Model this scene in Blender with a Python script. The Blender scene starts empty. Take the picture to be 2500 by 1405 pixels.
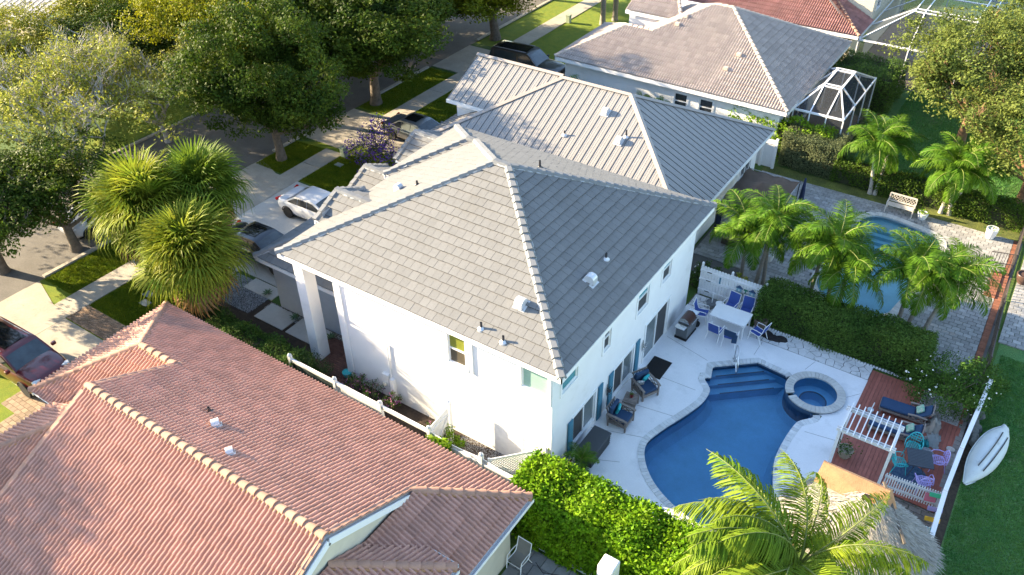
import bpy, bmesh, math, random
import numpy as np
from math import sin, cos, pi, radians, sqrt, atan2, hypot
from mathutils import Vector, Matrix
from mathutils.geometry import tessellate_polygon
random.seed(7)
RNG = np.random.default_rng(11)
SC = bpy.context.scene
COL = SC.collection

# ---------------------------------------------------------------- camera, sky, sun, exposure
cam_d = bpy.data.cameras.new("camera"); cam = bpy.data.objects.new("camera", cam_d); COL.objects.link(cam)
PIT, ROL, YAW = 0.657211657, -0.0159281377, 0.599982206
_f = Vector((0, cos(PIT), -sin(PIT))); _r = Vector((1, 0, 0)); _u = _r.cross(_f)
_r2 = cos(ROL)*_r + sin(ROL)*_u; _u2 = -sin(ROL)*_r + cos(ROL)*_u
_Z = Matrix.Rotation(YAW, 3, 'Z')
_r2, _u2, _f = _Z@_r2, _Z@_u2, _Z@_f
cam.matrix_world = Matrix(((_r2.x, _u2.x, -_f.x, 0), (_r2.y, _u2.y, -_f.y, 0), (_r2.z, _u2.z, -_f.z, 24.0), (0, 0, 0, 1)))
cam_d.sensor_width = 36; cam_d.lens = 2030.5/2500*36; cam_d.clip_end = 1000; cam_d.clip_start = 0.5
SC.camera = cam
CAM = np.array([0, 0, 24.0])
SUN_EL = 20.0; SUN_ROT = 255.0
w = bpy.data.worlds.new("World"); SC.world = w; w.use_nodes = True
nt = w.node_tree; bg = nt.nodes["Background"]
sk = nt.nodes.new("ShaderNodeTexSky"); sk.sky_type = 'NISHITA'; sk.sun_disc = False
sk.sun_elevation = radians(SUN_EL); sk.sun_rotation = radians(SUN_ROT); sk.air_density = 1.0; sk.dust_density = 0.6; sk.ozone_density = 1.0
nt.links.new(sk.outputs[0], bg.inputs[0]); bg.inputs[1].default_value = 0.100
sl = bpy.data.lights.new("sun", 'SUN'); sl.energy = 4.4; sl.angle = radians(0.55); sl.color = (1.0, 0.81, 0.54)
so = bpy.data.objects.new("sun", sl); COL.objects.link(so)
_a = radians(SUN_ROT); ts = Vector((sin(_a)*cos(radians(SUN_EL)), cos(_a)*cos(radians(SUN_EL)), sin(radians(SUN_EL))))
so.rotation_euler = ts.to_track_quat('Z', 'Y').to_euler(); so.location = ts*60
SC.view_settings.view_transform = 'Standard'; SC.view_settings.look = 'None'; SC.view_settings.gamma = 1; SC.view_settings.use_curve_mapping = False
SC.view_settings.exposure = 2.45
SC.cycles.max_bounces = 6; SC.cycles.transparent_max_bounces = 12; SC.cycles.diffuse_bounces = 3; SC.cycles.glossy_bounces = 3
SC.cycles.use_denoising = True; SC.cycles.caustics_reflective = False; SC.cycles.caustics_refractive = False
SC.cycles.use_adaptive_sampling = True

# ---------------------------------------------------------------- materials
MATS = {}
def N(t, kind, **kw):
    n = t.nodes.new("ShaderNode"+kind)
    for k, v in kw.items():
        if k.startswith("i_"): n.inputs[k[2:].replace("_", " ")].default_value = v
        else: setattr(n, k, v)
    return n
def c4(c): return (c[0], c[1], c[2], 1)
def M(name, col, rough=0.7, var=0.12, scale=3.0, bump=0.0, bscale=30.0, metal=0.0, spec=0.4, rnd=0.0, col2=None, trans=0.0, coat=0.0, stretch=None, fine=0.0, speck=None):
    """principled with noise colour variation; rnd = per-piece variation; col2 = second colour mixed by noise"""
    if name in MATS: return MATS[name]
    m = bpy.data.materials.new(name); m.use_nodes = True; t = m.node_tree; L = t.links
    p = t.nodes["Principled BSDF"]
    p.inputs["Roughness"].default_value = rough; p.inputs["Metallic"].default_value = metal
    p.inputs["Specular IOR Level"].default_value = spec
    if coat: p.inputs["Coat Weight"].default_value = coat; p.inputs["Coat Roughness"].default_value = 0.05
    tc = N(t, "TexCoord"); src = tc.outputs["Object"]
    if stretch:
        mp = N(t, "Mapping"); mp.inputs["Scale"].default_value = stretch; L.new(src, mp.inputs[0]); src = mp.outputs[0]
    gm = N(t, "NewGeometry")
    posn = gm.outputs["Position"]
    nz = N(t, "TexNoise", i_Scale=scale, i_Detail=6.0, i_Roughness=0.6); L.new(src if stretch else posn, nz.inputs["Vector"])
    mr = N(t, "MapRange"); mr.inputs["From Min"].default_value = 0.3; mr.inputs["From Max"].default_value = 0.7
    L.new(nz.outputs[0], mr.inputs[0])
    mx = N(t, "Mix", data_type='RGBA')
    c = np.array(col); b = np.array(col2) if col2 is not None else c*(1+var)
    a = c if col2 is not None else c*(1-var)
    mx.inputs["A"].default_value = c4(a); mx.inputs["B"].default_value = c4(np.clip(b, 0, 1)); L.new(mr.outputs[0], mx.inputs["Factor"])
    out = mx.outputs["Result"]
    if fine:
        nf = N(t, "TexNoise", i_Scale=scale*14, i_Detail=3.0); L.new(src if stretch else posn, nf.inputs["Vector"])
        mf = N(t, "MapRange"); mf.inputs["From Min"].default_value = 0.3; mf.inputs["From Max"].default_value = 0.7
        mf.inputs["To Min"].default_value = 1-fine; mf.inputs["To Max"].default_value = 1+fine; L.new(nf.outputs[0], mf.inputs[0])
        vm = N(t, "VectorMath", operation='SCALE'); L.new(out, vm.inputs[0]); L.new(mf.outputs[0], vm.inputs["Scale"]); out = vm.outputs[0]
    if rnd:
        oi = N(t, "ObjectInfo"); ad = N(t, "Math", operation='ADD'); fr = N(t, "Math", operation='FRACT')
        L.new(oi.outputs["Random"], ad.inputs[0]); L.new(gm.outputs["Random Per Island"], ad.inputs[1]); L.new(ad.outputs[0], fr.inputs[0])
        r2 = N(t, "MapRange"); r2.inputs["To Min"].default_value = 1-rnd; r2.inputs["To Max"].default_value = 1+rnd; L.new(fr.outputs[0], r2.inputs[0])
        vm = N(t, "VectorMath", operation='SCALE'); L.new(out, vm.inputs[0]); L.new(r2.outputs[0], vm.inputs["Scale"]); out = vm.outputs[0]
    if speck:   # dirt with a shape of its own: (colour, scale, threshold, softness)
        ns = N(t, "TexNoise", i_Scale=speck[1], i_Detail=8.0, i_Roughness=0.7); L.new(posn, ns.inputs["Vector"])
        ms = N(t, "MapRange"); ms.inputs["From Min"].default_value = speck[2]; ms.inputs["From Max"].default_value = speck[2]+speck[3]; L.new(ns.outputs[0], ms.inputs[0])
        m2 = N(t, "Mix", data_type='RGBA'); L.new(ms.outputs[0], m2.inputs["Factor"]); L.new(out, m2.inputs["A"]); m2.inputs["B"].default_value = c4(speck[0]); out = m2.outputs["Result"]
    L.new(out, p.inputs["Base Color"])
    if bump:
        nb = N(t, "TexNoise", i_Scale=bscale, i_Detail=4.0); L.new(posn, nb.inputs["Vector"])
        bp = N(t, "Bump", i_Strength=bump, i_Distance=0.02); L.new(nb.outputs[0], bp.inputs["Height"]); L.new(bp.outputs[0], p.inputs["Normal"])
    if trans:   # leaves: light passes through
        tr = N(t, "BsdfTranslucent"); L.new(out, tr.inputs["Color"]); ms = N(t, "MixShader"); ms.inputs[0].default_value = trans
        L.new(p.outputs[0], ms.inputs[1]); L.new(tr.outputs[0], ms.inputs[2]); L.new(ms.outputs[0], t.nodes["Material Output"].inputs[0])
    MATS[name] = m; return m
def leafmat(name, cdark, clight, trans=0.35, rough=0.55, rnd=0.40, scale=0.6):
    m = M(name, cdark, rough, col2=clight, scale=scale, rnd=rnd, trans=trans, spec=0.12); return m
def screenmat(name, dens, col):
    m = bpy.data.materials.new(name); m.use_nodes = True; t = m.node_tree; L = t.links
    p = t.nodes["Principled BSDF"]; p.inputs["Base Color"].default_value = c4(col); p.inputs["Roughness"].default_value = .8
    tr = N(t, "BsdfTransparent"); ms = N(t, "MixShader"); ms.inputs[0].default_value = dens
    L.new(tr.outputs[0], ms.inputs[1]); L.new(p.outputs[0], ms.inputs[2]); L.new(ms.outputs[0], t.nodes["Material Output"].inputs[0])
    MATS[name] = m; return m
def watermat(name, tint, bscale=3.5, strength=0.3):
    m = bpy.data.materials.new(name); m.use_nodes = True; t = m.node_tree; L = t.links
    t.nodes.remove(t.nodes["Principled BSDF"])
    tr = N(t, "BsdfTransparent"); tr.inputs[0].default_value = c4(tint)
    gl = N(t, "BsdfGlossy"); gl.inputs["Roughness"].default_value = 0.03
    fr = N(t, "Fresnel", i_IOR=1.33); ms = N(t, "MixShader"); gm = N(t, "NewGeometry")
    nz = N(t, "TexNoise", i_Scale=bscale, i_Detail=3.0); L.new(gm.outputs["Position"], nz.inputs["Vector"])
    bp = N(t, "Bump", i_Strength=strength, i_Distance=0.05); L.new(nz.outputs[0], bp.inputs["Height"])
    L.new(bp.outputs[0], gl.inputs["Normal"]); L.new(bp.outputs[0], fr.inputs["Normal"])
    L.new(fr.outputs[0], ms.inputs[0]); L.new(tr.outputs[0], ms.inputs[1]); L.new(gl.outputs[0], ms.inputs[2]); L.new(ms.outputs[0], t.nodes["Material Output"].inputs[0])
    MATS[name] = m; return m

white_wall = M("white_stucco", (.80, .80, .80), .9, var=.03, scale=1.2, bump=.35, bscale=45, speck=((.64, .63, .60), .9, .56, .3))
trim = M("white_trim", (.82, .82, .82), .6, var=.03)
vinyl = M("white_vinyl", (.80, .80, .81), .45, var=.03)
weathered = M("weathered_white_paint", (.78, .78, .78), .7, var=.05, speck=((.30, .28, .26), 14, .62, .05))
dark_glass = M("dark_glass", (.035, .04, .045), .06, var=.1, spec=.8)
screen_dark = M("dark_insect_screen", (.05, .052, .055), .55, var=.1)
teal_glass = M("teal_tinted_glass", (.03, .22, .24), .1, var=.2, spec=.8)
green_glass = M("pale_green_blind", (.30, .46, .38), .35, var=.12, stretch=(1, 1, 24), scale=2)
olive_blind = M("olive_blind", (.20, .22, .03), .35, var=.25, stretch=(.5, .5, 30), scale=1)
shutter_m = M("teal_shutter_paint", (.06, .20, .29), .6, var=.08)
tile_grey = M("grey_concrete_tile", (.166, .166, .164), .85, var=.05, scale=1.3, rnd=.055, fine=.07, bump=.2, bscale=60, speck=((.135, .128, .112), .5, .60, .35))
tile_edge = M("tile_edge_shadow", (.030, .028, .025), .95, var=.3)  # painted dark: course-gap shadow, with dirt, on the tile ends
tile_cap = M("grey_cap_tile", (.19, .195, .20), .85, var=.08, rnd=.07, fine=.08, bump=.2)
mortar_w = M("white_mortar", (.34, .35, .36), .9, var=.1, bump=.4)
tile_red = M("terracotta_tile", (.46, .255, .195), .85, var=.10, scale=1.6, rnd=.11, fine=.08, speck=((.36, .21, .185), 1.1, .55, .3))
cap_red = M("terracotta_cap_tile", (.38, .215, .15), .85, var=.15, scale=3, rnd=.12, fine=.1, speck=((.20, .15, .13), 2.4, .60, .15))
mortar_o = M("orange_mortar", (.42, .22, .10), .95, var=.2, bump=.5)
tile_beige = M("beige_concrete_tile", (.40, .335, .295), .85, var=.05, scale=1.5, rnd=.12, fine=.08)
cap_beige = M("beige_cap_tile", (.50, .41, .34), .85, var=.1, rnd=.08)
tile_red2 = M("weathered_red_tile", (.30, .155, .135), .85, var=.15, scale=1.2, rnd=.14)
metal_roof = M("taupe_metal_roof", (.275, .26, .245), .5, var=.04, metal=0.0, spec=.5, rnd=.02)
metal_rib = M("metal_roof_seam", (.13, .122, .118), .5, var=.05)
metal_ridge = M("metal_ridge_cap", (.33, .29, .26), .5, var=.05)
galv = M("galvanised_vent", (.62, .63, .65), .35, var=.08, metal=.3)
dark_metal = M("dark_metal", (.04, .04, .045), .4, var=.1)
concrete = M("driveway_concrete", (.40, .36, .30), .9, var=.13, scale=.9, fine=.06, bump=.3, bscale=80, speck=((.20, .16, .10), 1.6, .60, .2))
concrete_w = M("pale_driveway_concrete", (.50, .48, .44), .9, var=.08, scale=.8, fine=.05, bump=.2, bscale=80, speck=((.32, .29, .25), 1.2, .64, .2))
asphalt = M("asphalt", (.14, .13, .12), .9, var=.15, scale=1.0, fine=.12, bump=.4, bscale=120, speck=((.20, .18, .14), .6, .6, .2))
deck_w = M("white_pool_deck", (.80, .80, .81), .85, var=.04, scale=1.3, fine=.03, bump=.25, bscale=90, speck=((.56, .57, .57), .9, .54, .3))
crack_w = M("cracked_white_flagstone", (.66, .66, .66), .85, var=.08, scale=3, fine=.05, rnd=.04, speck=((.30, .31, .30), 4, .56, .12))
dark_joint = M("dark_joint", (.12, .115, .11), .95)
coping_m = M("grey_coping_stone", (.62, .63, .63), .85, var=.1, rnd=.12, fine=.08)
spa_cop = M("pale_coping_stone", (.52, .51, .48), .85, var=.08, rnd=.08, fine=.06)
plaster_b = M("blue_pool_plaster", (.14, .42, .66), .7, var=.10, scale=1.6, fine=.05)
plaster_n = M("navy_pool_tile", (.06, .11, .18), .35, var=.2)
plaster_t = M("turquoise_pool_plaster", (.33, .60, .66), .7, var=.12, scale=1.2)
grass_g = M("lawn_green", (.05, .11, .02), .95, var=.25, col2=(.075, .120, .018), scale=1.4, fine=.35, bump=.8, bscale=40)
lawn_y = M("front_lawn", (.10, .17, .008), .95, col2=(.19, .22, .010), scale=2.2, fine=.35, bump=.9, bscale=35)
lawn_b = M("back_lawn", (.055, .165, .05), .95, col2=(.11, .20, .055), scale=1.5, fine=.4, bump=.9, bscale=45, speck=((.18, .19, .09), .45, .52, .25))
soil = M("dark_soil", (.05, .035, .025), .95, var=.4, scale=6, bump=.8)
mulch = M("red_mulch", (.12, .04, .025), .95, var=.5, scale=12, rnd=.3)
paver_m = M("grey_paver", (.30, .295, .285), .85, var=.12, scale=2, rnd=.20, fine=.06)
brick_m = M("red_brick_paver", (.24, .095, .055), .9, var=.15, rnd=.2, fine=.08)
brick_d = M("brown_brick_paver", (.13, .065, .05), .9, var=.15, rnd=.18, fine=.08)
tan_paver = M("tan_paver", (.30, .22, .15), .9, var=.15, rnd=.2)
redwood = M("redwood_stained_board", (.33, .11, .08), .75, var=.14, rnd=.13, stretch=(2, 2, 2), scale=2.5, fine=.12)
bark = M("grey_bark", (.14, .115, .09), .95, var=.35, scale=5, bump=.9, bscale=14)
bark_b = M("brown_bark", (.19, .11, .06), .95, var=.35, scale=5, bump=.9, bscale=14)
palm_bark = M("palm_bark", (.27, .235, .20), .95, var=.2, stretch=(.3, .3, 9), scale=2, bump=.4)
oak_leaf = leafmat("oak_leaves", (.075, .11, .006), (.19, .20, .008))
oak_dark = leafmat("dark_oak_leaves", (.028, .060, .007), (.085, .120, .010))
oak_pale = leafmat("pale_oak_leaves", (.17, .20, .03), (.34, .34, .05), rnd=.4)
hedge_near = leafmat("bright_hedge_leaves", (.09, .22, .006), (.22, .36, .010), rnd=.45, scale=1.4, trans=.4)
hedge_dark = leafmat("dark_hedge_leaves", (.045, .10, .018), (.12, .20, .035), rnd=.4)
hedge_grey = leafmat("grey_green_leaves", (.10, .13, .06), (.17, .19, .09), rnd=.35)
lime_leaf = leafmat("lime_leaves", (.13, .25, .012), (.22, .34, .02), rnd=.3)
palm_leaf = leafmat("palm_leaflets", (.055, .15, .012), (.13, .23, .016), rnd=.3, trans=.4, scale=.9)
coco_leaf = leafmat("coconut_leaflets", (.10, .19, .012), (.21, .27, .02), rnd=.3, trans=.4, scale=.9)
fan_leaf = leafmat("fan_palm_leaves", (.10, .165, .012), (.28, .29, .03), rnd=.35, trans=.35, scale=1.2)
dead_frond = leafmat("dead_palm_fronds", (.20, .10, .045), (.40, .23, .10), rnd=.35, trans=.15)
purple_fl = leafmat("purple_flowers", (.11, .05, .32), (.22, .10, .50), rnd=.3)
pink_fl = leafmat("pink_flowers", (.40, .12, .32), (.55, .22, .45), rnd=.3)
white_fl = M("white_petals", (.8, .8, .75), .6)
tyre = M("tyre_rubber", (.02, .02, .02), .85); rim = M("alloy_rim", (.55, .56, .58), .3, metal=.8)
navy_cloth = M("navy_cushion", (.022, .055, .12), .9, var=.1, bump=.3); blue_sling = M("blue_sling_fabric", (.045, .09, .33), .8, var=.08)
teal_cloth = M("teal_cushion", (.03, .38, .42), .85, var=.1); grey_wood = M("grey_teak", (.22, .185, .165), .85, var=.2, stretch=(2, 2, 12), rnd=.1)
charcoal = M("charcoal_plastic", (.055, .062, .07), .6, var=.06); black_m = M("black_rubber", (.015, .015, .016), .85)
turq_m = M("turquoise_metal", (.05, .48, .50), .45); lilac_m = M("lilac_metal", (.50, .42, .78), .45); blue_dark = M("dark_table_metal", (.05, .06, .075), .5)
terracotta = M("terracotta_pot", (.28, .13, .08), .85, var=.15); white_pot = M("white_glazed_pot", (.75, .75, .75), .35)
steel = M("stainless_steel", (.55, .56, .57), .22, metal=.9); thatch = M("grey_thatch", (.26, .24, .215), .95, col2=(.42, .39, .34), scale=9, fine=.3, bump=1.0, bscale=50, stretch=None)
thatch_o = M("tan_roof_cap", (.42, .22, .11), .95, var=.2, bump=.8); cream_wall = M("cream_stucco", (.62, .57, .45), .9, var=.05, bump=.3)
screen_m = screenmat("pool_cage_screen", .42, (.05, .055, .065)); tent_m = M("brown_shade_cloth", (.095, .065, .045), .9, var=.15)
hull_m = M("weathered_white_hull", (.55, .58, .58), .6, var=.08, scale=2, speck=((.35, .36, .36), 3, .58, .2))
glass_clear = M("patio_glass", (.14, .17, .18), .1, spec=.8)

# ---------------------------------------------------------------- mesh helpers
class MB:
    def __init__(s): s.v = []; s.f = []; s.m = []
    def add(s, vs, fs, mi=0):
        b = len(s.v); s.v += [tuple(map(float, p)) for p in vs]; s.f += [tuple(i+b for i in f) for f in fs]; s.m += [mi]*len(fs); return s
    def box(s, c, d, mi=0, rz=0, rx=0, ry=0, taper=1.0):
        x, y, z = d[0]/2, d[1]/2, d[2]/2; t = taper
        vs = [Vector(p) for p in ((-x, -y, -z), (x, -y, -z), (x, y, -z), (-x, y, -z), (-x*t, -y*t, z), (x*t, -y*t, z), (x*t, y*t, z), (-x*t, y*t, z))]
        if rz or rx or ry:
            R = Matrix.Rotation(rz, 3, 'Z')@Matrix.Rotation(ry, 3, 'Y')@Matrix.Rotation(rx, 3, 'X'); vs = [R@v for v in vs]
        C = Vector(c); return s.add([v+C for v in vs], [(0, 3, 2, 1), (4, 5, 6, 7), (0, 1, 5, 4), (1, 2, 6, 5), (2, 3, 7, 6), (3, 0, 4, 7)], mi)
    def bx(s, x0, x1, y0, y1, z0, z1, mi=0): return s.box(((x0+x1)/2, (y0+y1)/2, (z0+z1)/2), (abs(x1-x0), abs(y1-y0), abs(z1-z0)), mi)
    def beam(s, p0, p1, w, h, mi=0, up=(0, 0, 1)):
        p0, p1 = Vector(p0), Vector(p1); d = (p1-p0).normalized(); u = Vector(up)
        if abs(d.dot(u)) > .98: u = Vector((1, 0, 0))
        a = d.cross(u).normalized()*w/2; b = a.cross(d).normalized()*h/2
        vs = [p0-a-b, p0+a-b, p0+a+b, p0-a+b, p1-a-b, p1+a-b, p1+a+b, p1-a+b]
        return s.add(vs, [(0, 1, 2, 3), (7, 6, 5, 4), (0, 4, 5, 1), (1, 5, 6, 2), (2, 6, 7, 3), (3, 7, 4, 0)], mi)
    def tube(s, pts, r, n=8, mi=0, cap=True):
        pts = [Vector(p) for p in pts]; k = len(pts); rs = r if isinstance(r, (list, tuple)) else [r]*k
        vs = []; prev = None
        for i, p in enumerate(pts):
            d = (pts[min(i+1, k-1)]-pts[max(i-1, 0)])
            d = d.normalized() if d.length > 1e-9 else Vector((0, 0, 1))
            a = prev-d*prev.dot(d) if prev else d.orthogonal()
            if a.length < 1e-6: a = d.orthogonal()
            a.normalize(); prev = a; b = d.cross(a)
            for j in range(n):
                t = 2*pi*j/n; vs.append(p+(a*cos(t)+b*sin(t))*rs[i])
        fs = [(i*n+j, i*n+(j+1) % n, (i+1)*n+(j+1) % n, (i+1)*n+j) for i in range(k-1) for j in range(n)]
        if cap: fs += [tuple(range(n-1, -1, -1)), tuple((k-1)*n+j for j in range(n))]
        return s.add(vs, fs, mi)
    def lathe(s, prof, n=16, c=(0, 0, 0), mi=0, sx=1, sy=1, cap=True):
        vs = [(c[0]+r*cos(2*pi*j/n)*sx, c[1]+r*sin(2*pi*j/n)*sy, c[2]+z) for r, z in prof for j in range(n)]
        k = len(prof); fs = [(i*n+j, i*n+(j+1) % n, (i+1)*n+(j+1) % n, (i+1)*n+j) for i in range(k-1) for j in range(n)]
        if cap and prof[0][0] > 1e-4: fs.append(tuple(range(n-1, -1, -1)))
        if cap and prof[-1][0] > 1e-4: fs.append(tuple((k-1)*n+j for j in range(n)))
        return s.add(vs, fs, mi)
    def prism(s, poly, z0, z1, mi=0):
        n = len(poly); vs = [(p[0], p[1], z0) for p in poly]+[(p[0], p[1], z1) for p in poly]
        a = sum(poly[i][0]*poly[(i+1) % n][1]-poly[(i+1) % n][0]*poly[i][1] for i in range(n))
        fs = [(i, (i+1) % n, n+(i+1) % n, n+i) for i in range(n)]
        tr = tessellate_polygon([[Vector((p[0], p[1], 0)) for p in poly]])
        fs += [tuple(i+n for i in t) for t in tr]+[tuple(reversed(t)) for t in tr]
        return s.add(vs, fs, mi)
    def face(s, pts, mi=0): return s.add(pts, [tuple(range(len(pts)))], mi)
    def build(s, name, mats, parent=None, org=(0, 0, 0), smooth=False, bev=0.0, loc=None, link=True):
        me = bpy.data.meshes.new(name); o_ = org
        me.from_pydata([(x-o_[0], y-o_[1], z-o_[2]) for x, y, z in s.v], [], s.f)
        ml = mats if isinstance(mats, (list, tuple)) else [mats]
        for m in ml: me.materials.append(m)
        if len(ml) > 1: me.polygons.foreach_set("material_index", s.m)
        bm = bmesh.new(); bm.from_mesh(me); bmesh.ops.recalc_face_normals(bm, faces=bm.faces); bm.to_mesh(me); bm.free()
        if smooth: me.polygons.foreach_set("use_smooth", [True]*len(me.polygons))
        o = bpy.data.objects.new(name, me)
        if link: COL.objects.link(o)
        if parent: o.parent = parent
        if loc is not None: o.location = loc
        if bev:
            b = o.modifiers.new("bevel", 'BEVEL'); b.width = bev; b.segments = 2; b.limit_method = 'ANGLE'
        if smooth and bev == 0:
            try: me.set_sharp_from_angle(angle=radians(40))
            except Exception: pass
        return o
def npobj(name, V, F, mats, parent=None, link=True, mi=None, loc=None):
    """V (n,3), F (m,4 or 3) numpy -> object"""
    me = bpy.data.meshes.new(name); V = np.asarray(V, np.float32); F = np.asarray(F, np.int32)
    me.vertices.add(len(V)); me.vertices.foreach_set("co", V.ravel())
    k = F.shape[1]; me.loops.add(F.size); me.loops.foreach_set("vertex_index", F.ravel())
    me.polygons.add(len(F)); me.polygons.foreach_set("loop_start", np.arange(0, F.size, k, dtype=np.int32))
    ml = mats if isinstance(mats, (list, tuple)) else [mats]
    for m in ml: me.materials.append(m)
    if mi is not None: me.polygons.foreach_set("material_index", np.asarray(mi, np.int32))
    me.update(calc_edges=True); me.validate()
    o = bpy.data.objects.new(name, me)
    if link: COL.objects.link(o)
    if parent: o.parent = parent
    if loc is not None: o.location = loc
    return o
def meshobj(name, me, parent=None, mw=None, loc=None, rz=None):
    o = bpy.data.objects.new(name, me); COL.objects.link(o)
    if parent: o.parent = parent
    if mw is not None: o.matrix_local = mw
    if loc is not None: o.location = loc
    if rz is not None: o.rotation_euler = (0, 0, rz)
    return o
def tag(o, label=None, cat=None, group=None, kind=None):
    if label: o['label'] = label
    if cat: o['category'] = cat
    if group: o['group'] = group
    if kind: o['kind'] = kind
    return o
def thing(name, label, cat, loc=(0, 0, 0), rz=0, group=None, s=1.0):
    o = bpy.data.objects.new(name, None); COL.objects.link(o); o.empty_display_size = .2
    o.location = loc; o.rotation_euler = (0, 0, rz); o.scale = (s, s, s)
    return tag(o, label, cat, group)
def dup(root, loc, rz, label=None, s=None):
    r = root.copy(); COL.objects.link(r); r.location = loc; r.rotation_euler = (0, 0, rz)
    if s is not None: r.scale = (s, s, s) if not isinstance(s, tuple) else s
    if label: r['label'] = label
    for ch in list(root.children):
        c = ch.copy(); COL.objects.link(c); c.parent = r
        for g in list(ch.children):
            d = g.copy(); COL.objects.link(d); d.parent = c
    return r
def struct(o): o['kind'] = 'structure'; return o
def pip(x, y, poly):
    c = False; n = len(poly); j = n-1
    for i in range(n):
        xi, yi = poly[i]; xj, yj = poly[j]
        if (yi > y) != (yj > y) and x < (xj-xi)*(y-yi)/(yj-yi)+xi: c = not c
        j = i
    return c
def shrink(poly, d):
    """inset a CCW polygon by d"""
    n = len(poly); a = sum(poly[i][0]*poly[(i+1) % n][1]-poly[(i+1) % n][0]*poly[i][1] for i in range(n))
    if a < 0: poly = poly[::-1]
    out = []
    for i in range(n):
        p0, p1, p2 = [Vector(poly[k % n]).to_2d() for k in (i-1, i, i+1)]
        d1 = (p1-p0).normalized(); d2 = (p2-p1).normalized(); n1 = Vector((-d1.y, d1.x)); n2 = Vector((-d2.y, d2.x))
        b = n1+n2; L = b.length_squared
        b = b*(2/L) if L > .2 else n1
        out.append(tuple(p1+b*d))
    return out
def clip_poly(pts, hps):
    """Sutherland-Hodgman on (u,v,n) points by half-planes (a,b,c): a*u+b*v+c>=0"""
    for a, b, c in hps:
        out = []; n = len(pts)
        if n < 3: return []
        for i in range(n):
            p, q = pts[i], pts[(i+1) % n]; dp = a*p[0]+b*p[1]+c; dq = a*q[0]+b*q[1]+c
            if dp >= 0: out.append(p)
            if (dp >= 0) != (dq >= 0):
                t = dp/(dp-dq); out.append(tuple(p[k]+(q[k]-p[k])*t for k in range(3)))
        pts = out
    return pts if len(pts) >= 3 else []
# ---------------------------------------------------------------- roofs
def tile_flat(w, e):
    g = .005; t = .022; L = e+.05
    vs = [(g, 0, .004), (w-g, 0, .004), (w-g, 0, .062), (g, 0, .062), (g, L, -.004), (w-g, L, -.004), (w-g, L, .018), (g, L, .018)]
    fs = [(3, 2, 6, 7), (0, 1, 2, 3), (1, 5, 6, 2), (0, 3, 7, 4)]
    return np.array(vs), fs
def tile_roll(w, e, h=.082):
    p = w/2; prof = []
    for k in range(2):
        b = k*p
        prof += [(b, .012), (b+.20*p, .006), (b+.34*p, h*.62), (b+.46*p, h*.95), (b+.62*p, h), (b+.78*p, h*.80), (b+.92*p, h*.30)]
    prof += [(w, .012)]
    L = e+.04; n = len(prof); vs = [(x, 0, z+.044) for x, z in prof]+[(x, L, z) for x, z in prof]+[(x, .0, z-.010) for x, z in prof]
    fs = [(i, i+1, n+i+1, n+i) for i in range(n-1)]+[(2*n+i, 2*n+i+1, i+1, i) for i in range(n-1)]
    return np.array(vs), fs
def roof_plane(pts, d, p0, z0, s):
    """plan point -> 3D on plane falling toward d"""
    return [(x, y, z0-s*((x-p0[0])*d[0]+(y-p0[1])*d[1])) for x, y in pts]
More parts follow.
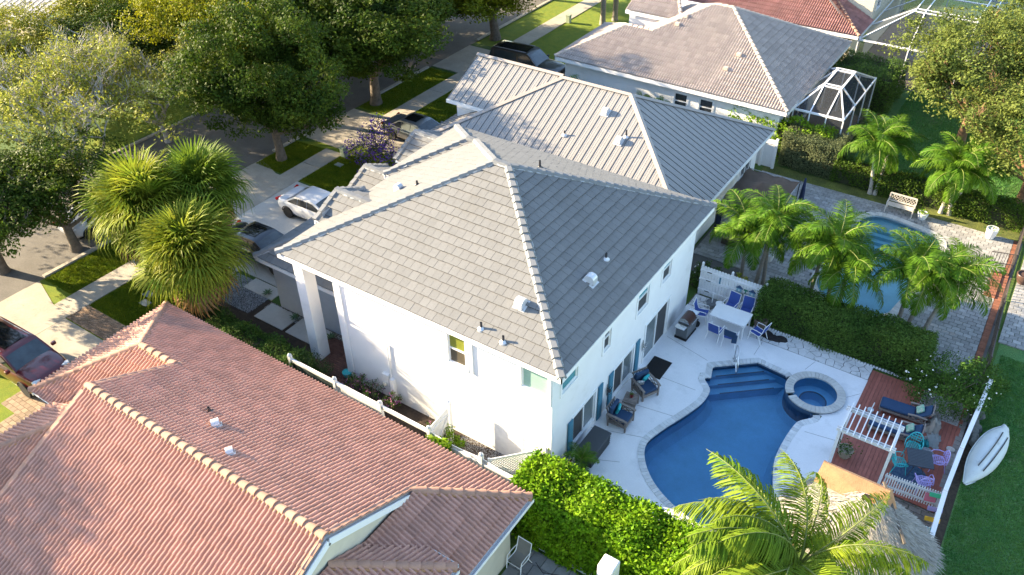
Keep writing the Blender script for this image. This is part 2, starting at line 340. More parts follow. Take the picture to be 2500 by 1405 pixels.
def lay_slopes(root, slopes, kind, mat, w, e, name="roof_tile", limit=300, lift=.03):
    """slopes: (polygon in plan, downslope dir d, ref point on eave, z at eave, slope)"""
    tv, tf = (tile_flat if kind == 'flat' else tile_roll)(w, e)
    org = Vector(root.location); full = []; JV = []; JF = []; JM = []; nb = 0
    for poly, d, p0, z0, s in slopes:
        U = Vector((-d[1], d[0], 0)); k = 1/sqrt(1+s*s); V = Vector((-d[0]*k, -d[1]*k, s*k)); Nn = U.cross(V)
        if Nn.z < 0: U = -U; Nn = U.cross(V)
        O = Vector((p0[0], p0[1], z0))
        P = [Vector(p)-O for p in roof_plane(poly, d, p0, z0, s)]
        uv = [(p.dot(U), p.dot(V)) for p in P]
        a = sum(uv[i][0]*uv[(i+1) % len(uv)][1]-uv[(i+1) % len(uv)][0]*uv[i][1] for i in range(len(uv)))
        if a < 0: uv = uv[::-1]
        tris = tessellate_polygon([[Vector((u, v, 0)) for u, v in uv]])
        hps = []
        for t in tris:
            q = [uv[i] for i in t]
            if (q[1][0]-q[0][0])*(q[2][1]-q[0][1])-(q[2][0]-q[0][0])*(q[1][1]-q[0][1]) < 0: q = q[::-1]
            hp = []
            for i in range(3):
                (ax, ay), (bx_, by) = q[i], q[(i+1) % 3]; nx, ny = -(by-ay), bx_-ax; l = hypot(nx, ny)
                if l < 1e-6: hp = None; break
                hp.append((nx/l, ny/l, -(nx*ax+ny*ay)/l))
            if hp: hps.append((hp, min(p[0] for p in q), max(p[0] for p in q), min(p[1] for p in q), max(p[1] for p in q)))
        us = [p[0] for p in uv]; vs_ = [p[1] for p in uv]
        r0 = int(math.floor((min(vs_)-1e-3)/e)); r1 = int(math.ceil(max(vs_)/e))
        base = O+Nn*lift+org*-1
        for r in range(r0, r1+1):
            v0 = r*e; off = (.5*w if (kind == 'flat' and r % 2) else 0)
            i0 = int(math.floor((min(us)-off)/w))-1; i1 = int(math.ceil((max(us)-off)/w))+1
            for i in range(i0, i1):
                u0 = i*w+off
                cs = [(u0+.001, v0+.001), (u0+w-.001, v0+.001), (u0+w-.001, v0+e), (u0+.001, v0+e)]
                ins = [pip(x, y, uv) for x, y in cs]
                ju = random.uniform(-.0015, .0015); jv = random.uniform(-.006, .006); jn = random.uniform(-.003, .004)
                if all(ins) and pip(u0+w/2, v0+e/2, uv):
                    c = base+U*(u0+ju)+V*(v0+jv)+Nn*jn
                    full.append((c, U, V, Nn)); continue
                for hp, a0, a1, b0, b1 in hps:
                    if u0 > a1 or u0+w < a0 or v0 > b1 or v0+e < b0: continue
                    for fi, f in enumerate(tf):
                        q = clip_poly([(tv[j][0]+u0, min(tv[j][1], e+.02)+v0, tv[j][2]) for j in f], hp)
                        if len(q) < 3: continue
                        for p in q: JV.append(tuple(base+U*p[0]+V*p[1]+Nn*p[2]))
                        JF.append(tuple(range(nb, nb+len(q)))); nb += len(q); JM.append(1 if (kind == 'flat' and fi == 1) else 0)
    full.sort(key=lambda t: (t[0]+org-Vector(CAM)).length if t[3].dot(Vector(CAM)-t[0]-org) > 0 else 1e3)
    nf = len(tf)
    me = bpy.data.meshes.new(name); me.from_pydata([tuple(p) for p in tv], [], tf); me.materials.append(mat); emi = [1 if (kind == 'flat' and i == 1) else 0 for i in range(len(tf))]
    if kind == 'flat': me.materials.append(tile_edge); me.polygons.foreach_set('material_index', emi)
    for c, U, V, Nn in full[:limit]:
        mw = Matrix(((U.x, V.x, Nn.x, c.x), (U.y, V.y, Nn.y, c.y), (U.z, V.z, Nn.z, c.z), (0, 0, 0, 1)))
        meshobj(name, me, root, mw)
    for c, U, V, Nn in full[limit:]:
        b = len(JV); u, v, n = np.array(U), np.array(V), np.array(Nn); P = np.array(c)+tv[:, :1]*u+tv[:, 1:2]*v+tv[:, 2:]*n
        JV.extend(map(tuple, P)); JF.extend(tuple(i+b for i in f) for f in tf); nb = len(JV); JM.extend(emi)
    if JV:
        me = bpy.data.meshes.new(name+"s"); me.from_pydata(JV, [], JF); me.materials.append(mat)
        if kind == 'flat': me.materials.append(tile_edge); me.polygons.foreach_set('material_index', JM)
        o = bpy.data.objects.new(name+"s", me); COL.objects.link(o); o.parent = root; o['kind'] = 'stuff'
def cap_mesh(name, mat, kind, L=.42, mort=None):
    b = MB()
    if kind == 'flat': prof = [(-.175, -.045), (-.10, .065), (.10, .065), (.175, -.045)]
    else: prof = [(cos(pi-k*pi/7)*.135, sin(k*pi/7)*.115-.02) for k in range(8)]
    n = len(prof); vs = []
    for y, sc, dz in ((0, 1.0, .045), (L, .84, 0)):
        vs += [(x*sc, y, z*sc+dz) for x, z in prof]
    vs += [(x*.86, 0, z*.86+.0) for x, z in prof]
    b.add(vs, [(i, i+1, n+i+1, n+i) for i in range(n-1)]+[(2*n+i, 2*n+i+1, i+1, i) for i in range(n-1)])
    me = bpy.data.meshes.new(name); me.from_pydata(b.v, [], b.f); me.materials.append(mat)
    if kind != 'flat': me.polygons.foreach_set("use_smooth", [True]*len(me.polygons)); me.set_sharp_from_angle(angle=radians(50))
    return me
def lay_caps(root, me, lines, step=.37, name="ridge_tile", mort=None, lift=.05):
    org = Vector(root.location); mm = MB()
    for a, b in lines:    # from low end a to high end b
        a, b = Vector(a), Vector(b); d = (b-a); L = d.length; d.normalize()
        x = d.cross(Vector((0, 0, 1))).normalized(); n = x.cross(d).normalized()
        k = max(1, int(round(L/step))); st = L/k
        for i in range(k):
            c = a+d*(i*st)+n*lift-org+x*random.uniform(-.006, .006)
            r = Matrix(((x.x, d.x*st/step, n.x, c.x), (x.y, d.y*st/step, n.y, c.y), (x.z, d.z*st/step, n.z, c.z), (0, 0, 0, 1)))
            o = meshobj(name, me, root); o.matrix_local = r
        if mort:
            for sgn in (-1, 1):
                k2 = int(L/.12); pts = []
                for i in range(k2+1):
                    c = a+d*(L*i/k2)+x*sgn*(.135+random.uniform(-.02, .02))+n*(lift-.025)
                    pts.append(c)
                mm.tube(pts, [.035+random.uniform(-.01, .01) for _ in pts], n=5)
    if mort and mm.v: mm.build("ridge_mortar", mort, root, org=org)
def roof_deck(root, slopes, mat, name="roof_deck", drop=.02, th=.10):
    b = MB()
    for poly, d, p0, z0, s in slopes:
        top = roof_plane(poly, d, p0, z0-drop, s); n = len(top)
        tr = tessellate_polygon([[Vector((p[0], p[1], 0)) for p in top]])
        low = [(x, y, z-th) for x, y, z in top]
        b.add(top+low, [tuple(t) for t in tr]+[tuple(i+n for i in reversed(t)) for t in tr])
    return b.build(name, mat, root, org=root.location)
def wall(b, p0, p1, z0, z1, th, openings, mi=0):
    """wall slab outer face from p0 to p1 (outside is to the right of p0->p1), openings (s0,s1,za,zb)"""
    p0, p1 = Vector((*p0, 0)), Vector((*p1, 0)); d = (p1-p0); L = d.length; d.normalize(); n = Vector((d.y, -d.x, 0))
    S = sorted({0, L, *[o[0] for o in openings], *[o[1] for o in openings]}); Z = sorted({z0, z1, *[o[2] for o in openings], *[o[3] for o in openings]})
    for i in range(len(S)-1):
        for j in range(len(Z)-1):
            sm, zm = (S[i]+S[i+1])/2, (Z[j]+Z[j+1])/2
            if any(o[0] < sm < o[1] and o[2] < zm < o[3] for o in openings): continue
            a, c = p0+d*S[i], p0+d*S[i+1]
            b.face([(a.x, a.y, Z[j]), (c.x, c.y, Z[j]), (c.x, c.y, Z[j+1]), (a.x, a.y, Z[j+1])], mi)
    for s0, s1, za, zb in openings:
        q = [(p0+d*s).to_tuple() for s in (s0, s1)]; r = [(p0+d*s-n*th).to_tuple() for s in (s0, s1)]
        for (A, B, z_, zz) in ((0, 1, za, za), (0, 1, zb, zb)):
            b.face([(*q[A][:2], z_), (*q[B][:2], z_), (*r[B][:2], z_), (*r[A][:2], z_)], mi)
        for A in (0, 1): b.face([(*q[A][:2], za), (*q[A][:2], zb), (*r[A][:2], zb), (*r[A][:2], za)], mi)
def window(root, p0, p1, o, style, th=.10, pane=dark_glass, upper=None, name="window", band=True, fw=.05):
    """frame + panes set back in an opening of wall p0->p1. style: 'hung','slide','fixed'"""
    p0, p1 = Vector((*p0, 0)), Vector((*p1, 0)); d = (p1-p0).normalized(); n = Vector((d.y, -d.x, 0)); s0, s1, za, zb = o
    org = root.location; f = MB()
    def P(s, z, k): v = p0+d*s+n*k; return (v.x, v.y, z)
    def bar(sa, sb, z_a, z_b, k, t):
        f.add([P(sa, z_a, k-t), P(sb, z_a, k-t), P(sb, z_b, k-t), P(sa, z_b, k-t), P(sa, z_a, k), P(sb, z_a, k), P(sb, z_b, k), P(sa, z_b, k)],
              [(0, 1, 2, 3), (4, 7, 6, 5), (0, 4, 5, 1), (1, 5, 6, 2), (2, 6, 7, 3), (3, 7, 4, 0)])
    k = -.03
    bar(s0, s1, za, za+fw, k, .06); bar(s0, s1, zb-fw, zb, k, .06); bar(s0, s0+fw, za+fw, zb-fw, k, .06); bar(s1-fw, s1, za+fw, zb-fw, k, .06)
    if style == 'hung': bar(s0+fw, s1-fw, (za+zb)/2-.025, (za+zb)/2+.035, k+.012, .06)
    if style == 'slide': bar((s0+s1)/2-.035, (s0+s1)/2+.035, za+fw, zb-fw, k+.012, .06)
    if band:
        bw = .11; kk = .03
        bar(s0-bw, s1+bw, zb, zb+bw, kk, .03); bar(s0-bw, s1+bw, za-bw, za, kk+.01, .04); bar(s0-bw, s0, za, zb, kk, .03); bar(s1, s1+bw, za, zb, kk, .03)
    fr = f.build(name, trim, root, org=org)
    def pn(sa, sb, z_a, z_b, m):
        q = MB(); q.face([P(sa, z_a, -.06), P(sb, z_a, -.06), P(sb, z_b, -.06), P(sa, z_b, -.06)])
        q.build("pane", m, fr, org=org)
    zm = (za+zb)/2; sm = (s0+s1)/2
    if style == 'hung': pn(s0+fw, s1-fw, za+fw, zm, pane); pn(s0+fw, s1-fw, zm, zb-fw, upper or pane)
    elif style == 'slide': pn(s0+fw, sm, za+fw, zb-fw, pane); pn(sm, s1-fw, za+fw, zb-fw, upper or pane)
    else: pn(s0+fw, s1-fw, za+fw, zb-fw, pane)
    return fr
def fascia(root, pts, z, h=.19, w=.04, mat=trim, name="fascia", closed=False, gutter=False):
    b = MB(); n = len(pts)
    for i in range(n if closed else n-1):
        a, c = Vector((*pts[i], z)), Vector((*pts[(i+1) % n], z)); d = (c-a).normalized()
        b.beam(a-d*w*.5, c+d*w*.5, w, h)
        if gutter:
            nn = Vector((d.y, -d.x, 0)); b.beam(a+nn*.13+Vector((0, 0, .04)), c+nn*.13+Vector((0, 0, .04)), .012, .13); b.beam(a+nn*.07+Vector((0, 0, -.02)), c+nn*.07+Vector((0, 0, -.02)), .12, .012)
    return b.build(name, mat, root, org=root.location)
def gooseneck(loc, slope, rz, label, group, s=1.0):
    """rounded hood vent standing on a sloping roof; rz = heading of the downslope side"""
    t = thing("roof_vent", label, "roof vent", loc, rz, group, s)
    b = MB(); b.box((0, 0, .02), (.5, .46, .03), ry=atan2(slope, 1)); b.build("flashing", galv, t)
    h = MB(); pr = [(-.20, .0), (-.20, .16)]+[(-.20+.20*(1-cos(a)), .16+.16*sin(a)) for a in [k*pi/10 for k in range(1, 11)]]+[(.20, .02), (.20, .0)]
    for y in (-.15, .15): pass
    n = len(pr); vs = [(x, -.15, z) for x, z in pr]+[(x, .15, z) for x, z in pr]
    h.add(vs, [(i, i+1, n+i+1, n+i) for i in range(n-1)]+[tuple(range(n)), tuple(range(2*n-1, n-1, -1))]); h.build("hood", galv, t)
    return t
def pipe_vent(loc, label, group, h=.28, r=.045, mat=galv, slope=.476, rz=0):
    t = thing("vent_pipe", label, "vent pipe", loc, rz, group)
    b = MB(); b.lathe([(.14, -.05), (.14, .02), (.06, .08), (r+.01, .1)], 12); b.build("collar", mat, t, smooth=True)
    b = MB(); b.lathe([(r, 0), (r, h), (r*.8, h), (r*.8, h-.05)], 10); b.build("pipe", dark_metal if mat is galv else mat, t, smooth=True); return t

# ---------------------------------------------------------------- the white two storey house
S1 = .476
mh = thing("white_house", "white two storey stucco house with a grey flat tile hip roof and teal shutters", "house", (-16.0, 23.0, 0))
X0, X1, Y0, Y1, ZE = -22.55, -9.6, 16.76, 29.1, 5.4
RX0, RX1, RY = X0+6.17, X1-6.17, 22.93; ZR = ZE+S1*6.17
s_slope = ([(X0, Y0), (X1, Y0), (RX1, RY), (RX0, RY)], (0, -1), (X0, Y0), ZE, S1)
e_slope = ([(X1, Y0), (X1, Y1), (RX1, RY)], (1, 0), (X1, Y0), ZE, S1)
w_slope = ([(X0, Y0), (RX0, RY), (-19.84, 26.4), (X0, 23.67)], (-1, 0), (X0, Y0), ZE, S1)
n_slope = ([(X1, Y1), (-23.0, Y1), (-20.3, 26.4), (-19.84, 26.4), (RX0, RY), (RX1, RY)], (0, 1), (X1, Y1), ZE, S1)
wg_s = ([(-23.0, 23.67), (-22.55, 23.67), (-19.84, 26.4), (-20.3, 26.4)], (0, -1), (-23.0, 23.67), ZE, S1)
wg_w = ([(-23.0, 23.67), (-20.3, 26.4), (-23.0, 29.1)], (-1, 0), (-23.0, 23.67), ZE, S1)
# dormer gable over the front slope
d_s = ([(-22.95, 19.25), (-22.55, 19.25), (-21.1, 20.7), (-22.95, 20.7)], (0, -1), (-22.95, 19.25), ZE, S1)
d_n = ([(-22.95, 22.15), (-22.95, 20.7), (-21.1, 20.7), (-22.55, 22.15)], (0, 1), (-22.95, 22.15), ZE, S1)
main_sl = [s_slope, e_slope, w_slope, n_slope, wg_s, wg_w, d_s, d_n]
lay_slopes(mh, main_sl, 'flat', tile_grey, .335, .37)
roof_deck(mh, main_sl, trim)
# garage and lower front roofs
GZ = 3.0
g_s = ([(-26.07, 18.2), (-20.2, 18.2), (-20.2, 21.2), (-23.07, 21.2)], (0, -1), (-26.07, 18.2), GZ, S1)
g_w = ([(-26.07, 18.2), (-23.07, 21.2), (-21.6, 22.7), (-21.6, 24.1), (-24.6, 24.1), (-26.07, 24.1)], (-1, 0), (-26.07, 18.2), GZ, S1)
e_gs = ([(-26.0, 24.1), (-22.0, 24.1), (-22.0, 25.5), (-26.0, 25.5)], (0, -1), (-26.0, 24.1), 3.35, S1)
e_gn = ([(-26.0, 26.9), (-26.0, 25.5), (-22.0, 25.5), (-22.0, 26.9)], (0, 1), (-26.0, 26.9), 3.35, S1)
f_s = ([(-25.6, 27.2), (-22.6, 27.2), (-22.6, 28.9), (-25.6, 28.9)], (0, -1), (-25.6, 27.2), 3.7, S1)
f_n = ([(-25.6, 30.6), (-25.6, 28.9), (-22.6, 28.9), (-22.6, 30.6)], (0, 1), (-25.6, 30.6), 3.7, S1)
low_sl = [g_s, g_w, e_gs, e_gn, f_s, f_n]
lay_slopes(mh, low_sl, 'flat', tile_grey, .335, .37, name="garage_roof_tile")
roof_deck(mh, low_sl, trim, name="garage_roof_deck")
capm = cap_mesh("ridge_tile", tile_cap, 'flat')
ap0, ap1 = (RX0, RY, ZR), (RX1, RY, ZR)
lines = [((X1, Y0, ZE), ap1), ((X0, Y0, ZE), ap0), ((X1, Y1, ZE), ap1), ((-19.84, 26.4, ZE+S1*2.71), ap0), (ap0, ap1),
         ((-23.0, 23.67, ZE), (-20.3, 26.4, ZE+S1*2.7)), ((-23.0, 29.1, ZE), (-20.3, 26.4, ZE+S1*2.7)), ((-20.3, 26.4, ZE+S1*2.7), (-19.84, 26.4, ZE+S1*2.71)),
         ((-22.95, 20.7, ZE+S1*1.45), (-21.1, 20.7, ZE+S1*1.45)), ((-22.9, 19.25, ZE), (-22.9, 20.7, ZE+S1*1.45)), ((-22.9, 22.15, ZE), (-22.9, 20.7, ZE+S1*1.45)),
         ((-26.07, 18.2, GZ), (-23.07, 21.2, GZ+S1*3)), ((-26.0, 25.5, 3.35+S1*1.4), (-22.6, 25.5, 3.35+S1*1.4)), ((-25.95, 24.1, 3.35), (-25.95, 25.5, 3.35+S1*1.4)), ((-25.95, 26.9, 3.35), (-25.95, 25.5, 3.35+S1*1.4)),
         ((-25.6, 28.9, 3.7+S1*1.7), (-22.6, 28.9, 3.7+S1*1.7)), ((-25.55, 27.2, 3.7), (-25.55, 28.9, 3.7+S1*1.7)), ((-25.55, 30.6, 3.7), (-25.55, 28.9, 3.7+S1*1.7))]
lay_caps(mh, capm, lines, mort=mortar_w)
fascia(mh, [(X0, 23.67), (X0, Y0), (X1, Y0), (X1, Y1), (-23.0, Y1), (-23.0, 23.67)], ZE-.11, h=.2)
fascia(mh, [(-22.95, 19.25), (-22.95, 22.15)], ZE-.11, h=.16)
fascia(mh, [(-26.07, 24.1), (-26.07, 18.2), (-20.2, 18.2)], GZ-.11, h=.2)
b = MB(); b.prism([(X0, Y0), (X1, Y0), (X1, Y1), (-23.0, Y1), (-23.0, 23.67), (X0, 23.67)], ZE-.2, ZE-.15); b.build("soffit", trim, mh, org=mh.location)
# walls. south wall (y=17.26) from x=-20.2 to -10.1 ; outside to the right of p0->p1
XW0, XW1, YW0, YW1 = -19.9, -10.05, 16.97, 28.6
b = MB()
s_open = [(5.50, 6.26, 3.62, 4.98), (8.62, 9.68, 4.04, 5.02)]
wall(b, (XW0, YW0), (XW1, YW0), 0, ZE-.18, .16, s_open)
e_open = [(.60, 1.66, 3.80, 4.80), (3.56, 4.08, 3.46, 4.60), (6.26, 7.20, 3.34, 4.66), (8.44, 9.22, 3.50, 4.66),
          (1.50, 3.14, .40, 1.86), (4.64, 6.28, .26, 1.74), (7.34, 9.5, .03, 2.08)]
wall(b, (XW1, YW0), (XW1, YW1), 0, ZE-.18, .16, e_open)
wall(b, (XW1, YW1), (XW0-2, YW1), 0, ZE-.18, .16, [])
wall(b, (XW0-2, YW1), (XW0-2, 24.1), 0, ZE-.18, .16, [])
wall(b, (XW0, 24.1), (XW0, YW0), 0, ZE-.18, .16, [])
b.build("wall", white_wall, mh, org=mh.location)
b = MB(); b.bx(-22.02, -21.50, 16.97, 17.55, 0, ZE-.2); b.bx(-21.50, -19.9, 17.0, 17.5, 5.0, ZE-.2); b.build("porch_column", white_wall, mh, org=mh.location, bev=.015)
b = MB()
for x in (-19.55, -13.35, -10.14): b.bx(x-.05, x+.05, 16.915, 16.97, 0 if x < -19 else (3.55 if x < -13 else 3.7), ZE-.2)
b.build("stucco_band", trim, mh, org=mh.location)
b = MB()
wall(b, (-25.7, 18.7), (XW0, 18.7), 0, GZ-.18, .15, []); wall(b, (-25.7, 24.0), (-25.7, 18.7), 0, GZ-.18, .15, []); wall(b, (-22.0, 28.6), (-25.4, 28.6), 0, 3.6, .15, []); wall(b, (-25.2, 28.6), (-25.2, 24.2), 0, 3.6, .15, [])
wall(b, (-22.6, 22.0), (-22.6, 19.4), ZE-.2, ZE+.4, .1, [])
b.add([(-22.6, 19.4, ZE), (-22.6, 22.0, ZE), (-22.6, 20.7, ZE+.62)], [(0, 1, 2)]); b.add([(-25.7, 24.3, 3.35), (-25.7, 26.7, 3.35), (-25.7, 25.5, 3.95)], [(0, 1, 2)]); b.add([(-25.3, 27.4, 3.7), (-25.3, 30.4, 3.7), (-25.3, 28.9, 4.45)], [(0, 1, 2)])
b.build("garage_wall", M("grey_blue_stucco", (.42, .45, .48), .9, var=.05, bump=.3), mh, org=mh.location)
SW = ((XW0, YW0), (XW1, YW0)); EW = ((XW1, YW0), (XW1, YW1))
window(mh, *SW, s_open[0], 'hung', pane=M("brown_screen", (.09, .075, .05), .5, var=.2), upper=olive_blind)
window(mh, *SW, s_open[1], 'fixed', pane=green_glass)
window(mh, *EW, e_open[0], 'fixed', pane=teal_glass)
for k in (1, 2, 3): window(mh, *EW, e_open[k], 'hung', pane=screen_dark, upper=teal_glass if k != 1 else dark_glass)
window(mh, *EW, e_open[4], 'slide', pane=screen_dark, upper=glass_clear); window(mh, *EW, e_open[5], 'slide', pane=screen_dark, upper=glass_clear)
window(mh, *EW, e_open[6], 'slide', pane=glass_clear, upper=screen_dark, name="sliding_door")
for y0 in (18.07, 20.30, 21.15, 23.40):
    b = MB(); x = XW1+.02; z0, z1 = (.10, 1.9) if y0 < 21 else (.04, 1.82)
    b.bx(x, x+.04, y0, y0+.34, z0, z1)
    for k in range(2): b.bx(x+.04, x+.052, y0+.04, y0+.30, z0+.06+k*(z1-z0)/2, z0+(k+1)*(z1-z0)/2-.05)
    b.build("shutter", shutter_m, mh, org=mh.location)
# meter box, conduit and the shell behind the glass
b = MB(); b.bx(-17.80, -17.48, 16.82, 16.97, .75, 1.38); b.build("meter_box", M("meter_white", (.70, .71, .72), .5), mh, org=mh.location, bev=.01)
b = MB(); b.tube([(-17.64, 16.8, .92), (-17.64, 16.72, .92)], .09, 14); b.build("meter", M("meter_glass", (.5, .5, .46), .2), mh, org=mh.location)
b = MB(); b.tube([(-17.40, 16.92, .0), (-17.40, 16.92, 3.0)], .03, 8); b.bx(-17.42, -17.24, 16.82, 16.97, .1, 1.25); b.tube([(-17.40, 16.92, 3.0), (-17.48, 16.87, 3.05)], .03, 8); b.build("conduit", trim, mh, org=mh.location)
# roof furniture
def on_s(x, y): return (x, y, ZE+S1*(y-Y0)+.05)
gooseneck(on_s(-12.2, 18.35), S1, -pi/2, "white hooded roof vent on the tan slope beside the near hip of the white house", "hooded vents on the white house roof", 1.05)
gooseneck((-10.95+.0, 20.95, ZE+S1*(X1+10.95)+.05), S1, 0, "silver hooded roof vent on the dark shaded rear slope of the white house", "hooded vents on the white house roof")
gooseneck((-20.3, 21.6, ZE+S1*(-20.3-X0)+.05), S1, pi, "small hooded vent on the bright front slope of the white house", "hooded vents on the white house roof", .85)
pipe_vent(on_s(-13.03, 17.16), "left of the two collared vent pipes near the long eave of the white house", "vent pipes on the white house roof")
pipe_vent(on_s(-12.05, 17.05), "right of the two collared vent pipes near the long eave of the white house", "vent pipes on the white house roof")
pipe_vent((-11.1, 22.35, ZE+S1*(X1+11.1)+.05), "vent pipe on the dark shaded rear slope of the white house", "vent pipes on the white house roof")
pipe_vent((-19.4, 21.75, ZE+S1*(-19.4-X0)+.05), "short dark vent pipe on the bright front slope of the white house", "vent pipes on the white house roof", mat=dark_metal, h=.2)
pipe_vent((-15.4, 24.6, ZE+S1*(Y1-24.6)+.05), "dark vent pipe standing just behind the ridge of the white house", "vent pipes on the white house roof", mat=dark_metal, h=.34)

# ---------------------------------------------------------------- terracotta tiled house in front
S2 = .48
rh = thing("terracotta_house", "cream house under a large terracotta barrel tile roof in front of the white house", "house", (-16, 8, 0))
r_n = ([(-26.5, 13.89), (-8.93, 13.89), (-11.45, 11.37), (-11.45, 8.05), (-21.65, 8.05), (-21.65, 10.95), (-23.56, 10.95)], (0, 1), (-26.5, 13.89), 3.0, S2)
r_s = ([(-21.65, 8.05), (-21.65, 2.2), (-11.45, 2.2), (-11.45, 8.05)], (0, -1), (-21.65, 2.21), 3.0, S2)
r_e = ([(-8.93, 13.89), (-11.45, 11.37), (-11.45, 4.0), (-8.93, 4.0)], (1, 0), (-8.93, 13.89), 3.0, S2)
r_gw = ([(-26.5, 13.89), (-23.56, 10.95), (-26.5, 8.01)], (-1, 0), (-26.5, 8.0), 3.0, S2)
r_gs = ([(-26.5, 8.01), (-23.56, 10.95), (-21.65, 10.95), (-21.65, 8.01)], (0, -1), (-26.5, 8.01), 3.0, S2)
r_lw = ([(-25.24, 4.8), (-21.65, 8.39), (-21.65, 8.01), (-25.24, 8.01)], (-1, 0), (-25.24, 4.8), 3.0, S2)
r_ls = ([(-25.24, 4.8), (-21.65, 4.8), (-21.65, 8.39)], (0, -1), (-25.24, 4.8), 3.0, S2)
v_n = ([(-9.1, 10.3), (-11.45, 10.3), (-11.45, 7.95)], (0, 1), (-9.1, 10.3), 3.6, S2)
v_e = ([(-9.1, 10.3), (-11.45, 7.95), (-11.45, 4.0), (-9.1, 4.0)], (1, 0), (-9.1, 4.0), 3.6, S2)
red_sl = [r_n, r_s, r_e, r_gw, r_gs, r_lw, r_ls, v_n, v_e]
lay_slopes(rh, red_sl, 'roll', tile_red, .30, .37, name="barrel_tile")
roof_deck(rh, red_sl, trim)
capr = cap_mesh("ridge_tile", cap_red, 'round')
zr = 3.0+S2*5.84
rl = [((-11.45, 8.05, zr), (-21.65, 8.05, zr)), ((-8.93, 13.89, 3), (-11.45, 11.37, 3+S2*2.52)), ((-26.5, 13.89, 3), (-23.56, 10.95, 3+S2*2.94)), ((-26.5, 8.01, 3), (-23.56, 10.95, 3+S2*2.94)),
      ((-21.65, 10.95, 3+S2*2.94), (-23.56, 10.95, 3+S2*2.94)), ((-25.24, 4.8, 3), (-21.65, 8.39, 3+S2*3.59)), ((-9.1, 10.3, 3.6), (-11.45, 7.95, 3.6+S2*2.35))]
lay_caps(rh, capr, rl, mort=mortar_o, step=.36)
# rakes: flat edge tiles
rake = MB(); rake.box((0, 0, 0), (.17, .36, .035)); rkm = bpy.data.meshes.new("rake_tile"); rkm.from_pydata([(x, y, z+y*-.05) for x, y, z in rake.v], [], rake.f); rkm.materials.append(cap_red)
lay_caps(rh, rkm, [((-21.62, 10.95, zr-S2*2.9), (-21.62, 8.05, zr)), ((-21.62, 2.3, zr-S2*5.75), (-21.62, 8.05, zr)), ((-11.5, 11.37, zr-S2*3.32), (-11.5, 8.05, zr)), ((-11.5, 2.3, zr-S2*5.75), (-11.5, 8.05, zr))], name="rake_tile", step=.36, lift=.10)
b = MB()
for x in (-21.72, -11.38): b = MB(); b.beam((x, 11.1, zr-S2*3.05-.12), (x, 8.05, zr-.12), .04, .22); b.build("barge_board", trim, rh, org=rh.location); b = MB(); b.beam((x, 2.3, zr-S2*5.75-.12), (x, 8.05, zr-.12), .04, .22); b.build("barge_board", trim, rh, org=rh.location)
fascia(rh, [(-26.5, 8.01), (-26.5, 13.89), (-8.93, 13.89)], 2.89, h=.2, mat=trim)
fascia(rh, [(-8.93, 4.0), (-8.93, 13.89)], 2.9, h=.16, gutter=True, name="gutter"); fascia(rh, [(-9.1, 4.0), (-9.1, 10.3), (-11.2, 10.3)], 3.5, h=.14, gutter=True, name="gutter")
b = MB()
wall(b, (-9.4, 4), (-9.4, 13.4), 0, 2.85, .15, [(2.8, 5.6, .05, 2.2)]); wall(b, (-9.4, 13.4), (-26.0, 13.4), 0, 2.85, .15, []); wall(b, (-26.0, 13.4), (-26.0, 8.5), 0, 2.85, .15, [])
wall(b, (-24.8, 8.5), (-24.8, 4.8), 0, 2.85, .15, []); b.bx(-11.62, -11.50, 4.0, 11.2, 3.0, 4.2)
b.add([(-11.5, 11.3, 4.0), (-11.5, 4.0, 3.2), (-11.5, 4.0, 3.8), (-11.5, 8.05, 5.68)], [(0, 1, 2, 3)]); b.add([(-21.5, 10.9, 4.2), (-21.5, 4.0, 3.0), (-21.5, 4.0, 3.8), (-21.5, 8.05, 5.68)], [(0, 1, 2, 3)])
b.build("wall", cream_wall, rh, org=rh.location)
window(rh, (-9.4, 4), (-9.4, 13.4), (2.8, 5.6, .05, 2.2), 'slide', pane=dark_glass, name="sliding_door")
def on_r(x, y): return (x, y, 3+S2*(13.89-y)+.06)
gooseneck(on_r(-17.5, 9.42), S2, 2.6, "white hooded vent on the terracotta slope beside the small dark pipe", "vents on the terracotta roof", .8)
pipe_vent(on_r(-18.3, 9.8), "small dark vent pipe on the terracotta slope left of the white hooded vent", "vents on the terracotta roof", h=.22, mat=dark_metal)
gooseneck(on_r(-16.0, 8.75), S2, 2.6, "white hooded vent closest to the ridge of the terracotta roof", "vents on the terracotta roof", .7)
pipe_vent((-16.2, 4.6, 3+S2*2.4+.06), "dark vent cap low on the near slope of the terracotta roof", "vents on the terracotta roof", h=.16, r=.12, mat=dark_metal)

# ---------------------------------------------------------------- metal roofed house
S3 = .49
mt = thing("metal_roof_house", "single storey house with a taupe standing seam metal hip roof behind the white house", "house", (-17, 36, 0))
ME = 2.9; mx0, mx1, my0, my1, mry = -27.1, -11.25, 30.2, 42.0, 36.1
mzr = ME+S3*5.9
ms_s = ([(mx0, my0), (mx1, my0), (mx1-5.9, mry), (mx0+5.9, mry)], (0, -1), (mx0, my0), ME, S3)
ms_e = ([(mx1, my0), (mx1, my1), (mx1-5.9, mry)], (1, 0), (mx1, my0), ME, S3)
ms_n = ([(mx1, my1), (mx0, my1), (mx0+5.9, mry), (mx1-5.9, mry)], (0, 1), (mx1, my1), ME, S3)
ms_w = ([(mx0, my0), (mx0+5.9, mry), (mx0, my1)], (-1, 0), (mx0, my0), ME, S3)
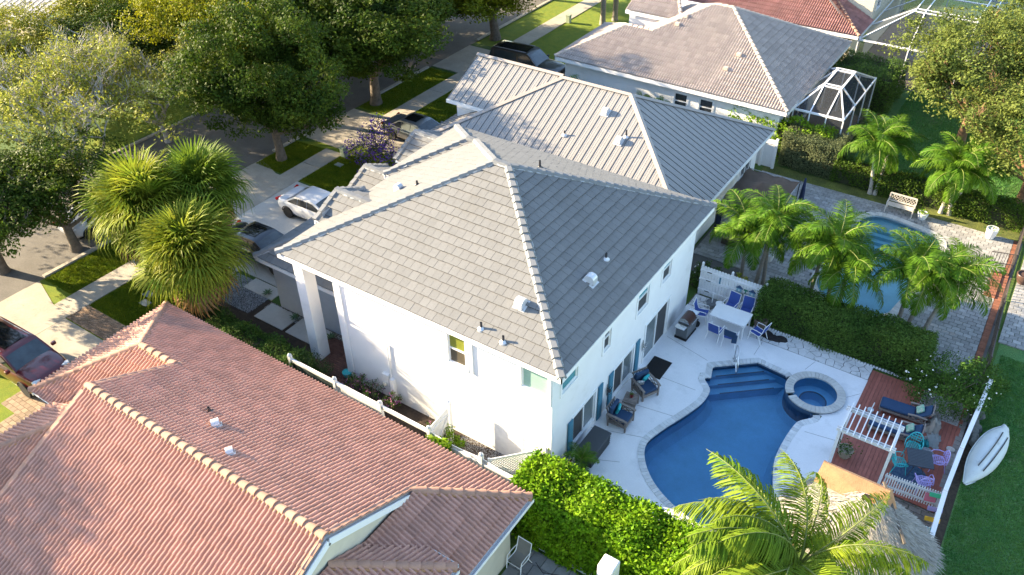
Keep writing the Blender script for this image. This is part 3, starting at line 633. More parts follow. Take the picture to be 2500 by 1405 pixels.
# front cross gable, same ridge height
mg_s = ([(-26.9, 33.3), (-24.0, 33.3), (-21.9, 35.4), (-21.4, 36.35), (-26.9, 36.35)], (0, -1), (-26.9, 33.3), ME+1.38, S3)
mg_n = ([(-26.9, 39.4), (-26.9, 36.35), (-21.4, 36.35), (-24.2, 39.2)], (0, 1), (-26.9, 39.4), ME+1.38, S3)
def lay_panels(root, slopes, w=.41):
    org = Vector(root.location)
    for poly, d, p0, z0, s in slopes:
        U = Vector((-d[1], d[0], 0)); k = 1/sqrt(1+s*s); V = Vector((-d[0]*k, -d[1]*k, s*k)); Nn = U.cross(V)
        if Nn.z < 0: U = -U; Nn = U.cross(V)
        O = Vector((p0[0], p0[1], z0)); P = [Vector(p)-O for p in roof_plane(poly, d, p0, z0, s)]
        uv = [(p.dot(U), p.dot(V)) for p in P]
        a = sum(uv[i][0]*uv[(i+1) % len(uv)][1]-uv[(i+1) % len(uv)][0]*uv[i][1] for i in range(len(uv)))
        if a < 0: uv = uv[::-1]
        hp = []
        for i in range(len(uv)):
            (ax, ay), (bx_, by) = uv[i], uv[(i+1) % len(uv)]; nx, ny = -(by-ay), bx_-ax; l = hypot(nx, ny); hp.append((nx/l, ny/l, -(nx*ax+ny*ay)/l))
        u0 = min(p[0] for p in uv); u1 = max(p[0] for p in uv); v1 = max(p[1] for p in uv)+.1; base = O-org
        prof = [(0, .0), (.003, .030), (.024, .030), (.028, .004), (.125, .004), (.135, .013), (.150, .004), (.25, .004), (.26, .013), (.275, .004), (w, .002)]
        for i in range(int((u1-u0)/w)+1):
            b = MB()
            for j in range(len(prof)-1):
                (xa, za), (xb, zb) = prof[j], prof[j+1]; ua = u0+i*w
                q = clip_poly([(ua+xa, -.5, za), (ua+xb, -.5, zb), (ua+xb, v1, zb), (ua+xa, v1, za)], hp)
                if len(q) >= 3: b.face([tuple(base+U*p[0]+V*p[1]+Nn*(p[2]+.02)) for p in q], 1 if j < 3 else 0)
            if b.v: b.build("roof_panel", [metal_roof, metal_rib], root)
lay_panels(mt, [ms_s, ms_e, ms_n, ms_w, mg_s, mg_n]); roof_deck(mt, [ms_s, ms_e, ms_n, ms_w, mg_s, mg_n], trim)
b = MB()
for a, c in [((mx1, my0, ME), (mx1-5.9, mry, mzr)), ((mx1, my1, ME), (mx1-5.9, mry, mzr)), ((mx0, my0, ME), (mx0+5.9, mry, mzr)), ((mx0, my1, ME), (mx0+5.9, mry, mzr)), ((mx0+5.9, mry, mzr), (mx1-5.9, mry, mzr)), ((-26.95, 36.35, ME+1.38+S3*3.05), (-21.3, 36.35, ME+1.38+S3*3.05))]:
    a, c = Vector(a), Vector(c); d = (c-a).normalized(); x = d.cross(Vector((0, 0, 1))).normalized(); n = x.cross(d)
    b.add([a+x*.17+n*.03, a+n*.11, a-x*.17+n*.03, c+x*.17+n*.03, c+n*.11, c-x*.17+n*.03], [(0, 1, 4, 3), (1, 2, 5, 4)])
b.build("ridge_cap", metal_ridge, mt, org=mt.location)
fascia(mt, [(mx0, my0), (mx1, my0), (mx1, my1), (mx0, my1)], ME-.12, h=.2, closed=True); fascia(mt, [(-26.95, 33.3), (-24.4, 33.3)], ME+1.26, h=.2)
b = MB(); wall(b, (mx0+.5, my0+.5), (mx1-.55, my0+.5), 0, ME-.1, .15, []); wall(b, (mx1-.55, my0+.5), (mx1-.55, my1-.5), 0, ME-.1, .15, [(8.4, 9.9, 1.0, 2.3)]); wall(b, (mx1-.55, my1-.5), (mx0+.5, my1-.5), 0, ME-.1, .15, []); wall(b, (mx0+.5, my1-.5), (mx0+.5, my0+.5), 0, ME-.1, .15, [])
b.add([(-26.5, 33.5, ME+1.2), (-26.5, 39.2, ME+1.2), (-26.5, 36.35, ME+2.7)], [(0, 1, 2)]); b.bx(-26.5, -24, 33.6, 39, ME-.1, ME+1.25)
b.build("wall", white_wall, mt, org=mt.location)
window(mt, (mx1-.55, my0+.5), (mx1-.55, my1-.5), (8.4, 9.9, 1.0, 2.3), 'slide', pane=dark_glass)
def on_m(x, y): return (x, y, ME+S3*(y-my0)+.04)
gooseneck(on_m(-17.85, 34.75), S3, -pi/2, "upper of the two white hooded vents on the metal roof", "vents on the metal roof", .95)
gooseneck(on_m(-16.35, 33.45), S3, -pi/2, "lower of the two white hooded vents on the metal roof", "vents on the metal roof", .95)
pipe_vent(on_m(-16.15, 33.8), "white vent pipe beside the lower hooded vent on the metal roof", "vents on the metal roof", h=.38)
pipe_vent(on_m(-19.2, 33.0), "white vent pipe alone in the shaded middle of the metal roof", "vents on the metal roof", h=.25)

# ---------------------------------------------------------------- beige tiled house beyond
fh = thing("beige_tile_house", "white house with a beige barrel tile hip roof and a small screened patio", "house", (-18, 50, 0))
fx0, fx1, fy0, fy1 = -26.6, -11.3, 44.2, 56.4; FE = 3.0; fr = 6.1
f1 = ([(fx0, fy0), (fx1, fy0), (fx1-fr, 50.3), (-18.6, 50.3), (-21.36, 47.54), (-23.26, 47.54)], (0, -1), (fx0, fy0), FE, S3)
f2 = ([(fx1, fy0), (fx1, fy1), (fx1-fr, 50.3)], (1, 0), (fx1, fy0), FE, S3)
f3 = ([(fx1, fy1), (-24.7, fy1), (-18.6, 50.3), (fx1-fr, 50.3)], (0, 1), (fx1, fy1), FE, S3)
f4 = ([(-18.6, 50.3), (-24.7, 56.4), (-24.7, 50.88), (-21.36, 47.54)], (-1, 0), (-24.7, 50), FE, S3)
f5 = ([(fx0, fy0), (-23.26, 47.54), (fx0, 50.88)], (-1, 0), (fx0, fy0), FE, S3)
f6 = ([(fx0, 50.88), (-23.26, 47.54), (-21.36, 47.54), (-24.7, 50.88)], (0, 1), (fx0, 50.88), FE, S3)
t1 = ([(-24.6, 49.9), (-20.6, 49.9), (-22.0, 52.2), (-24.6, 52.2)], (0, -1), (-24.6, 49.9), 4.7, S3)
lay_slopes(fh, [f1, f2, f3, f4, f5, f6, t1], 'roll', tile_beige, .33, .38, name="barrel_tile"); roof_deck(fh, [f1, f2, f3, f4, f5, f6, t1], trim)
capb = cap_mesh("ridge_tile", cap_beige, 'round'); fz = FE+S3*fr; g1 = FE+S3*3.34
lay_caps(fh, capb, [((fx1, fy0, FE), (fx1-fr, 50.3, fz)), ((fx1, fy1, FE), (fx1-fr, 50.3, fz)), ((fx1-fr, 50.3, fz), (-18.6, 50.3, fz)), ((-21.36, 47.54, g1), (-18.6, 50.3, fz)), ((fx0, fy0, FE), (-23.26, 47.54, g1)), ((-21.36, 47.54, g1), (-23.26, 47.54, g1)), ((fx0, 50.88, FE), (-23.26, 47.54, g1)), ((-22.0, 52.2, 5.83), (-24.6, 52.2, 5.83)), ((-20.6, 49.9, 4.7), (-22.0, 52.2, 5.83))])
fascia(fh, [(fx0, 50.88), (fx0, fy0), (fx1, fy0), (fx1, fy1)], FE-.12, h=.22); fascia(fh, [(-24.6, 49.9), (-20.6, 49.9)], 4.58, h=.2)
b = MB(); F0, F1 = (fx0+.5, fy0+.5), (fx1-.5, fy0+.5); fo = [(7.75, 8.6, 1.35, 2.35), (9.4, 10.25, 1.35, 2.35)]
wall(b, F0, F1, 0, FE-.1, .15, fo); wall(b, F1, (fx1-.5, fy1-.5), 0, FE-.1, .15, [(2.0, 6.0, .1, 2.2)]); wall(b, (fx0+.5, 50.4), F0, 0, FE-.1, .15, []); b.bx(-24.4, -20.9, 50.1, 54, 3, 4.6)
b.build("wall", white_wall, fh, org=fh.location)
for o in fo: window(fh, F0, F1, o, 'hung', pane=dark_glass)
window(fh, F1, (fx1-.5, fy1-.5), (2.0, 6.0, .1, 2.2), 'slide', pane=dark_glass, name="sliding_door")
def on_f(x, y): return (x, y, FE+S3*(y-fy0)+.07)
for (x, y, lb) in [(-19.9, 48.9, "upper left tan roof vent on the sunlit beige tile slope"), (-20.1, 48.2, "tan box vent just below the small vent near the beige ridge"), (-15.5, 47.0, "small tan vent in the middle of the beige tile slope"), (-15.8, 45.9, "tan vent nearest the eave of the beige tile slope")]:
    t = thing("roof_vent", lb, "roof vent", on_f(x, y), 0, "vents on the beige tile roof"); b = MB(); b.box((0, 0, .12), (.3, .28, .2)); b.build("hood", cap_beige, t, bev=.03); b = MB(); b.box((0, 0, .0), (.42, .42, .05), rx=.45); b.build("flashing", cap_beige, t)

# ---------------------------------------------------------------- far red tiled house with a cream upper storey
r2 = thing("red_tile_house", "far house with weathered red tile roof and a cream upper storey with arched windows", "house", (-20, 64, 0))
q1 = ([(-29.0, 58.1), (-11.2, 58.1), (-16.1, 63.0), (-29.0, 63.0)], (0, -1), (-29.0, 58.1), 2.9, S3)
q2 = ([(-11.2, 58.1), (-11.2, 61.6), (-16.1, 61.6), (-16.1, 63.0)], (1, 0), (-11.2, 58.1), 2.9, S3)
lay_slopes(r2, [q1, q2], 'roll', tile_red2, .33, .38, name="barrel_tile"); roof_deck(r2, [q1, q2], trim)
lay_caps(r2, capr, [((-11.2, 58.1, 2.9), (-16.1, 63.0, 2.9+S3*4.9))])
fascia(r2, [(-29, 58.1), (-11.2, 58.1), (-11.2, 61.6)], 2.78, h=.2)
b = MB(); wall(b, (-28.5, 58.6), (-11.7, 58.6), 0, 2.8, .15, []); wall(b, (-11.7, 58.6), (-11.7, 61.6), 0, 2.8, .15, []); wall(b, (-18.5, 61.6), (-11.4, 61.6), 2.5, 7.5, .15, [])
wall(b, (-11.4, 61.6), (-11.4, 74.0), 0, 7.5, .15, [(1.0, 1.9, 3.4, 5.4), (4.4, 5.3, 3.4, 5.4), (7.8, 8.7, 3.4, 5.4)]); b.build("wall", cream_wall, r2, org=r2.location)
for s0 in (1.0, 4.4, 7.8):
    window(r2, (-11.4, 61.6), (-11.4, 74.0), (s0, s0+.9, 3.4, 5.4), 'fixed', pane=dark_glass)
    b = MB(); b.tube([(-11.37, 61.6+s0+.45-.5*cos(a), 5.4+.45*sin(a)) for a in [k*pi/8 for k in range(9)]], .07, 6); b.build("arch_trim", trim, r2, org=r2.location)

# ---------------------------------------------------------------- houses across the street, top left
fl = thing("grey_roof_house", "far cream house with a pale ribbed roof showing above the trees", "house", (-66, 33, 0))
ql = ([(-74, 29.5), (-60.5, 29.5), (-60.5, 36), (-74, 36)], (0, -1), (-74, 29.5), 3.2, .35)
lay_panels(fl, [ql], .6); roof_deck(fl, [ql], trim)
b = MB(); wall(b, (-73.5, 30), (-61, 30), 0, 3.1, .15, [(3, 4.2, 1, 2.2)]); wall(b, (-61, 30), (-61, 36), 0, 3.1, .15, []); b.build("wall", cream_wall, fl, org=fl.location); window(fl, (-73.5, 30), (-61, 30), (3, 4.2, 1, 2.2), 'hung')
fascia(fl, [(-74, 29.5), (-60.5, 29.5), (-60.5, 36)], 3.08)
fb = thing("brown_roof_house", "low brown tiled roof at the top corner beyond the pale sparse trees", "house", (-66, 24, 0))
qb = ([(-76, 21), (-60.5, 21), (-63, 24.5), (-76, 24.5)], (0, -1), (-76, 21), 3.0, .4); qb2 = ([(-60.5, 28), (-76, 28), (-76, 24.5), (-63, 24.5)], (0, 1), (-76, 28), 3.0, .4); qb3 = ([(-60.5, 21), (-60.5, 28), (-63, 24.5)], (1, 0), (-60.5, 21), 3.0, .5)
lay_slopes(fb, [qb, qb2, qb3], 'roll', M("brown_tile", (.20, .13, .11), .85, var=.2, rnd=.15), .33, .38, name="barrel_tile", limit=0); roof_deck(fb, [qb, qb2], trim)
b = MB(); wall(b, (-75.5, 21.5), (-61, 21.5), 0, 2.9, .15, []); wall(b, (-61, 21.5), (-61, 27.5), 0, 2.9, .15, []); b.build("wall", cream_wall, fb, org=fb.location)
# ---------------------------------------------------------------- ground, street, pools
def spline(pts, n=6):
    out = []; k = len(pts)
    for i in range(k):
        p0, p1, p2, p3 = [np.array(pts[(i+j) % k]) for j in (-1, 0, 1, 2)]
        for t in np.linspace(0, 1, n, endpoint=False):
            out.append(tuple(.5*((2*p1)+(-p0+p2)*t+(2*p0-5*p1+4*p2-p3)*t*t+(-p0+3*p1-3*p2+p3)*t**3)))
    return out
def offset(poly, d):
    return shrink(poly, -d)
def ccw(poly):
    a = sum(poly[i][0]*poly[(i+1) % len(poly)][1]-poly[(i+1) % len(poly)][0]*poly[i][1] for i in range(len(poly)))
    return poly if a > 0 else poly[::-1]
def sheet(name, outer, holes, z, mat, kind='structure'):
    loops = [[Vector((x, y, 0)) for x, y in ccw(outer)]]+[[Vector((x, y, 0)) for x, y in ccw(h)[::-1]] for h in holes]
    tr = tessellate_polygon(loops); vs = [(p.x, p.y, z) for l in loops for p in l]
    b = MB(); b.v = vs; b.f = [tuple(t) for t in tr]; b.m = [0]*len(b.f)
    o = b.build(name, mat)
    if len(o.data.polygons) and o.data.polygons[0].normal.z < 0: o.data.flip_normals()
    o['kind'] = kind; return o
_pc = [(-7.3, 25.05), (-7.03, 24.3), (-7.02, 23.5), (-7.3, 22.5), (-7.72, 21.3), (-7.9, 20.3), (-7.45, 19.4), (-6.6, 18.65), (-5.4, 18.15), (-4.3, 18.05), (-3.5, 18.6), (-3.08, 19.6), (-3.05, 20.6), (-3.3, 21.4), (-3.55, 22.3), (-3.58, 23.5), (-3.48, 24.5), (-3.25, 25.3)]
_sp = spline(_pc, 5); pool = [p for i, p in enumerate(_sp) if i <= 5*(len(_pc)-1)]
_arc = lambda r, a0, a1, n: [(-3.42+r*cos(radians(a)), 26.42+r*sin(radians(a))) for a in np.linspace(a0, a1, n)]
_end = [(-4.75, 26.85), (-6.0, 27.0), (-7.5, 25.7)]
hole_g = ccw(pool+_arc(1.12, 285, 525, 30)+_end); hole_d = ccw(pool+_arc(.90, 285, 525, 30)+_end)   # openings in ground and deck take in the spa
pool = ccw(pool+_arc(1.10, 276, 170, 12)+_end)
pout = offset(pool, .23)
SPA = (-3.42, 26.42); spa_in = [(SPA[0]+.86*cos(a), SPA[1]+.86*sin(a)) for a in np.linspace(0, 2*pi, 40, endpoint=False)]
spa_out = [(SPA[0]+1.16*cos(a), SPA[1]+1.16*sin(a)) for a in np.linspace(0, 2*pi, 48, endpoint=False)]
pool2 = spline([(-5.5, 40.2), (-5.1, 41.1), (-4.3, 41.35), (-3.0, 41.15), (-1.9, 40.8), (-1.5, 40.1), (-1.55, 38.8), (-1.7, 37.2), (-1.8, 35.6), (-2.1, 34.2), (-2.3, 33.2), (-3.0, 32.55), (-4.2, 32.4), (-5.2, 32.9), (-5.75, 34.0), (-5.65, 35.5), (-5.5, 37.0), (-5.5, 38.6)], 4)
pool2 = ccw(pool2); pout2 = offset(pool2, .30)
BIG = [(-160, -30), (120, -30), (120, 260), (-160, 260)]
def circ(c, r, n=28): return [(c[0]+r*cos(2*pi*i/n), c[1]+r*sin(2*pi*i/n)) for i in range(n)]
sheet("ground", BIG, [offset(hole_g, .01), offset(pool2, .02)], 0.0, grass_g)
# back lawn and front lawns
sheet("back_lawn", [(2.2, 0), (60, 0), (60, 120), (-9, 120), (-9, 56), (-7.2, 43.9), (2.3, 43.6), (2.25, 36), (2.2, 29.6)], [], .004, lawn_b)
sheet("front_lawn", [(-37.0, -5), (-27, -5), (-27, 9.2), (-30.0, 9.2), (-30.4, 13.9), (-37.1, 13.9)], [], .004, lawn_y)
sheet("front_lawn.001", [(-36.9, 13.9), (-28.9, 13.9), (-28.9, 19.0), (-36.9, 19.0)], [], .0045, lawn_y)
sheet("front_lawn.002", [(-36.9, 27.35), (-25, 27.35), (-25, 31.0), (-30.9, 33.6), (-36.9, 30.8)], [], .005, lawn_y)
sheet("front_lawn.003", [(-36.9, 36.3), (-26, 36.3), (-26, 44.0), (-36.9, 44.0)], [], .0055, lawn_y)
sheet("front_lawn.004", [(-36.9, 49.6), (-26, 49.6), (-26, 110), (-36.9, 110)], [], .006, lawn_y)
sheet("road", [(-45.2, -40), (-37.0, -40), (-37.0, 200), (-45.2, 200)], [], .008, asphalt)
sheet("verge_lawn", [(-49, -40), (-45.5, -40), (-45.5, 200), (-49, 200)], [], .006, lawn_y)
b = MB()
for x0, x1 in ((-37.22, -37.0), (-45.2, -44.98)):
    y = -40
    while y < 200:
        cut = any(a <= y < c for a, c in ((11, 14), (19, 27), (31, 36), (44, 49))) and x0 > -40
        if not cut: b.bx(x0, x1, y, y+2.96, 0, .10)
        y += 3.0
o = b.build("kerb", concrete); struct(o)
# sidewalk as slabs
swk = bpy.data.objects.new("sidewalk", None); COL.objects.link(swk); struct(swk)
sb = MB(); sb.bx(-.685, .685, -.985, .985, 0, .05); sm = sb.build("paving_slab", concrete, swk, bev=.01); sm.location = (-33.98, 15.0, 0)
y = -2.0; k = 0
while y < 90:
    if abs(y-15) > .5 and not any(a < y < c for a, c in ((9.9, 12.9), (18.9, 27.3), (31.3, 35.9), (44.2, 49.0))):
        o = sm.copy(); COL.objects.link(o); o.location = (-33.98, y, random.uniform(-.006, .004)); o.rotation_euler = (0, 0, 0)
    y += 2.0
def slabs(name, label, rects, mat, h=.045):
    """poured driveway bays with joints"""
    t = bpy.data.objects.new(name, None); COL.objects.link(t); struct(t)
    for x0, x1, y0, y1 in rects:
        b = MB(); b.bx(x0+.012, x1-.012, y0+.012, y1-.012, 0, h); b.build("driveway_slab", mat, t)
    return t
slabs("driveway", "", [(-37.0, -33.35, 9.6, 13.0), (-33.35, -29.8, 9.0, 12.7), (-29.8, -26.2, 9.0, 12.7)], concrete)
slabs("driveway", "", [(-37.0, -33.3, 19.0, 27.2)], concrete); slabs("driveway", "", [(-33.3, -29.5, 19.0, 27.2), (-29.5, -25.7, 19.6, 27.2)], concrete_w)
slabs("driveway", "", [(-37.0, -33.3, 31.4, 36.0), (-33.3, -30, 32.4, 36.2), (-30, -26.6, 32.4, 36.2)], concrete)
slabs("driveway", "", [(-37.0, -33.3, 44.3, 48.9), (-33.3, -29.8, 44.3, 49.2), (-29.8, -26.1, 44.3, 49.2)], concrete)
sheet("driveway_flare", [(-37.0, 8.9), (-34.75, 9.62), (-34.75, 13.0), (-37.0, 13.7)], [], .02, concrete)
sheet("driveway_flare.001", [(-37.0, 18.2), (-34.75, 19.1), (-34.75, 27.1), (-37.0, 28.0)], [], .02, concrete)
def pavers(name, x0, x1, y0, y1, w, h, mat, mask=None, z=0.0, limit=300, bond=True, th=.05, rot=0, piece="paver", root=None, kindo='structure'):
    t = root or struct(thing(name, None, None, ((x0+x1)/2, (y0+y1)/2, z)))
    cands = []; r = 0; y = y0; ly = t.location
    while y < y1-1e-3:
        x = x0-(w/2 if (bond and r % 2) else 0)
        while x < x1-1e-3:
            a, c = max(x, x0), min(x+w, x1)
            if c-a > .05 and (mask is None or mask((a+c)/2, y+h/2)): cands.append((a, c, y, min(y+h, y1)))
            x += w
        y += h; r += 1
    cands.sort(key=lambda q: hypot(hypot((q[0]+q[1])/2, (q[2]+q[3])/2), 24))
    cache = {}
    J = MB()
    for i, (a, c, ya, yb) in enumerate(cands):
        dz = random.uniform(-.004, .004)
        if i < limit:
            key = (round(c-a, 2), round(yb-ya, 2))
            if key not in cache:
                q = MB(); q.box((0, 0, th/2), (key[0]-.012, key[1]-.012, th), taper=.97); me = bpy.data.meshes.new(piece); me.from_pydata(q.v, [], q.f); me.materials.append(mat); cache[key] = me
            o = meshobj(piece, cache[key], t, loc=((a+c)/2-ly[0], (ya+yb)/2-ly[1], dz))
        else: J.box(((a+c)/2-ly[0], (ya+yb)/2-ly[1], th/2+dz), (c-a-.012, yb-ya-.012, th), taper=.97)
    if J.v: o = J.build(piece+"s", mat, t); o['kind'] = 'stuff'
    return t
# ---- the white deck round the near pool
deckpoly = [(-10.1, 14.2), (2.0, 14.2), (2.0, 17.5), (-1.85, 18.0), (-1.85, 29.0), (-7.0, 29.0), (-7.6, 28.95), (-10.1, 28.95)]
sheet("pool_deck", deckpoly, [offset(hole_d, .21)], .05, deck_w)
sheet("flagstone_bed", [(-10.1, 28.95), (-7.6, 28.95), (-7.6, 29.9), (-10.1, 29.9)], [], .052, dark_joint)
sheet("flagstone_bed.001", [(-7.0, 28.35), (-1.85, 28.35), (-1.85, 29.25), (-7.0, 29.25)], [], .055, dark_joint)
# irregular cracked flagstones
def flags(name, x0, x1, y0, y1, n, z):
    t = struct(thing(name, None, None, (x0, y0, z)))
    rnd = random.Random(5); pts = [(rnd.uniform(x0, x1), rnd.uniform(y0, y1)) for _ in range(n)]
    for _ in range(3):   # Lloyd-ish relax by sampling
        acc = [[0, 0, 0] for _ in pts]
        for _ in range(n*25):
            q = (rnd.uniform(x0, x1), rnd.uniform(y0, y1)); i = min(range(n), key=lambda k: (pts[k][0]-q[0])**2+(pts[k][1]-q[1])**2)
            acc[i][0] += q[0]; acc[i][1] += q[1]; acc[i][2] += 1
        pts = [(a[0]/a[2], a[1]/a[2]) if a[2] else p for a, p in zip(acc, pts)]
    for i, (px, py) in enumerate(pts):
        cell = [(x0+.005, y0+.005, 0), (x1-.005, y0+.005, 0), (x1-.005, y1-.005, 0), (x0+.005, y1-.005, 0)]
        for j, (qx, qy) in enumerate(pts):
            if i == j or hypot(qx-px, qy-py) > 1.6: continue
            nx, ny = px-qx, py-qy; l = hypot(nx, ny); nx /= l; ny /= l; mx, my = (px+qx)/2, (py+qy)/2
            cell = clip_poly(cell, [(nx, ny, -(nx*mx+ny*my)-.011)])
            if len(cell) < 3: break
        if len(cell) < 3: continue
        cc = [(p[0]+rnd.uniform(-.012, .012), p[1]+rnd.uniform(-.012, .012)) for p in cell]
        b = MB(); b.prism(cc, z, z+.018+rnd.uniform(-.004, .006)); b.build("flagstone", crack_w, t, org=t.location)
flags("flagstone_strip", -7.0, -1.87, 28.36, 29.24, 46, .056); flags("flagstone_patch", -10.05, -7.65, 28.96, 29.85, 26, .053)
# control joints in the deck, as shallow saw cuts
b = MB()
for a, c in [((-10.1, 19.9), (-8.0, 20.6)), ((-10.1, 23.9), (-7.5, 24.0)), ((-9.9, 26.4), (-7.8, 25.9)), ((-10.0, 18.2), (-8.3, 19.0)), ((-6.3, 27.3), (-6.3, 28.3)), ((-4.2, 27.6), (-4.0, 28.3)), ((-2.3, 26.9), (-1.9, 27.4)), ((-3.1, 24.2), (-1.9, 24.4)), ((-8.3, 17.0), (-8.0, 14.5)), ((-7.6, 22.2), (-10.1, 21.8))]:
    b.beam((*a, .0535), (*c, .0535), .014, .005)
struct(b.build("deck_joint", M("joint_grey", (.30, .30, .29), .9)))
def pool_build(name, outline, out2, zw, depth, plaster, band, cop, water, stone_w, zc=.055, spa_cut=None):
    t = struct(thing(name, None, None, (0, 0, 0)))
    n = len(outline); b = MB(); vs = [(x, y, zc-.01) for x, y in outline]+[(x, y, zw-.10) for x, y in outline]
    b.add(vs, [(i, (i+1) % n, n+(i+1) % n, n+i) for i in range(n)]); b.build("tile_band", band, t)
    b = MB(); inn = shrink(outline, .25)
    vs = [(x, y, zw-.10) for x, y in outline]+[(x, y, zw-depth+.3) for x, y in outline]+[(x, y, zw-depth) for x, y in inn]
    b.add(vs, [(k*n+i, k*n+(i+1) % n, (k+1)*n+(i+1) % n, (k+1)*n+i) for k in (0, 1) for i in range(n)])
    tr = tessellate_polygon([[Vector((x, y, 0)) for x, y in inn]]); b.add([(x, y, zw-depth) for x, y in inn], [tuple(q) for q in tr])
    b.build("pool_shell", plaster, t)
    b = MB(); tr = tessellate_polygon([[Vector((x, y, 0)) for x, y in outline]]); b.add([(x, y, zw) for x, y in outline], [tuple(q) for q in tr])
    o = b.build("water_surface", water, t)
    if o.data.polygons[0].normal.z < 0: o.data.flip_normals()
    # coping stones
    P = outline; L = [0]
    for i in range(n): L.append(L[-1]+hypot(P[(i+1) % n][0]-P[i][0], P[(i+1) % n][1]-P[i][1]))
    def at(s, poly):
        s = s % L[-1]
        for i in range(n):
            if L[i+1] >= s: break
        f = (s-L[i])/max(1e-6, L[i+1]-L[i]); a, c = poly[i], poly[(i+1) % n]; return (a[0]+(c[0]-a[0])*f, a[1]+(c[1]-a[1])*f)
    m = int(L[-1]/stone_w); st = L[-1]/m; inn = offset(outline, -.03)
    for k in range(m):
        s0, s1 = k*st+.005, (k+1)*st-.005; q = [at(s0, inn), at(s1, inn), at(s1, out2), at(s0, out2)]
        cx_, cy_ = sum(p[0] for p in q)/4, sum(p[1] for p in q)/4
        if spa_cut and hypot(cx_-spa_cut[0], cy_-spa_cut[1]) < spa_cut[2]: continue
        b = MB(); b.prism(q, .0, zc+random.uniform(-.003, .003)); b.build("coping_stone", cop, t)
    return t
water_b = watermat("pool_water_blue", (.88, .95, 1.0)); water_t = watermat("pool_water_turquoise", (.82, .94, .97), 3, .2)
pt = pool_build("swimming_pool", pool, pout, -.10, .85, plaster_b, plaster_n, coping_m, water_b, .155, zc=.065, spa_cut=(SPA[0], SPA[1], 1.28))
# steps along the far straight end: treads parallel to that edge, clipped to the pool outline
for dist, z in ((.34, -.24), (.68, -.40), (1.02, -.58)):
    q = clip_poly([(x, y, 0) for x, y in pool], [(-.655, .756, dist+(-7.5*.655+25.7*-.756))])
    q = [p for p in q if hypot(p[0]-SPA[0], p[1]-SPA[1]) > .5]
    b = MB(); b.prism([(p[0], p[1]) for p in q], -1.2, z); b.build("pool_step", plaster_b, pt)
    e0 = Vector((-7.5, 25.7))+Vector((.655, -.756))*(dist-.02)-Vector((.756, .655))*.05; e1 = e0+Vector((.756, .655))*(2.1+dist*.35)
    b = MB(); b.beam((e0.x+.1, e0.y+.08, z+.003), (e1.x, e1.y, z+.003), .05, .012); b.build("step_edge", plaster_n, pt)
for (x, y) in ((-6.3, 19.3),): b = MB(); b.lathe([(.13, 0), (.13, .02), (.03, .03)], 16, (x, y, -1.05)); b.build("floor_drain", M("drain_white", (.3, .4, .5), .5), pt)
pt2 = pool_build("neighbour_pool", pool2, pout2, -.08, 1.1, plaster_t, M("pale_tile_band", (.35, .45, .5), .4), spa_cop, water_t, .17, zc=.062)
for k in range(4):
    b = MB(); q = clip_poly([(x, y, 0) for x, y in pool2], [(0, 1, -(40.3-.3*k))])
    if len(q) > 2: b.prism([(p[0], p[1]) for p in q], -1.2, -.26-.18*k); b.build("pool_step", plaster_t, pt2)
# raised round spa
sp = thing("spa", "round raised hot tub with a pale stone rim at the edge of the near pool", "hot tub", (SPA[0], SPA[1], 0))
b = MB(); b.lathe([(1.14, -1.4), (1.14, .14)], 48, cap=False); b.lathe([(.88, .14), (.88, -.35), (.52, -.35), (.50, -.45), (.50, -.75), (.0001, -.75)], 40, mi=1, cap=False); b.build("basin", [plaster_n, plaster_b], sp)
for k in range(40):
    a0, a1 = 2*pi*k/40+.005, 2*pi*(k+1)/40-.005
    if 24 <= k <= 24: continue
    b = MB(); b.prism([(r*cos(a), r*sin(a)) for r, a in ((.84, a0), (.84, a1), (1.17, a1), (1.17, a0))], .12, .18); b.build("rim_stone", spa_cop, sp)
b = MB(); b.lathe([(.0001, 0), (.89, 0)], 40, (0, 0, .06), cap=False); o = b.build("water_surface", water_b, sp)
if o.data.polygons[0].normal.z < 0: o.data.flip_normals()
b = MB(); b.bx(-.14, .14, -.14, .14, -.745, -.72); b.build("drain_grille", M("grille_pale", (.35, .42, .45), .5), sp)
b = MB(); b.tube([(.52*cos(a), .52*sin(a), -.35) for a in np.linspace(0, 2*pi, 30)], .03, 5); b.build("seat_edge", plaster_n, sp)
# depth number on the coping
def textobj(s, loc, size, mat, rz=0, rx=0, parent=None, name="lettering", ex=.002):
    cu = bpy.data.curves.new(name, 'FONT'); cu.body = s; cu.size = size; cu.extrude = ex; cu.align_x = 'CENTER'; cu.materials.append(mat)
    tmp = bpy.data.objects.new(name, cu); COL.objects.link(tmp); bpy.context.view_layer.update(); me = bpy.data.meshes.new_from_object(tmp.evaluated_get(bpy.context.evaluated_depsgraph_get())); bpy.data.objects.remove(tmp)
    o = bpy.data.objects.new(name, me); COL.objects.link(o); o.location = loc; o.rotation_euler = (rx, 0, rz)
    if parent: o.parent = parent
    return o
textobj("4", (-3.42, 21.8, .072), .17, black_m, rz=radians(-65), parent=pt, name="depth_number")
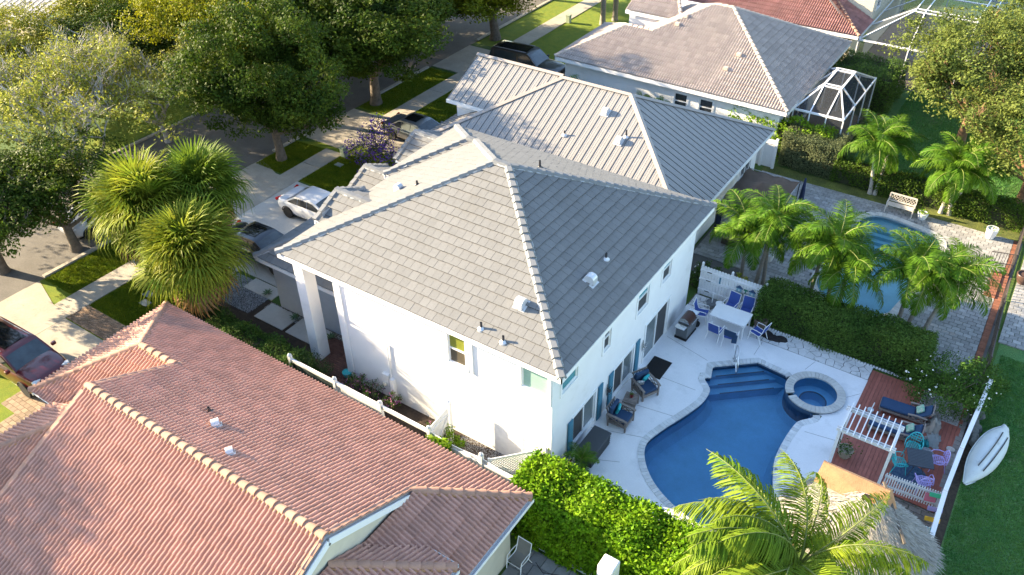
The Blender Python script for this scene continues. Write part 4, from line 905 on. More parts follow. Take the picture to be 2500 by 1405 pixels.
# handrail
hr = thing("pool_handrail", "steel handrail curving over the near pool steps", "handrail", (-6.9, 26.6, .05))
b = MB(); d = Vector((.36, -.62, 0))
pts = [Vector((0, 0, 0)), Vector((.0, 0, .55)), Vector((.02, -.03, .78)), Vector((.10, -.14, .86)), Vector((.22, -.36, .74)), Vector((.36, -.62, .35)), Vector((.40, -.70, .05)), Vector((.34, -.60, -.12)), Vector((.2, -.36, .12)), Vector((.16, -.28, .3)), Vector((.12, -.22, .34)), Vector((.09, -.16, .2)), Vector((.09, -.15, 0))]
q = [tuple(p) for p in pts]; sm_ = []
for i in range(len(pts)-1):
    p0, p1, p2, p3 = [pts[max(0, min(len(pts)-1, i+j))] for j in (-1, 0, 1, 2)]
    for t in (0, .33, .66): sm_.append(.5*((2*p1)+(-p0+p2)*t+(2*p0-5*p1+4*p2-p3)*t*t+(-p0+3*p1-3*p2+p3)*t**3))
sm_.append(pts[-1]); b.tube(sm_, .024, 8); b.build("rail", steel, hr, smooth=True)
b = MB(); b.lathe([(.06, 0), (.055, .02), (.03, .03)], 12); b.lathe([(.06, 0), (.055, .02), (.03, .03)], 12, (.09, -.15, 0)); b.build("flange", steel, hr)
# ---- redwood deck, boards run along y
rd = struct(thing("redwood_deck", None, None, (-1.85, 23.0, .04)))
x = -1.85; bw = .142; k = 0; rr = random.Random(3)
while x < 1.72:
    ylo = 22.95; yhi = 29.05+.0*x
    cuts = [ylo]; yy = ylo+rr.uniform(1.2, 3.6)
    while yy < yhi-.5: cuts.append(yy); yy += 3.6
    cuts.append(yhi)
    for i in range(len(cuts)-1):
        b = MB(); b.bx(x+.005, x+bw-.005, cuts[i]+.003, cuts[i+1]-.003, .04, .085+rr.uniform(-.002, .002)); b.build("deck_board", redwood, rd, org=rd.location)
    x += bw; k += 1
b = MB(); b.bx(-1.86, 1.75, 22.95, 29.05, 0, .035); b.build("deck_frame", dark_joint, rd, org=rd.location)
pavers("paver_path", -.2, 1.95, 20.4, 22.9, .42, .22, M("brown_grey_paver", (.15, .135, .12), .9, var=.2, rnd=.25), piece="paver", z=.01)
pavers("paver_edge", 1.74, 1.98, 23.0, 28.6, .24, .24, M("grey_edge_paver", (.24, .23, .22), .9, rnd=.15), z=.04, bond=False)
sheet("soil_bed", [(1.75, 20), (2.35, 20), (2.35, 29.6), (1.75, 29.6)], [], .012, soil)
sheet("gravel_bed", [(.2, 27.6), (1.7, 27.6), (1.7, 29.0), (.2, 29.0)], [], .09, M("white_gravel_bed", (.42, .42, .40), .95, var=.5, scale=30, bump=1))
# mosaic mat
ms = thing("mosaic_mat", "blue and white pebble mosaic mat with a yellow fish medallion beyond the arbour", "mat", (-1.0, 22.5, .06))
cols = [(.03, .06, .25), (.55, .57, .6), (.05, .12, .4), (.25, .3, .4)]
mm = [M("mosaic_%s" % n_, c_, .6) for n_, c_ in zip(("navy", "white", "blue", "grey"), cols)]+[M("mosaic_yellow", (.5, .38, .08), .6)]
b = MB(); b.bx(-.95, 1.0, -.42, .42, 0, .012, 0)
rr = random.Random(8)
for i in range(900):
    x, y = rr.uniform(-.92, .97), rr.uniform(-.4, .4); s = rr.uniform(.012, .022); inn = ((x-.1)/.42)**2+((y+.18)/.26)**2 < 1
    b.lathe([(s, .0), (s*.7, .012)], 5, (x, y, .011), 4 if (inn and rr.random() < .6) else rr.choice([0, 1, 1, 2, 3]))
b.build("pebble_mosaic", mm, ms)
# ---- neighbour's paver patio, brick edge
mask2 = lambda x, y: not pip(x, y, pout2) and not (y < 32.9 and x < -9)
b = MB(); struct(sheet("patio_bed", [(-11.7, 30.4), (1.9, 30.4), (1.9, 42.5), (-11.7, 42.5)], [offset(pool2, .29)], .006, dark_joint))
pavers("paver_patio", -11.6, 1.5, 30.6, 42.5, .34, .25, paver_m, mask=mask2, z=.008)
pavers("brick_edge", 1.5, 1.78, 31.0, 42.5, .28, .115, brick_m, z=.008, bond=False, piece="brick")
pavers("brick_edge", 1.0, 1.5, 36.9, 39.2, .25, .115, brick_m, z=.06, bond=True, piece="brick")
pavers("outer_paver_path", 2.15, 5.0, 33.8, 41.5, .34, .25, paver_m, z=.008, limit=120)
sheet("planting_bed", [(-11.7, 42.5), (2.1, 42.5), (2.1, 43.5), (-11.7, 43.5)], [], .009, M("patchy_lawn", (.06, .075, .02), .95, col2=(.14, .16, .03), scale=1.2, fine=.4, bump=.8))
sheet("palm_bed", [(-10.8, 30.3), (-7.6, 30.3), (-7.6, 31.9), (-10.8, 31.9)], [], .07, soil)
# driveway brick ribbons of the terracotta house
pavers("brick_apron", -33.3, -28.5, 12.75, 13.85, .22, .11, M("tan_brick", (.30, .20, .13), .9, var=.15, rnd=.25), z=.01, piece="brick", bond=True)
pavers("paver_walk", -30.6, -25.6, 8.05, 9.1, .30, .20, tan_paver, z=.012, piece="paver")
pavers("paver_walk", -29.6, -28.2, 4.0, 8.05, .30, .20, tan_paver, z=.012, piece="paver")
sheet("side_lawn", [(-30.4, 13.9), (-26.6, 13.9), (-26.6, 15), (-30.4, 15)], [], .0065, lawn_y)
# side yard between the houses
sheet("side_yard", [(-29.3, 14.4), (-10.2, 14.4), (-10.2, 18.7), (-29.3, 18.7)], [], .0085, soil)
pavers("brick_walk", -22.2, -19.2, 15.6, 18.4, .21, .105, brick_d, z=.012, piece="brick", limit=260)
for nm, r_ in (("stepping_slab", (-28.3, -26.4, 18.75, 19.55)), ("stepping_slab.001", (-26.2, -24.4, 17.5, 18.6)), ("stepping_slab.002", (-24.2, -22.4, 17.5, 18.6))):
    b = MB(); b.bx(r_[0], r_[1], r_[2], r_[3], .0, .05); struct(b.build(nm, concrete_w, bev=.01))
def gravel(name, x0, x1, y0, y1, n, mats, z=.01, smin=.02, smax=.05, label=None, cat=None):
    V = []; F = []; mi = []
    tet = np.array([(1, 0, -.6), (-.5, .87, -.6), (-.5, -.87, -.6), (0, 0, .9)])
    pts = np.column_stack([RNG.uniform(x0, x1, n), RNG.uniform(y0, y1, n), np.full(n, z)]); sz = RNG.uniform(smin, smax, n); an = RNG.uniform(0, 6.28, n)
    c, s = np.cos(an), np.sin(an)
    X = tet[None, :, 0]*c[:, None]-tet[None, :, 1]*s[:, None]; Y = tet[None, :, 0]*s[:, None]+tet[None, :, 1]*c[:, None]; Z = np.broadcast_to(tet[None, :, 2]*.7, X.shape)
    V = np.stack([X, Y, Z], -1)*sz[:, None, None]+pts[:, None, :]
    F = (np.array([(0, 1, 3), (1, 2, 3), (2, 0, 3)])[None]+4*np.arange(n)[:, None, None]).reshape(-1, 3)
    o = npobj(name, V.reshape(-1, 3), F, mats, mi=np.repeat(RNG.integers(0, len(mats), n), 3)); o['kind'] = 'stuff'
    return tag(o, label, cat)
grav = [M("gravel_white", (.50, .50, .50), .9, rnd=.25), M("gravel_grey", (.20, .20, .21), .9, rnd=.3), M("gravel_tan", (.32, .27, .21), .9, rnd=.25)]
gravel("gravel", -29.4, -26.6, 17.5, 19.4, 9000, grav[:2], smin=.02, smax=.045, label="white and grey gravel bed beside the black sedan's driveway", cat="gravel")
gravel("gravel", -26.3, -20.4, 18.2, 18.68, 5000, [grav[2], grav[0]], smin=.015, smax=.03, label="tan pebble strip along the garage wall", cat="gravel")
gravel("gravel", -14.0, -11.4, 16.2, 16.95, 1800, grav[:1], smin=.015, smax=.03, label="white pebbles below the south wall of the white house", cat="gravel")
gravel("gravel", .25, 1.65, 27.65, 28.95, 3500, grav, z=.10, smin=.015, smax=.03, label="white pebbles under the flowering shrub by the redwood deck", cat="gravel")
gravel("mulch_chips", -28.6, -26.2, 36.8, 39.6, 3500, [mulch], smin=.03, smax=.06, label="red mulch round the small palms on the front lawn", cat="mulch")
pavers("rear_patio", -9.3, -3.0, 9.0, 14.1, .46, .46, M("grey_stone_paver", (.26, .26, .26), .85, var=.15, rnd=.12, fine=.08), z=.008, piece="paver")
# ---------------------------------------------------------------- vegetation
def rot_rand(n):
    """n random orthonormal frames as (n,3,3)"""
    a = RNG.normal(size=(n, 3)); a /= np.linalg.norm(a, axis=1)[:, None]
    b = RNG.normal(size=(n, 3)); b -= (a*b).sum(1)[:, None]*a; b /= np.linalg.norm(b, axis=1)[:, None]
    return a, b, np.cross(a, b)
def leaves_np(P, size, aspect=.45, up=None, upw=.0, jit=.35):
    """one folded pointed leaf (2 quads) at each point"""
    n = len(P); a, b, c = rot_rand(n)
    if up is not None:
        c = c*(1-upw)+up*upw; c /= np.linalg.norm(c, axis=1)[:, None]
        a = np.cross(b, c); a /= np.linalg.norm(a, axis=1)[:, None]; b = np.cross(c, a)
    s = (size*RNG.uniform(1-jit, 1+jit, n))[:, None]
    w = s*aspect
    tip = P+a*s; base = P-a*s*.0; l = P+a*s*.45+b*w*.5+c*w*.12; r = P+a*s*.45-b*w*.5+c*w*.12
    V = np.stack([base, l, tip, r], 1).reshape(-1, 3); F = np.arange(4*n).reshape(-1, 4)
    return V, F
def oak_mesh(seed, R=4.2, H=4.6, nclump=120, per=170, leaf=.17, mat=oak_leaf, trunk=True, sparse=False, trunk_h=3.2, barkm=None, lump=1.0, tr=.26):
    """broad crown of leaf clumps on real limbs; returns (trunk mesh, crown mesh)"""
    rs = np.random.default_rng(seed); rr = random.Random(seed)
    mb = MB(); th = trunk_h; ends = []
    lean = Vector((rr.uniform(-.3, .3), rr.uniform(-.3, .3), 0))
    mb.tube([(0, 0, -.1), (.02, 0, .4), (lean.x*.4, lean.y*.4, th*.55), (lean.x, lean.y, th)], [tr*1.35, tr, tr*.85, tr*.72], 9)
    def limb(p, d, L, r, lev):
        pts = [p]; q = Vector(p); dd = Vector(d)
        for k in range(4):
            dd = (dd+Vector((rr.uniform(-.28, .28), rr.uniform(-.28, .28), rr.uniform(-.08, .22)))).normalized(); q = q+dd*L/4; pts.append(q.copy())
        mb.tube(pts, [r, r*.85, r*.7, r*.55, r*.4], 5 if lev else 7, cap=False)
        if lev < (3 if sparse else 2):
            for _ in range(3 if lev < 2 else 4):
                k = rr.choice([2, 3, 4]); a = (dd+Vector((rr.uniform(-1, 1), rr.uniform(-1, 1), rr.uniform(-.15, .7)))).normalized(); limb(pts[k], a, L*.62, r*.42, lev+1)
        ends.append(pts[-1]); ends.append(pts[-2])
        if sparse and lev >= 2:   # bare grey twigs
            for _ in range(3):
                k = rr.choice([1, 2, 3, 4]); a = (dd+Vector((rr.uniform(-1, 1), rr.uniform(-1, 1), rr.uniform(-.2, .9)))).normalized(); m1 = pts[k]+a*L*.3+Vector((rr.uniform(-.1, .1), rr.uniform(-.1, .1), 0)); mb.tube([pts[k], m1, m1+(a+Vector((rr.uniform(-.5, .5), rr.uniform(-.5, .5), .2)))*L*.3], [.018, .013, .006], 3, cap=False)
    top = Vector((lean.x, lean.y, th))
    nl = 7
    for k in range(nl):
        a = 2*pi*k/nl+rr.uniform(-.3, .3); limb(top-Vector((0, 0, rr.uniform(0, .5))), (cos(a)*.85, sin(a)*.85, rr.uniform(.35, 1.1)), R*rr.uniform(.55, .72), tr*.5, 0)
    C = []
    for i in range(nclump):
        u = rs.normal(size=3); u /= np.linalg.norm(u); u[2] = abs(u[2])-.22 if rs.random() < (.85 if sparse else .6) else -abs(u[2])*.85
        rad = rs.uniform(.62, 1.0)**.6
        wob = 1+.22*sin(3*atan2(u[1], u[0])+seed)+.12*sin(7*atan2(u[1], u[0])+2*seed)
        C.append((u[0]*R*rad*wob, u[1]*R*rad*wob, th+.9+H*.42+u[2]*H*.62*rad))
    C += [tuple(e) for e in ends if e.z > th*.9 and (not sparse or rs.random() < .30)]
    C = np.array(C)
    cs = rs.uniform(.45, .95, len(C))*lump
    pc = np.repeat(np.arange(len(C)), per)
    d = rs.normal(size=(len(pc), 3)); d /= np.linalg.norm(d, axis=1)[:, None]; rr_ = rs.uniform(.25, 1, len(pc))**.5
    P = C[pc]+d*(cs[pc]*rr_)[:, None]*np.array([1, 1, .62])
    up = d*.6+np.array([0, 0, .6]); up /= np.linalg.norm(up, axis=1)[:, None]
    V, F = leaves_np(P, leaf, .5, up, .55)
    tm = mb.build("trunk", barkm or bark, link=False, smooth=True).data
    cm = npobj("crown", V, F, mat, link=False).data
    return tm, cm
def tree(loc, meshes, label, cat="tree", group=None, s=1.0, rz=0.0, name="oak_tree"):
    t = thing(name, label, cat, loc, rz, group, 1)
    t.scale = s if isinstance(s, tuple) else (s, s, s)
    meshobj("trunk", meshes[0], t); meshobj("crown", meshes[1], t); return t
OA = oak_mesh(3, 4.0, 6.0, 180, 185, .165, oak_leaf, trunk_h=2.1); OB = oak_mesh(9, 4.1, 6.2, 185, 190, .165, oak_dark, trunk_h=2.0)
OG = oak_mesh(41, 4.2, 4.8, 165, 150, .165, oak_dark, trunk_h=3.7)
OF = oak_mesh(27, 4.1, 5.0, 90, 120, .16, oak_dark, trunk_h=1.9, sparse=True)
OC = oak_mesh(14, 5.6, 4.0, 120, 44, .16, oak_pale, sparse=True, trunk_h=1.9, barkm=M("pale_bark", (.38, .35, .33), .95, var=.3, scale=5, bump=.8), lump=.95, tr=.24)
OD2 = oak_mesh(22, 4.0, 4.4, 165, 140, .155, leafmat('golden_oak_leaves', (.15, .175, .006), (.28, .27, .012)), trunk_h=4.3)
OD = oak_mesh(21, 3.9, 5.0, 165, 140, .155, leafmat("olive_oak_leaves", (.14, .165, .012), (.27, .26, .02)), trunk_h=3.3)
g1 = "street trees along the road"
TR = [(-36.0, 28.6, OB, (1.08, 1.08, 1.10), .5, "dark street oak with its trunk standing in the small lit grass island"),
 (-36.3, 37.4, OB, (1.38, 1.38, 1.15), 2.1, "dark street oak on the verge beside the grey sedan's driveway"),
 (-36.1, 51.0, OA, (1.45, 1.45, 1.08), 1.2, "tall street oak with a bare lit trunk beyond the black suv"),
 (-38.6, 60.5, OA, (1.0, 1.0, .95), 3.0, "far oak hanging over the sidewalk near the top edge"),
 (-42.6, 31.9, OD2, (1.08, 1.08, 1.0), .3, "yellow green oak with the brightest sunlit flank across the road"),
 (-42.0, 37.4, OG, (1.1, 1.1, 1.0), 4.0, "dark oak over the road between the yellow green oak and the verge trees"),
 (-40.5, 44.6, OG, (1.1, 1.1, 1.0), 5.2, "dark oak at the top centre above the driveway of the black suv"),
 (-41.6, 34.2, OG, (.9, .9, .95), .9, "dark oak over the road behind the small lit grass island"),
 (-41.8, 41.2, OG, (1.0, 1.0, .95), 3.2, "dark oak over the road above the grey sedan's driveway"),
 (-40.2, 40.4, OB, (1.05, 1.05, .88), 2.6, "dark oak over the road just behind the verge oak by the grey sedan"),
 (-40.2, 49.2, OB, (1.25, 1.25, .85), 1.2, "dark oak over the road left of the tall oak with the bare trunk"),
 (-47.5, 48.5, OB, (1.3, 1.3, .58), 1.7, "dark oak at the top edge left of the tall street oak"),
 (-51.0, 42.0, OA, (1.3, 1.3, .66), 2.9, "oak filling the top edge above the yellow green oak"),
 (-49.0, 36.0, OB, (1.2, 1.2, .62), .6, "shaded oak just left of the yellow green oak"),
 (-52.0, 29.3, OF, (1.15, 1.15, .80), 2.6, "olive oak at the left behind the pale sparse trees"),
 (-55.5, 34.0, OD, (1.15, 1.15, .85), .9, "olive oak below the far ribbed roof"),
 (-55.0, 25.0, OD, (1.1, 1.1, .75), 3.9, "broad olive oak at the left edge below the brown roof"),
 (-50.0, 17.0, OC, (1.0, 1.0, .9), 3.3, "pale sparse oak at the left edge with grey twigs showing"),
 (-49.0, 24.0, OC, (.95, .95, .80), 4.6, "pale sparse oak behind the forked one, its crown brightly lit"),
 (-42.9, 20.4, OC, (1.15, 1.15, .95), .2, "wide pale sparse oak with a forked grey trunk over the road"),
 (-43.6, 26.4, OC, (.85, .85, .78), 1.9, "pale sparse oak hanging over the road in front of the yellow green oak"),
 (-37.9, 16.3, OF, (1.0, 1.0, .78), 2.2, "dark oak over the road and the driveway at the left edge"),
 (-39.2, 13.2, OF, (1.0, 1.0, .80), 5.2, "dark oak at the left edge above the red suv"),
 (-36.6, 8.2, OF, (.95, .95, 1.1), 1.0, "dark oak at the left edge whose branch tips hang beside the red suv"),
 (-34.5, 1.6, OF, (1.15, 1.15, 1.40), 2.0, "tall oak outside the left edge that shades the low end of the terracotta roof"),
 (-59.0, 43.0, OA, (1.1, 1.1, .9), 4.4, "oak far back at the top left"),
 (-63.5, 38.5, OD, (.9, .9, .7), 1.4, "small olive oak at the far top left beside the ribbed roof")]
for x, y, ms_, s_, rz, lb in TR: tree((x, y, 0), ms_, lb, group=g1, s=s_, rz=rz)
OE = oak_mesh(33, 4.4, 5.2, 200, 105, .155, leafmat("grey_green_oak_leaves", (.085, .125, .028), (.17, .20, .04), rnd=.4), sparse=True, barkm=bark_b, trunk_h=1.9)
g2 = "large trees on the back lawn"
for x, y, s_, rz, lb in [(-2.9, 52.0, (1.12, 1.12, 1.0), .4, "big grey green tree beside the screened pool cages"), (1.2, 46.6, (1.0, 1.0, .85), 2.4, "grey green tree at the right edge behind the back yard palms"), (1.2, 56.5, (1.25, 1.25, 1.1), 4.4, "grey green tree at the top right corner")]:
    tree((x, y, 0), OE, lb, group=g2, s=s_, rz=rz)
# shrubs and hedges as leaf masses; hedges hold an added dark light-blocking box
def hedge_np(x0, x1, y0, y1, z1, n, leaf, mat, lump=.12, z0=.05, name="foliage", seedn=0):
    """box hedge: leaves on a lumpy skin and inside it"""
    L, W, H = x1-x0, y1-y0, z1-z0; A = np.array([L*W*1.3, L*H, L*H, W*H, W*H]); k = RNG.choice(5, n, p=A/A.sum())
    u, v = RNG.random(n), RNG.random(n); X = np.zeros((n, 3)); Nn = np.zeros((n, 3))
    def put(m, x, y, z, nx): X[m] = np.column_stack([x, y, z]); Nn[m] = nx
    for i in range(5):
        m = k == i; q = m.sum()
        if i == 0: put(m, x0+u[m]*L, y0+v[m]*W, np.full(q, z1), (0, 0, 1))
        if i == 1: put(m, x0+u[m]*L, np.full(q, y0), z0+v[m]*H, (0, -1, 0))
        if i == 2: put(m, x0+u[m]*L, np.full(q, y1), z0+v[m]*H, (0, 1, 0))
        if i == 3: put(m, np.full(q, x0), y0+u[m]*W, z0+v[m]*H, (-1, 0, 0))
        if i == 4: put(m, np.full(q, x1), y0+u[m]*W, z0+v[m]*H, (1, 0, 0))
    f = lambda a, b, c: np.sin(X[:, 0]*a+seedn)*np.sin(X[:, 1]*b+1+seedn)+.6*np.sin(X[:, 0]*c+X[:, 2]*2.3+seedn*2)+.5*np.sin(X[:, 2]*3.1+X[:, 1]*2)
    d = lump*f(1.7, 2.1, 3.9)-RNG.random(n)**2*.28+RNG.exponential(.03, n)
    P = X+Nn*d[:, None]; up = Nn*.7+np.array([0, 0, .5])+RNG.normal(size=(n, 3))*.35; up /= np.linalg.norm(up, axis=1)[:, None]
    return leaves_np(P, leaf, .55, up, .6)
def hedge(name, label, x0, x1, y0, y1, z1, n, leaf, mat, lump=.10, core=.22, group=None, seedn=0, cat="hedge", z0=.05):
    c = ((x0+x1)/2, (y0+y1)/2, 0); t = thing(name, label, cat, c, 0, group)
    V, F = hedge_np(x0, x1, y0, y1, z1, n, leaf, mat, lump, seedn=seedn, z0=z0); o = npobj("foliage", V-np.array(c), F, mat, t)
    b = MB(); nx = max(2, int((x1-x0)/.5)); ny = 3; co = core
    P = {}
    for i in range(nx+1):
        for j in range(ny+1):
            P[i, j] = (x0+co+(x1-x0-2*co)*i/nx, y0+co+(y1-y0-2*co)*j/ny, z1-co+random.uniform(-.08, .04))
    vs = [P[i, j] for i in range(nx+1) for j in range(ny+1)]; fs = [(i*(ny+1)+j, (i+1)*(ny+1)+j, (i+1)*(ny+1)+j+1, i*(ny+1)+j+1) for i in range(nx) for j in range(ny)]
    b.add(vs, fs); b.bx(x0+co, x1-co, y0+co, y1-co, z0, z1-co-.1); b.build("light_block", M("hedge_core_shade", (.035, .04, .018), .95, var=.3), t, org=c)  # added solid core blocks light; its dark colour stands in for inner shade
    return t
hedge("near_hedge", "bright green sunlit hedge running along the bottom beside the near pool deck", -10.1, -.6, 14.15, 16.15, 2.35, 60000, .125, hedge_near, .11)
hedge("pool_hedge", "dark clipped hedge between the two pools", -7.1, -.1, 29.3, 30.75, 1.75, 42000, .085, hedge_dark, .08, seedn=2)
hedge("back_hedge", "thin leafy hedge along the rear picket fence behind the white bench", -8.0, 1.8, 43.35, 44.3, 1.35, 20000, .10, M("x", (0, 0, 0)) if False else leafmat("creeper_leaves", (.05, .10, .012), (.11, .17, .02)), .14, core=.15, seedn=4)
hedge("grey_hedge", "grey green clipped hedge block beside the neighbour's gate", -11.1, -7.9, 43.5, 45.4, 2.0, 26000, .08, hedge_grey, .07, seedn=1)
hedge("tall_dark_hedge", "tall dark hedge between the two screened pool cages", -11.6, -7.6, 53.4, 57.0, 2.3, 20000, .10, hedge_dark, .14, seedn=5)
hedge("small_round_hedge", "low dark shrub beside the smaller screened cage", -8.1, -6.8, 48.0, 50.6, 1.1, 5000, .09, hedge_dark, .14, seedn=6)
hedge("lime_hedge", "lime green ragged shrubs below the beige tile house wall", -14.5, -8.6, 44.5, 45.6, 2.15, 6500, .15, lime_leaf, .24, seedn=7)
hedge("side_yard_shrubs", "mixed dark shrubs filling the side yard beside the terracotta roof", -28.0, -20.9, 14.3, 16.2, 1.35, 22000, .10, hedge_dark, .22, seedn=3, core=.3)
hedge("fence_ivy", "strip of bright creeper on the white side fence", -17.2, -13.9, 14.45, 14.85, 1.5, 4500, .09, leafmat("ivy_leaves", (.05, .13, .02), (.10, .21, .03)), .05, core=.1, seedn=3)
hedge("lawn_shrub", "yellow round shrub before the far ribbed roof house", -61.0, -58.6, 28.0, 29.4, 1.5, 1800, .16, leafmat("yellow_leaves", (.20, .20, .01), (.30, .28, .02)), .25, seedn=9)
def shrub(name, label, loc, R, H, ncl, per, leaf, mat, group=None, cat="shrub", extra=None, stems=6, z0=.25, squash=1):
    t = thing(name, label, cat, loc, random.uniform(0, 6), group)
    mb = MB(); C = []
    for k in range(stems):
        a = random.uniform(0, 2*pi); r = R*random.uniform(.3, .9); e = Vector((cos(a)*r, sin(a)*r, H*random.uniform(.5, .95)))
        mb.tube([(0, 0, -.02), tuple(e*.4+Vector((0, 0, .1))), tuple(e)], [.03, .02, .01], 5)
    mb.build("stem", bark, t)
    for k in range(ncl):
        a = random.uniform(0, 2*pi); r = R*sqrt(random.random()); zz = z0+(H-z0)*random.random()*sqrt(max(.05, 1-(r/R)**2*.8)); C.append((cos(a)*r, sin(a)*r, zz))
    C = np.array(C); pc = np.repeat(np.arange(ncl), per); d = RNG.normal(size=(len(pc), 3)); d /= np.linalg.norm(d, axis=1)[:, None]
    P = C[pc]+d*(.26*R*RNG.random(len(pc))**.5)[:, None]; P[:, 2] = np.maximum(P[:, 2], .03)
    up = d*.5+np.array([0, 0, .7]); up /= np.linalg.norm(up, axis=1)[:, None]; V, F = leaves_np(P, leaf, .5, up, .5); npobj("foliage", V, F, mat, t)
    if extra:
        m2, n2, s2 = extra; q = RNG.integers(0, ncl, n2); d = RNG.normal(size=(n2, 3)); d /= np.linalg.norm(d, axis=1)[:, None]
        P = C[q]+d*.30*R; P[:, 2] += .05; V, F = leaves_np(P, s2, .9); npobj("blossom", V, F, m2, t)
    return t
shrub("purple_shrub", "open shrub covered in purple flowers before the grey sedan", (-30.7, 31.2, 0), 1.5, 2.9, 50, 55, .10, oak_dark, extra=(purple_fl, 1500, .10))
shrub("flowering_shrub", "light green shrub with small white flowers beside the redwood deck", (1.0, 28.9, 0), 1.45, 1.9, 70, 110, .09, leafmat("citrus_leaves", (.045, .11, .018), (.10, .18, .03)), extra=(white_fl, 60, .09))
shrub("flowering_shrub", "loose shrub spilling over the white fence at the lawn corner", (1.9, 30.2, 0), 1.0, 1.3, 40, 90, .09, leafmat("citrus_leaves", (.045, .11, .018), (.10, .18, .03)))
for i, (x, y, r, h, lb) in enumerate([(-19.0, 16.5, .45, .9, "pink flowering plant left of the meter box"), (-18.2, 16.55, .5, 1.0, "pink flowering plant directly below the meter box"), (-17.2, 16.5, .4, .75, "pink flowering plant right of the meter box"), (-14.95, 16.3, .32, .5, "small pink flowering plant beside the side gate")]):
    shrub("flower_bush", lb, (x, y, 0), r, h, 24, 34, .06, hedge_dark, group="flowers below the south wall", extra=(pink_fl, 90, .06))
shrub("croton_bush", "yellow green bush right behind the side gate", (-13.9, 16.0, 0), .6, 1.2, 28, 50, .09, lime_leaf)
shrub("broadleaf_plant", "large leaved bright plant poking over the white side fence", (-13.5, 14.7, 0), .5, 2.0, 16, 18, .26, lime_leaf, z0=1.4)
shrub("garden_shrub", "leafy young shrub on the lit front lawn beside the small palm", (-28.0, 40.2, 0), .95, 2.0, 30, 60, .13, oak_dark)
shrub("fine_leaf_shrub", "airy grey green shrub at the end of the side yard near the brick walk", (-20.9, 15.6, 0), .95, 1.7, 50, 90, .07, leafmat("airy_leaves", (.05, .09, .03), (.10, .15, .05)))
shrub("croton_bush", "small yellow croton under the first palms by the picket fence", (-8.5, 31.4, 0), .38, .8, 16, 26, .12, M("croton", (.55, .45, .02), .5, col2=(.2, .3, .02), scale=8, rnd=.3))
shrub("garden_shrub", "dark shrub behind the white picket fence next to the house wall", (-10.1, 30.7, 0), .7, 1.3, 30, 60, .09, hedge_dark, extra=(white_fl, 12, .1))
shrub("garden_shrub", "dark shrub with yellow flecks at the end of the paver patio under the palms", (-1.2, 31.2, 0), .9, 1.0, 34, 70, .09, hedge_dark)
for i, (x, y) in enumerate([(-24.5, 18.4), (-23.3, 18.35), (-22.2, 18.3), (-20.9, 18.45), (-26.9, 19.0)]):
    t = thing("agave_plant", ["agave nearest the garage corner", "second agave along the garage wall", "third agave along the garage wall", "agave between the porch column and the house wall", "spiky plant by the pale stepping slab"][i], "plant", (x, y, .02), i, "agaves along the garage wall")
    b = MB()
    for k in range(15):
        a = k*2.4; e = .35+.5*(k/15); L = .34; d = Vector((cos(a)*cos(e), sin(a)*cos(e), sin(e))); s = Vector((-sin(a), cos(a), 0))*.035; q = d*L
        b.add([s*.6, -s*.6, q*.5-s+Vector((0, 0, .02)), q+Vector((0, 0, -.03)), q*.5+s+Vector((0, 0, .02))], [(0, 1, 2, 4), (4, 2, 3)])
    b.build("leaves", M("agave_green", (.07, .13, .05), .6, rnd=.2), t)
# ---- feather palms
def frond_mesh(L=1.9, nl=34, ll=.55, lw=.045, droop=1.0, mat=palm_leaf, seed=1, rise=.9, plane=.35, name="frond", segs=2, ld=.8):
    """arching rachis along +x from the origin with two ranks of drooping leaflets"""
    rr = random.Random(seed); b = MB(); pts = []
    for i in range(11):
        t = i/10; ang = rise-(rise+droop)*t**1.15; pts.append(ang)
    P = [Vector((0, 0, 0))]
    for i in range(10): P.append(P[-1]+Vector((cos(pts[i]), 0, sin(pts[i])))*L/10)
    b.tube(P, [.028*(1-.085*i) for i in range(11)], 5, 1, cap=False)
    def at(t): f = t*10; i = min(9, int(f)); return P[i].lerp(P[i+1], f-i), (P[i+1]-P[i]).normalized()
    for i in range(nl):
        t = .12+.88*i/(nl-1); p, d = at(t); up = Vector((0, 1, 0)).cross(d)*-1
        if up.z < 0: up = -up
        prof = sin(pi*min(1, .18+t*.86))**.6
        for sgn in (-1, 1):
            l = ll*prof*rr.uniform(.85, 1.1); dirv = (Vector((0, sgn, 0))*.80+d*.62+up*(plane+rr.uniform(-.25, .3))).normalized()
            wv = (d-dirv*d.dot(dirv)).normalized()*lw/2; q = [p]; dv = dirv.copy()
            for k in range(segs): dv = (dv+Vector((rr.uniform(-.08, .08), 0, -.42-.25*k))*droop*ld).normalized(); q.append(q[-1]+dv*l/segs)
            vs = [q[0]-wv*.5, q[0]+wv*.5]
            for k in range(1, segs): vs += [q[k]-wv, q[k]+wv]
            vs += [q[-1]-wv*.12, q[-1]+wv*.12]
            b.add(vs, [(2*k, 2*k+1, 2*k+3, 2*k+2) for k in range(segs)])
    o = b.build(name, [mat, M("rachis_green", (.16, .19, .04), .6)], link=False); return o.data
FR = [frond_mesh(2.15, 70, .62, .030, .85+.25*k, seed=k, rise=1.05-.15*k, ld=1.0) for k in range(3)]
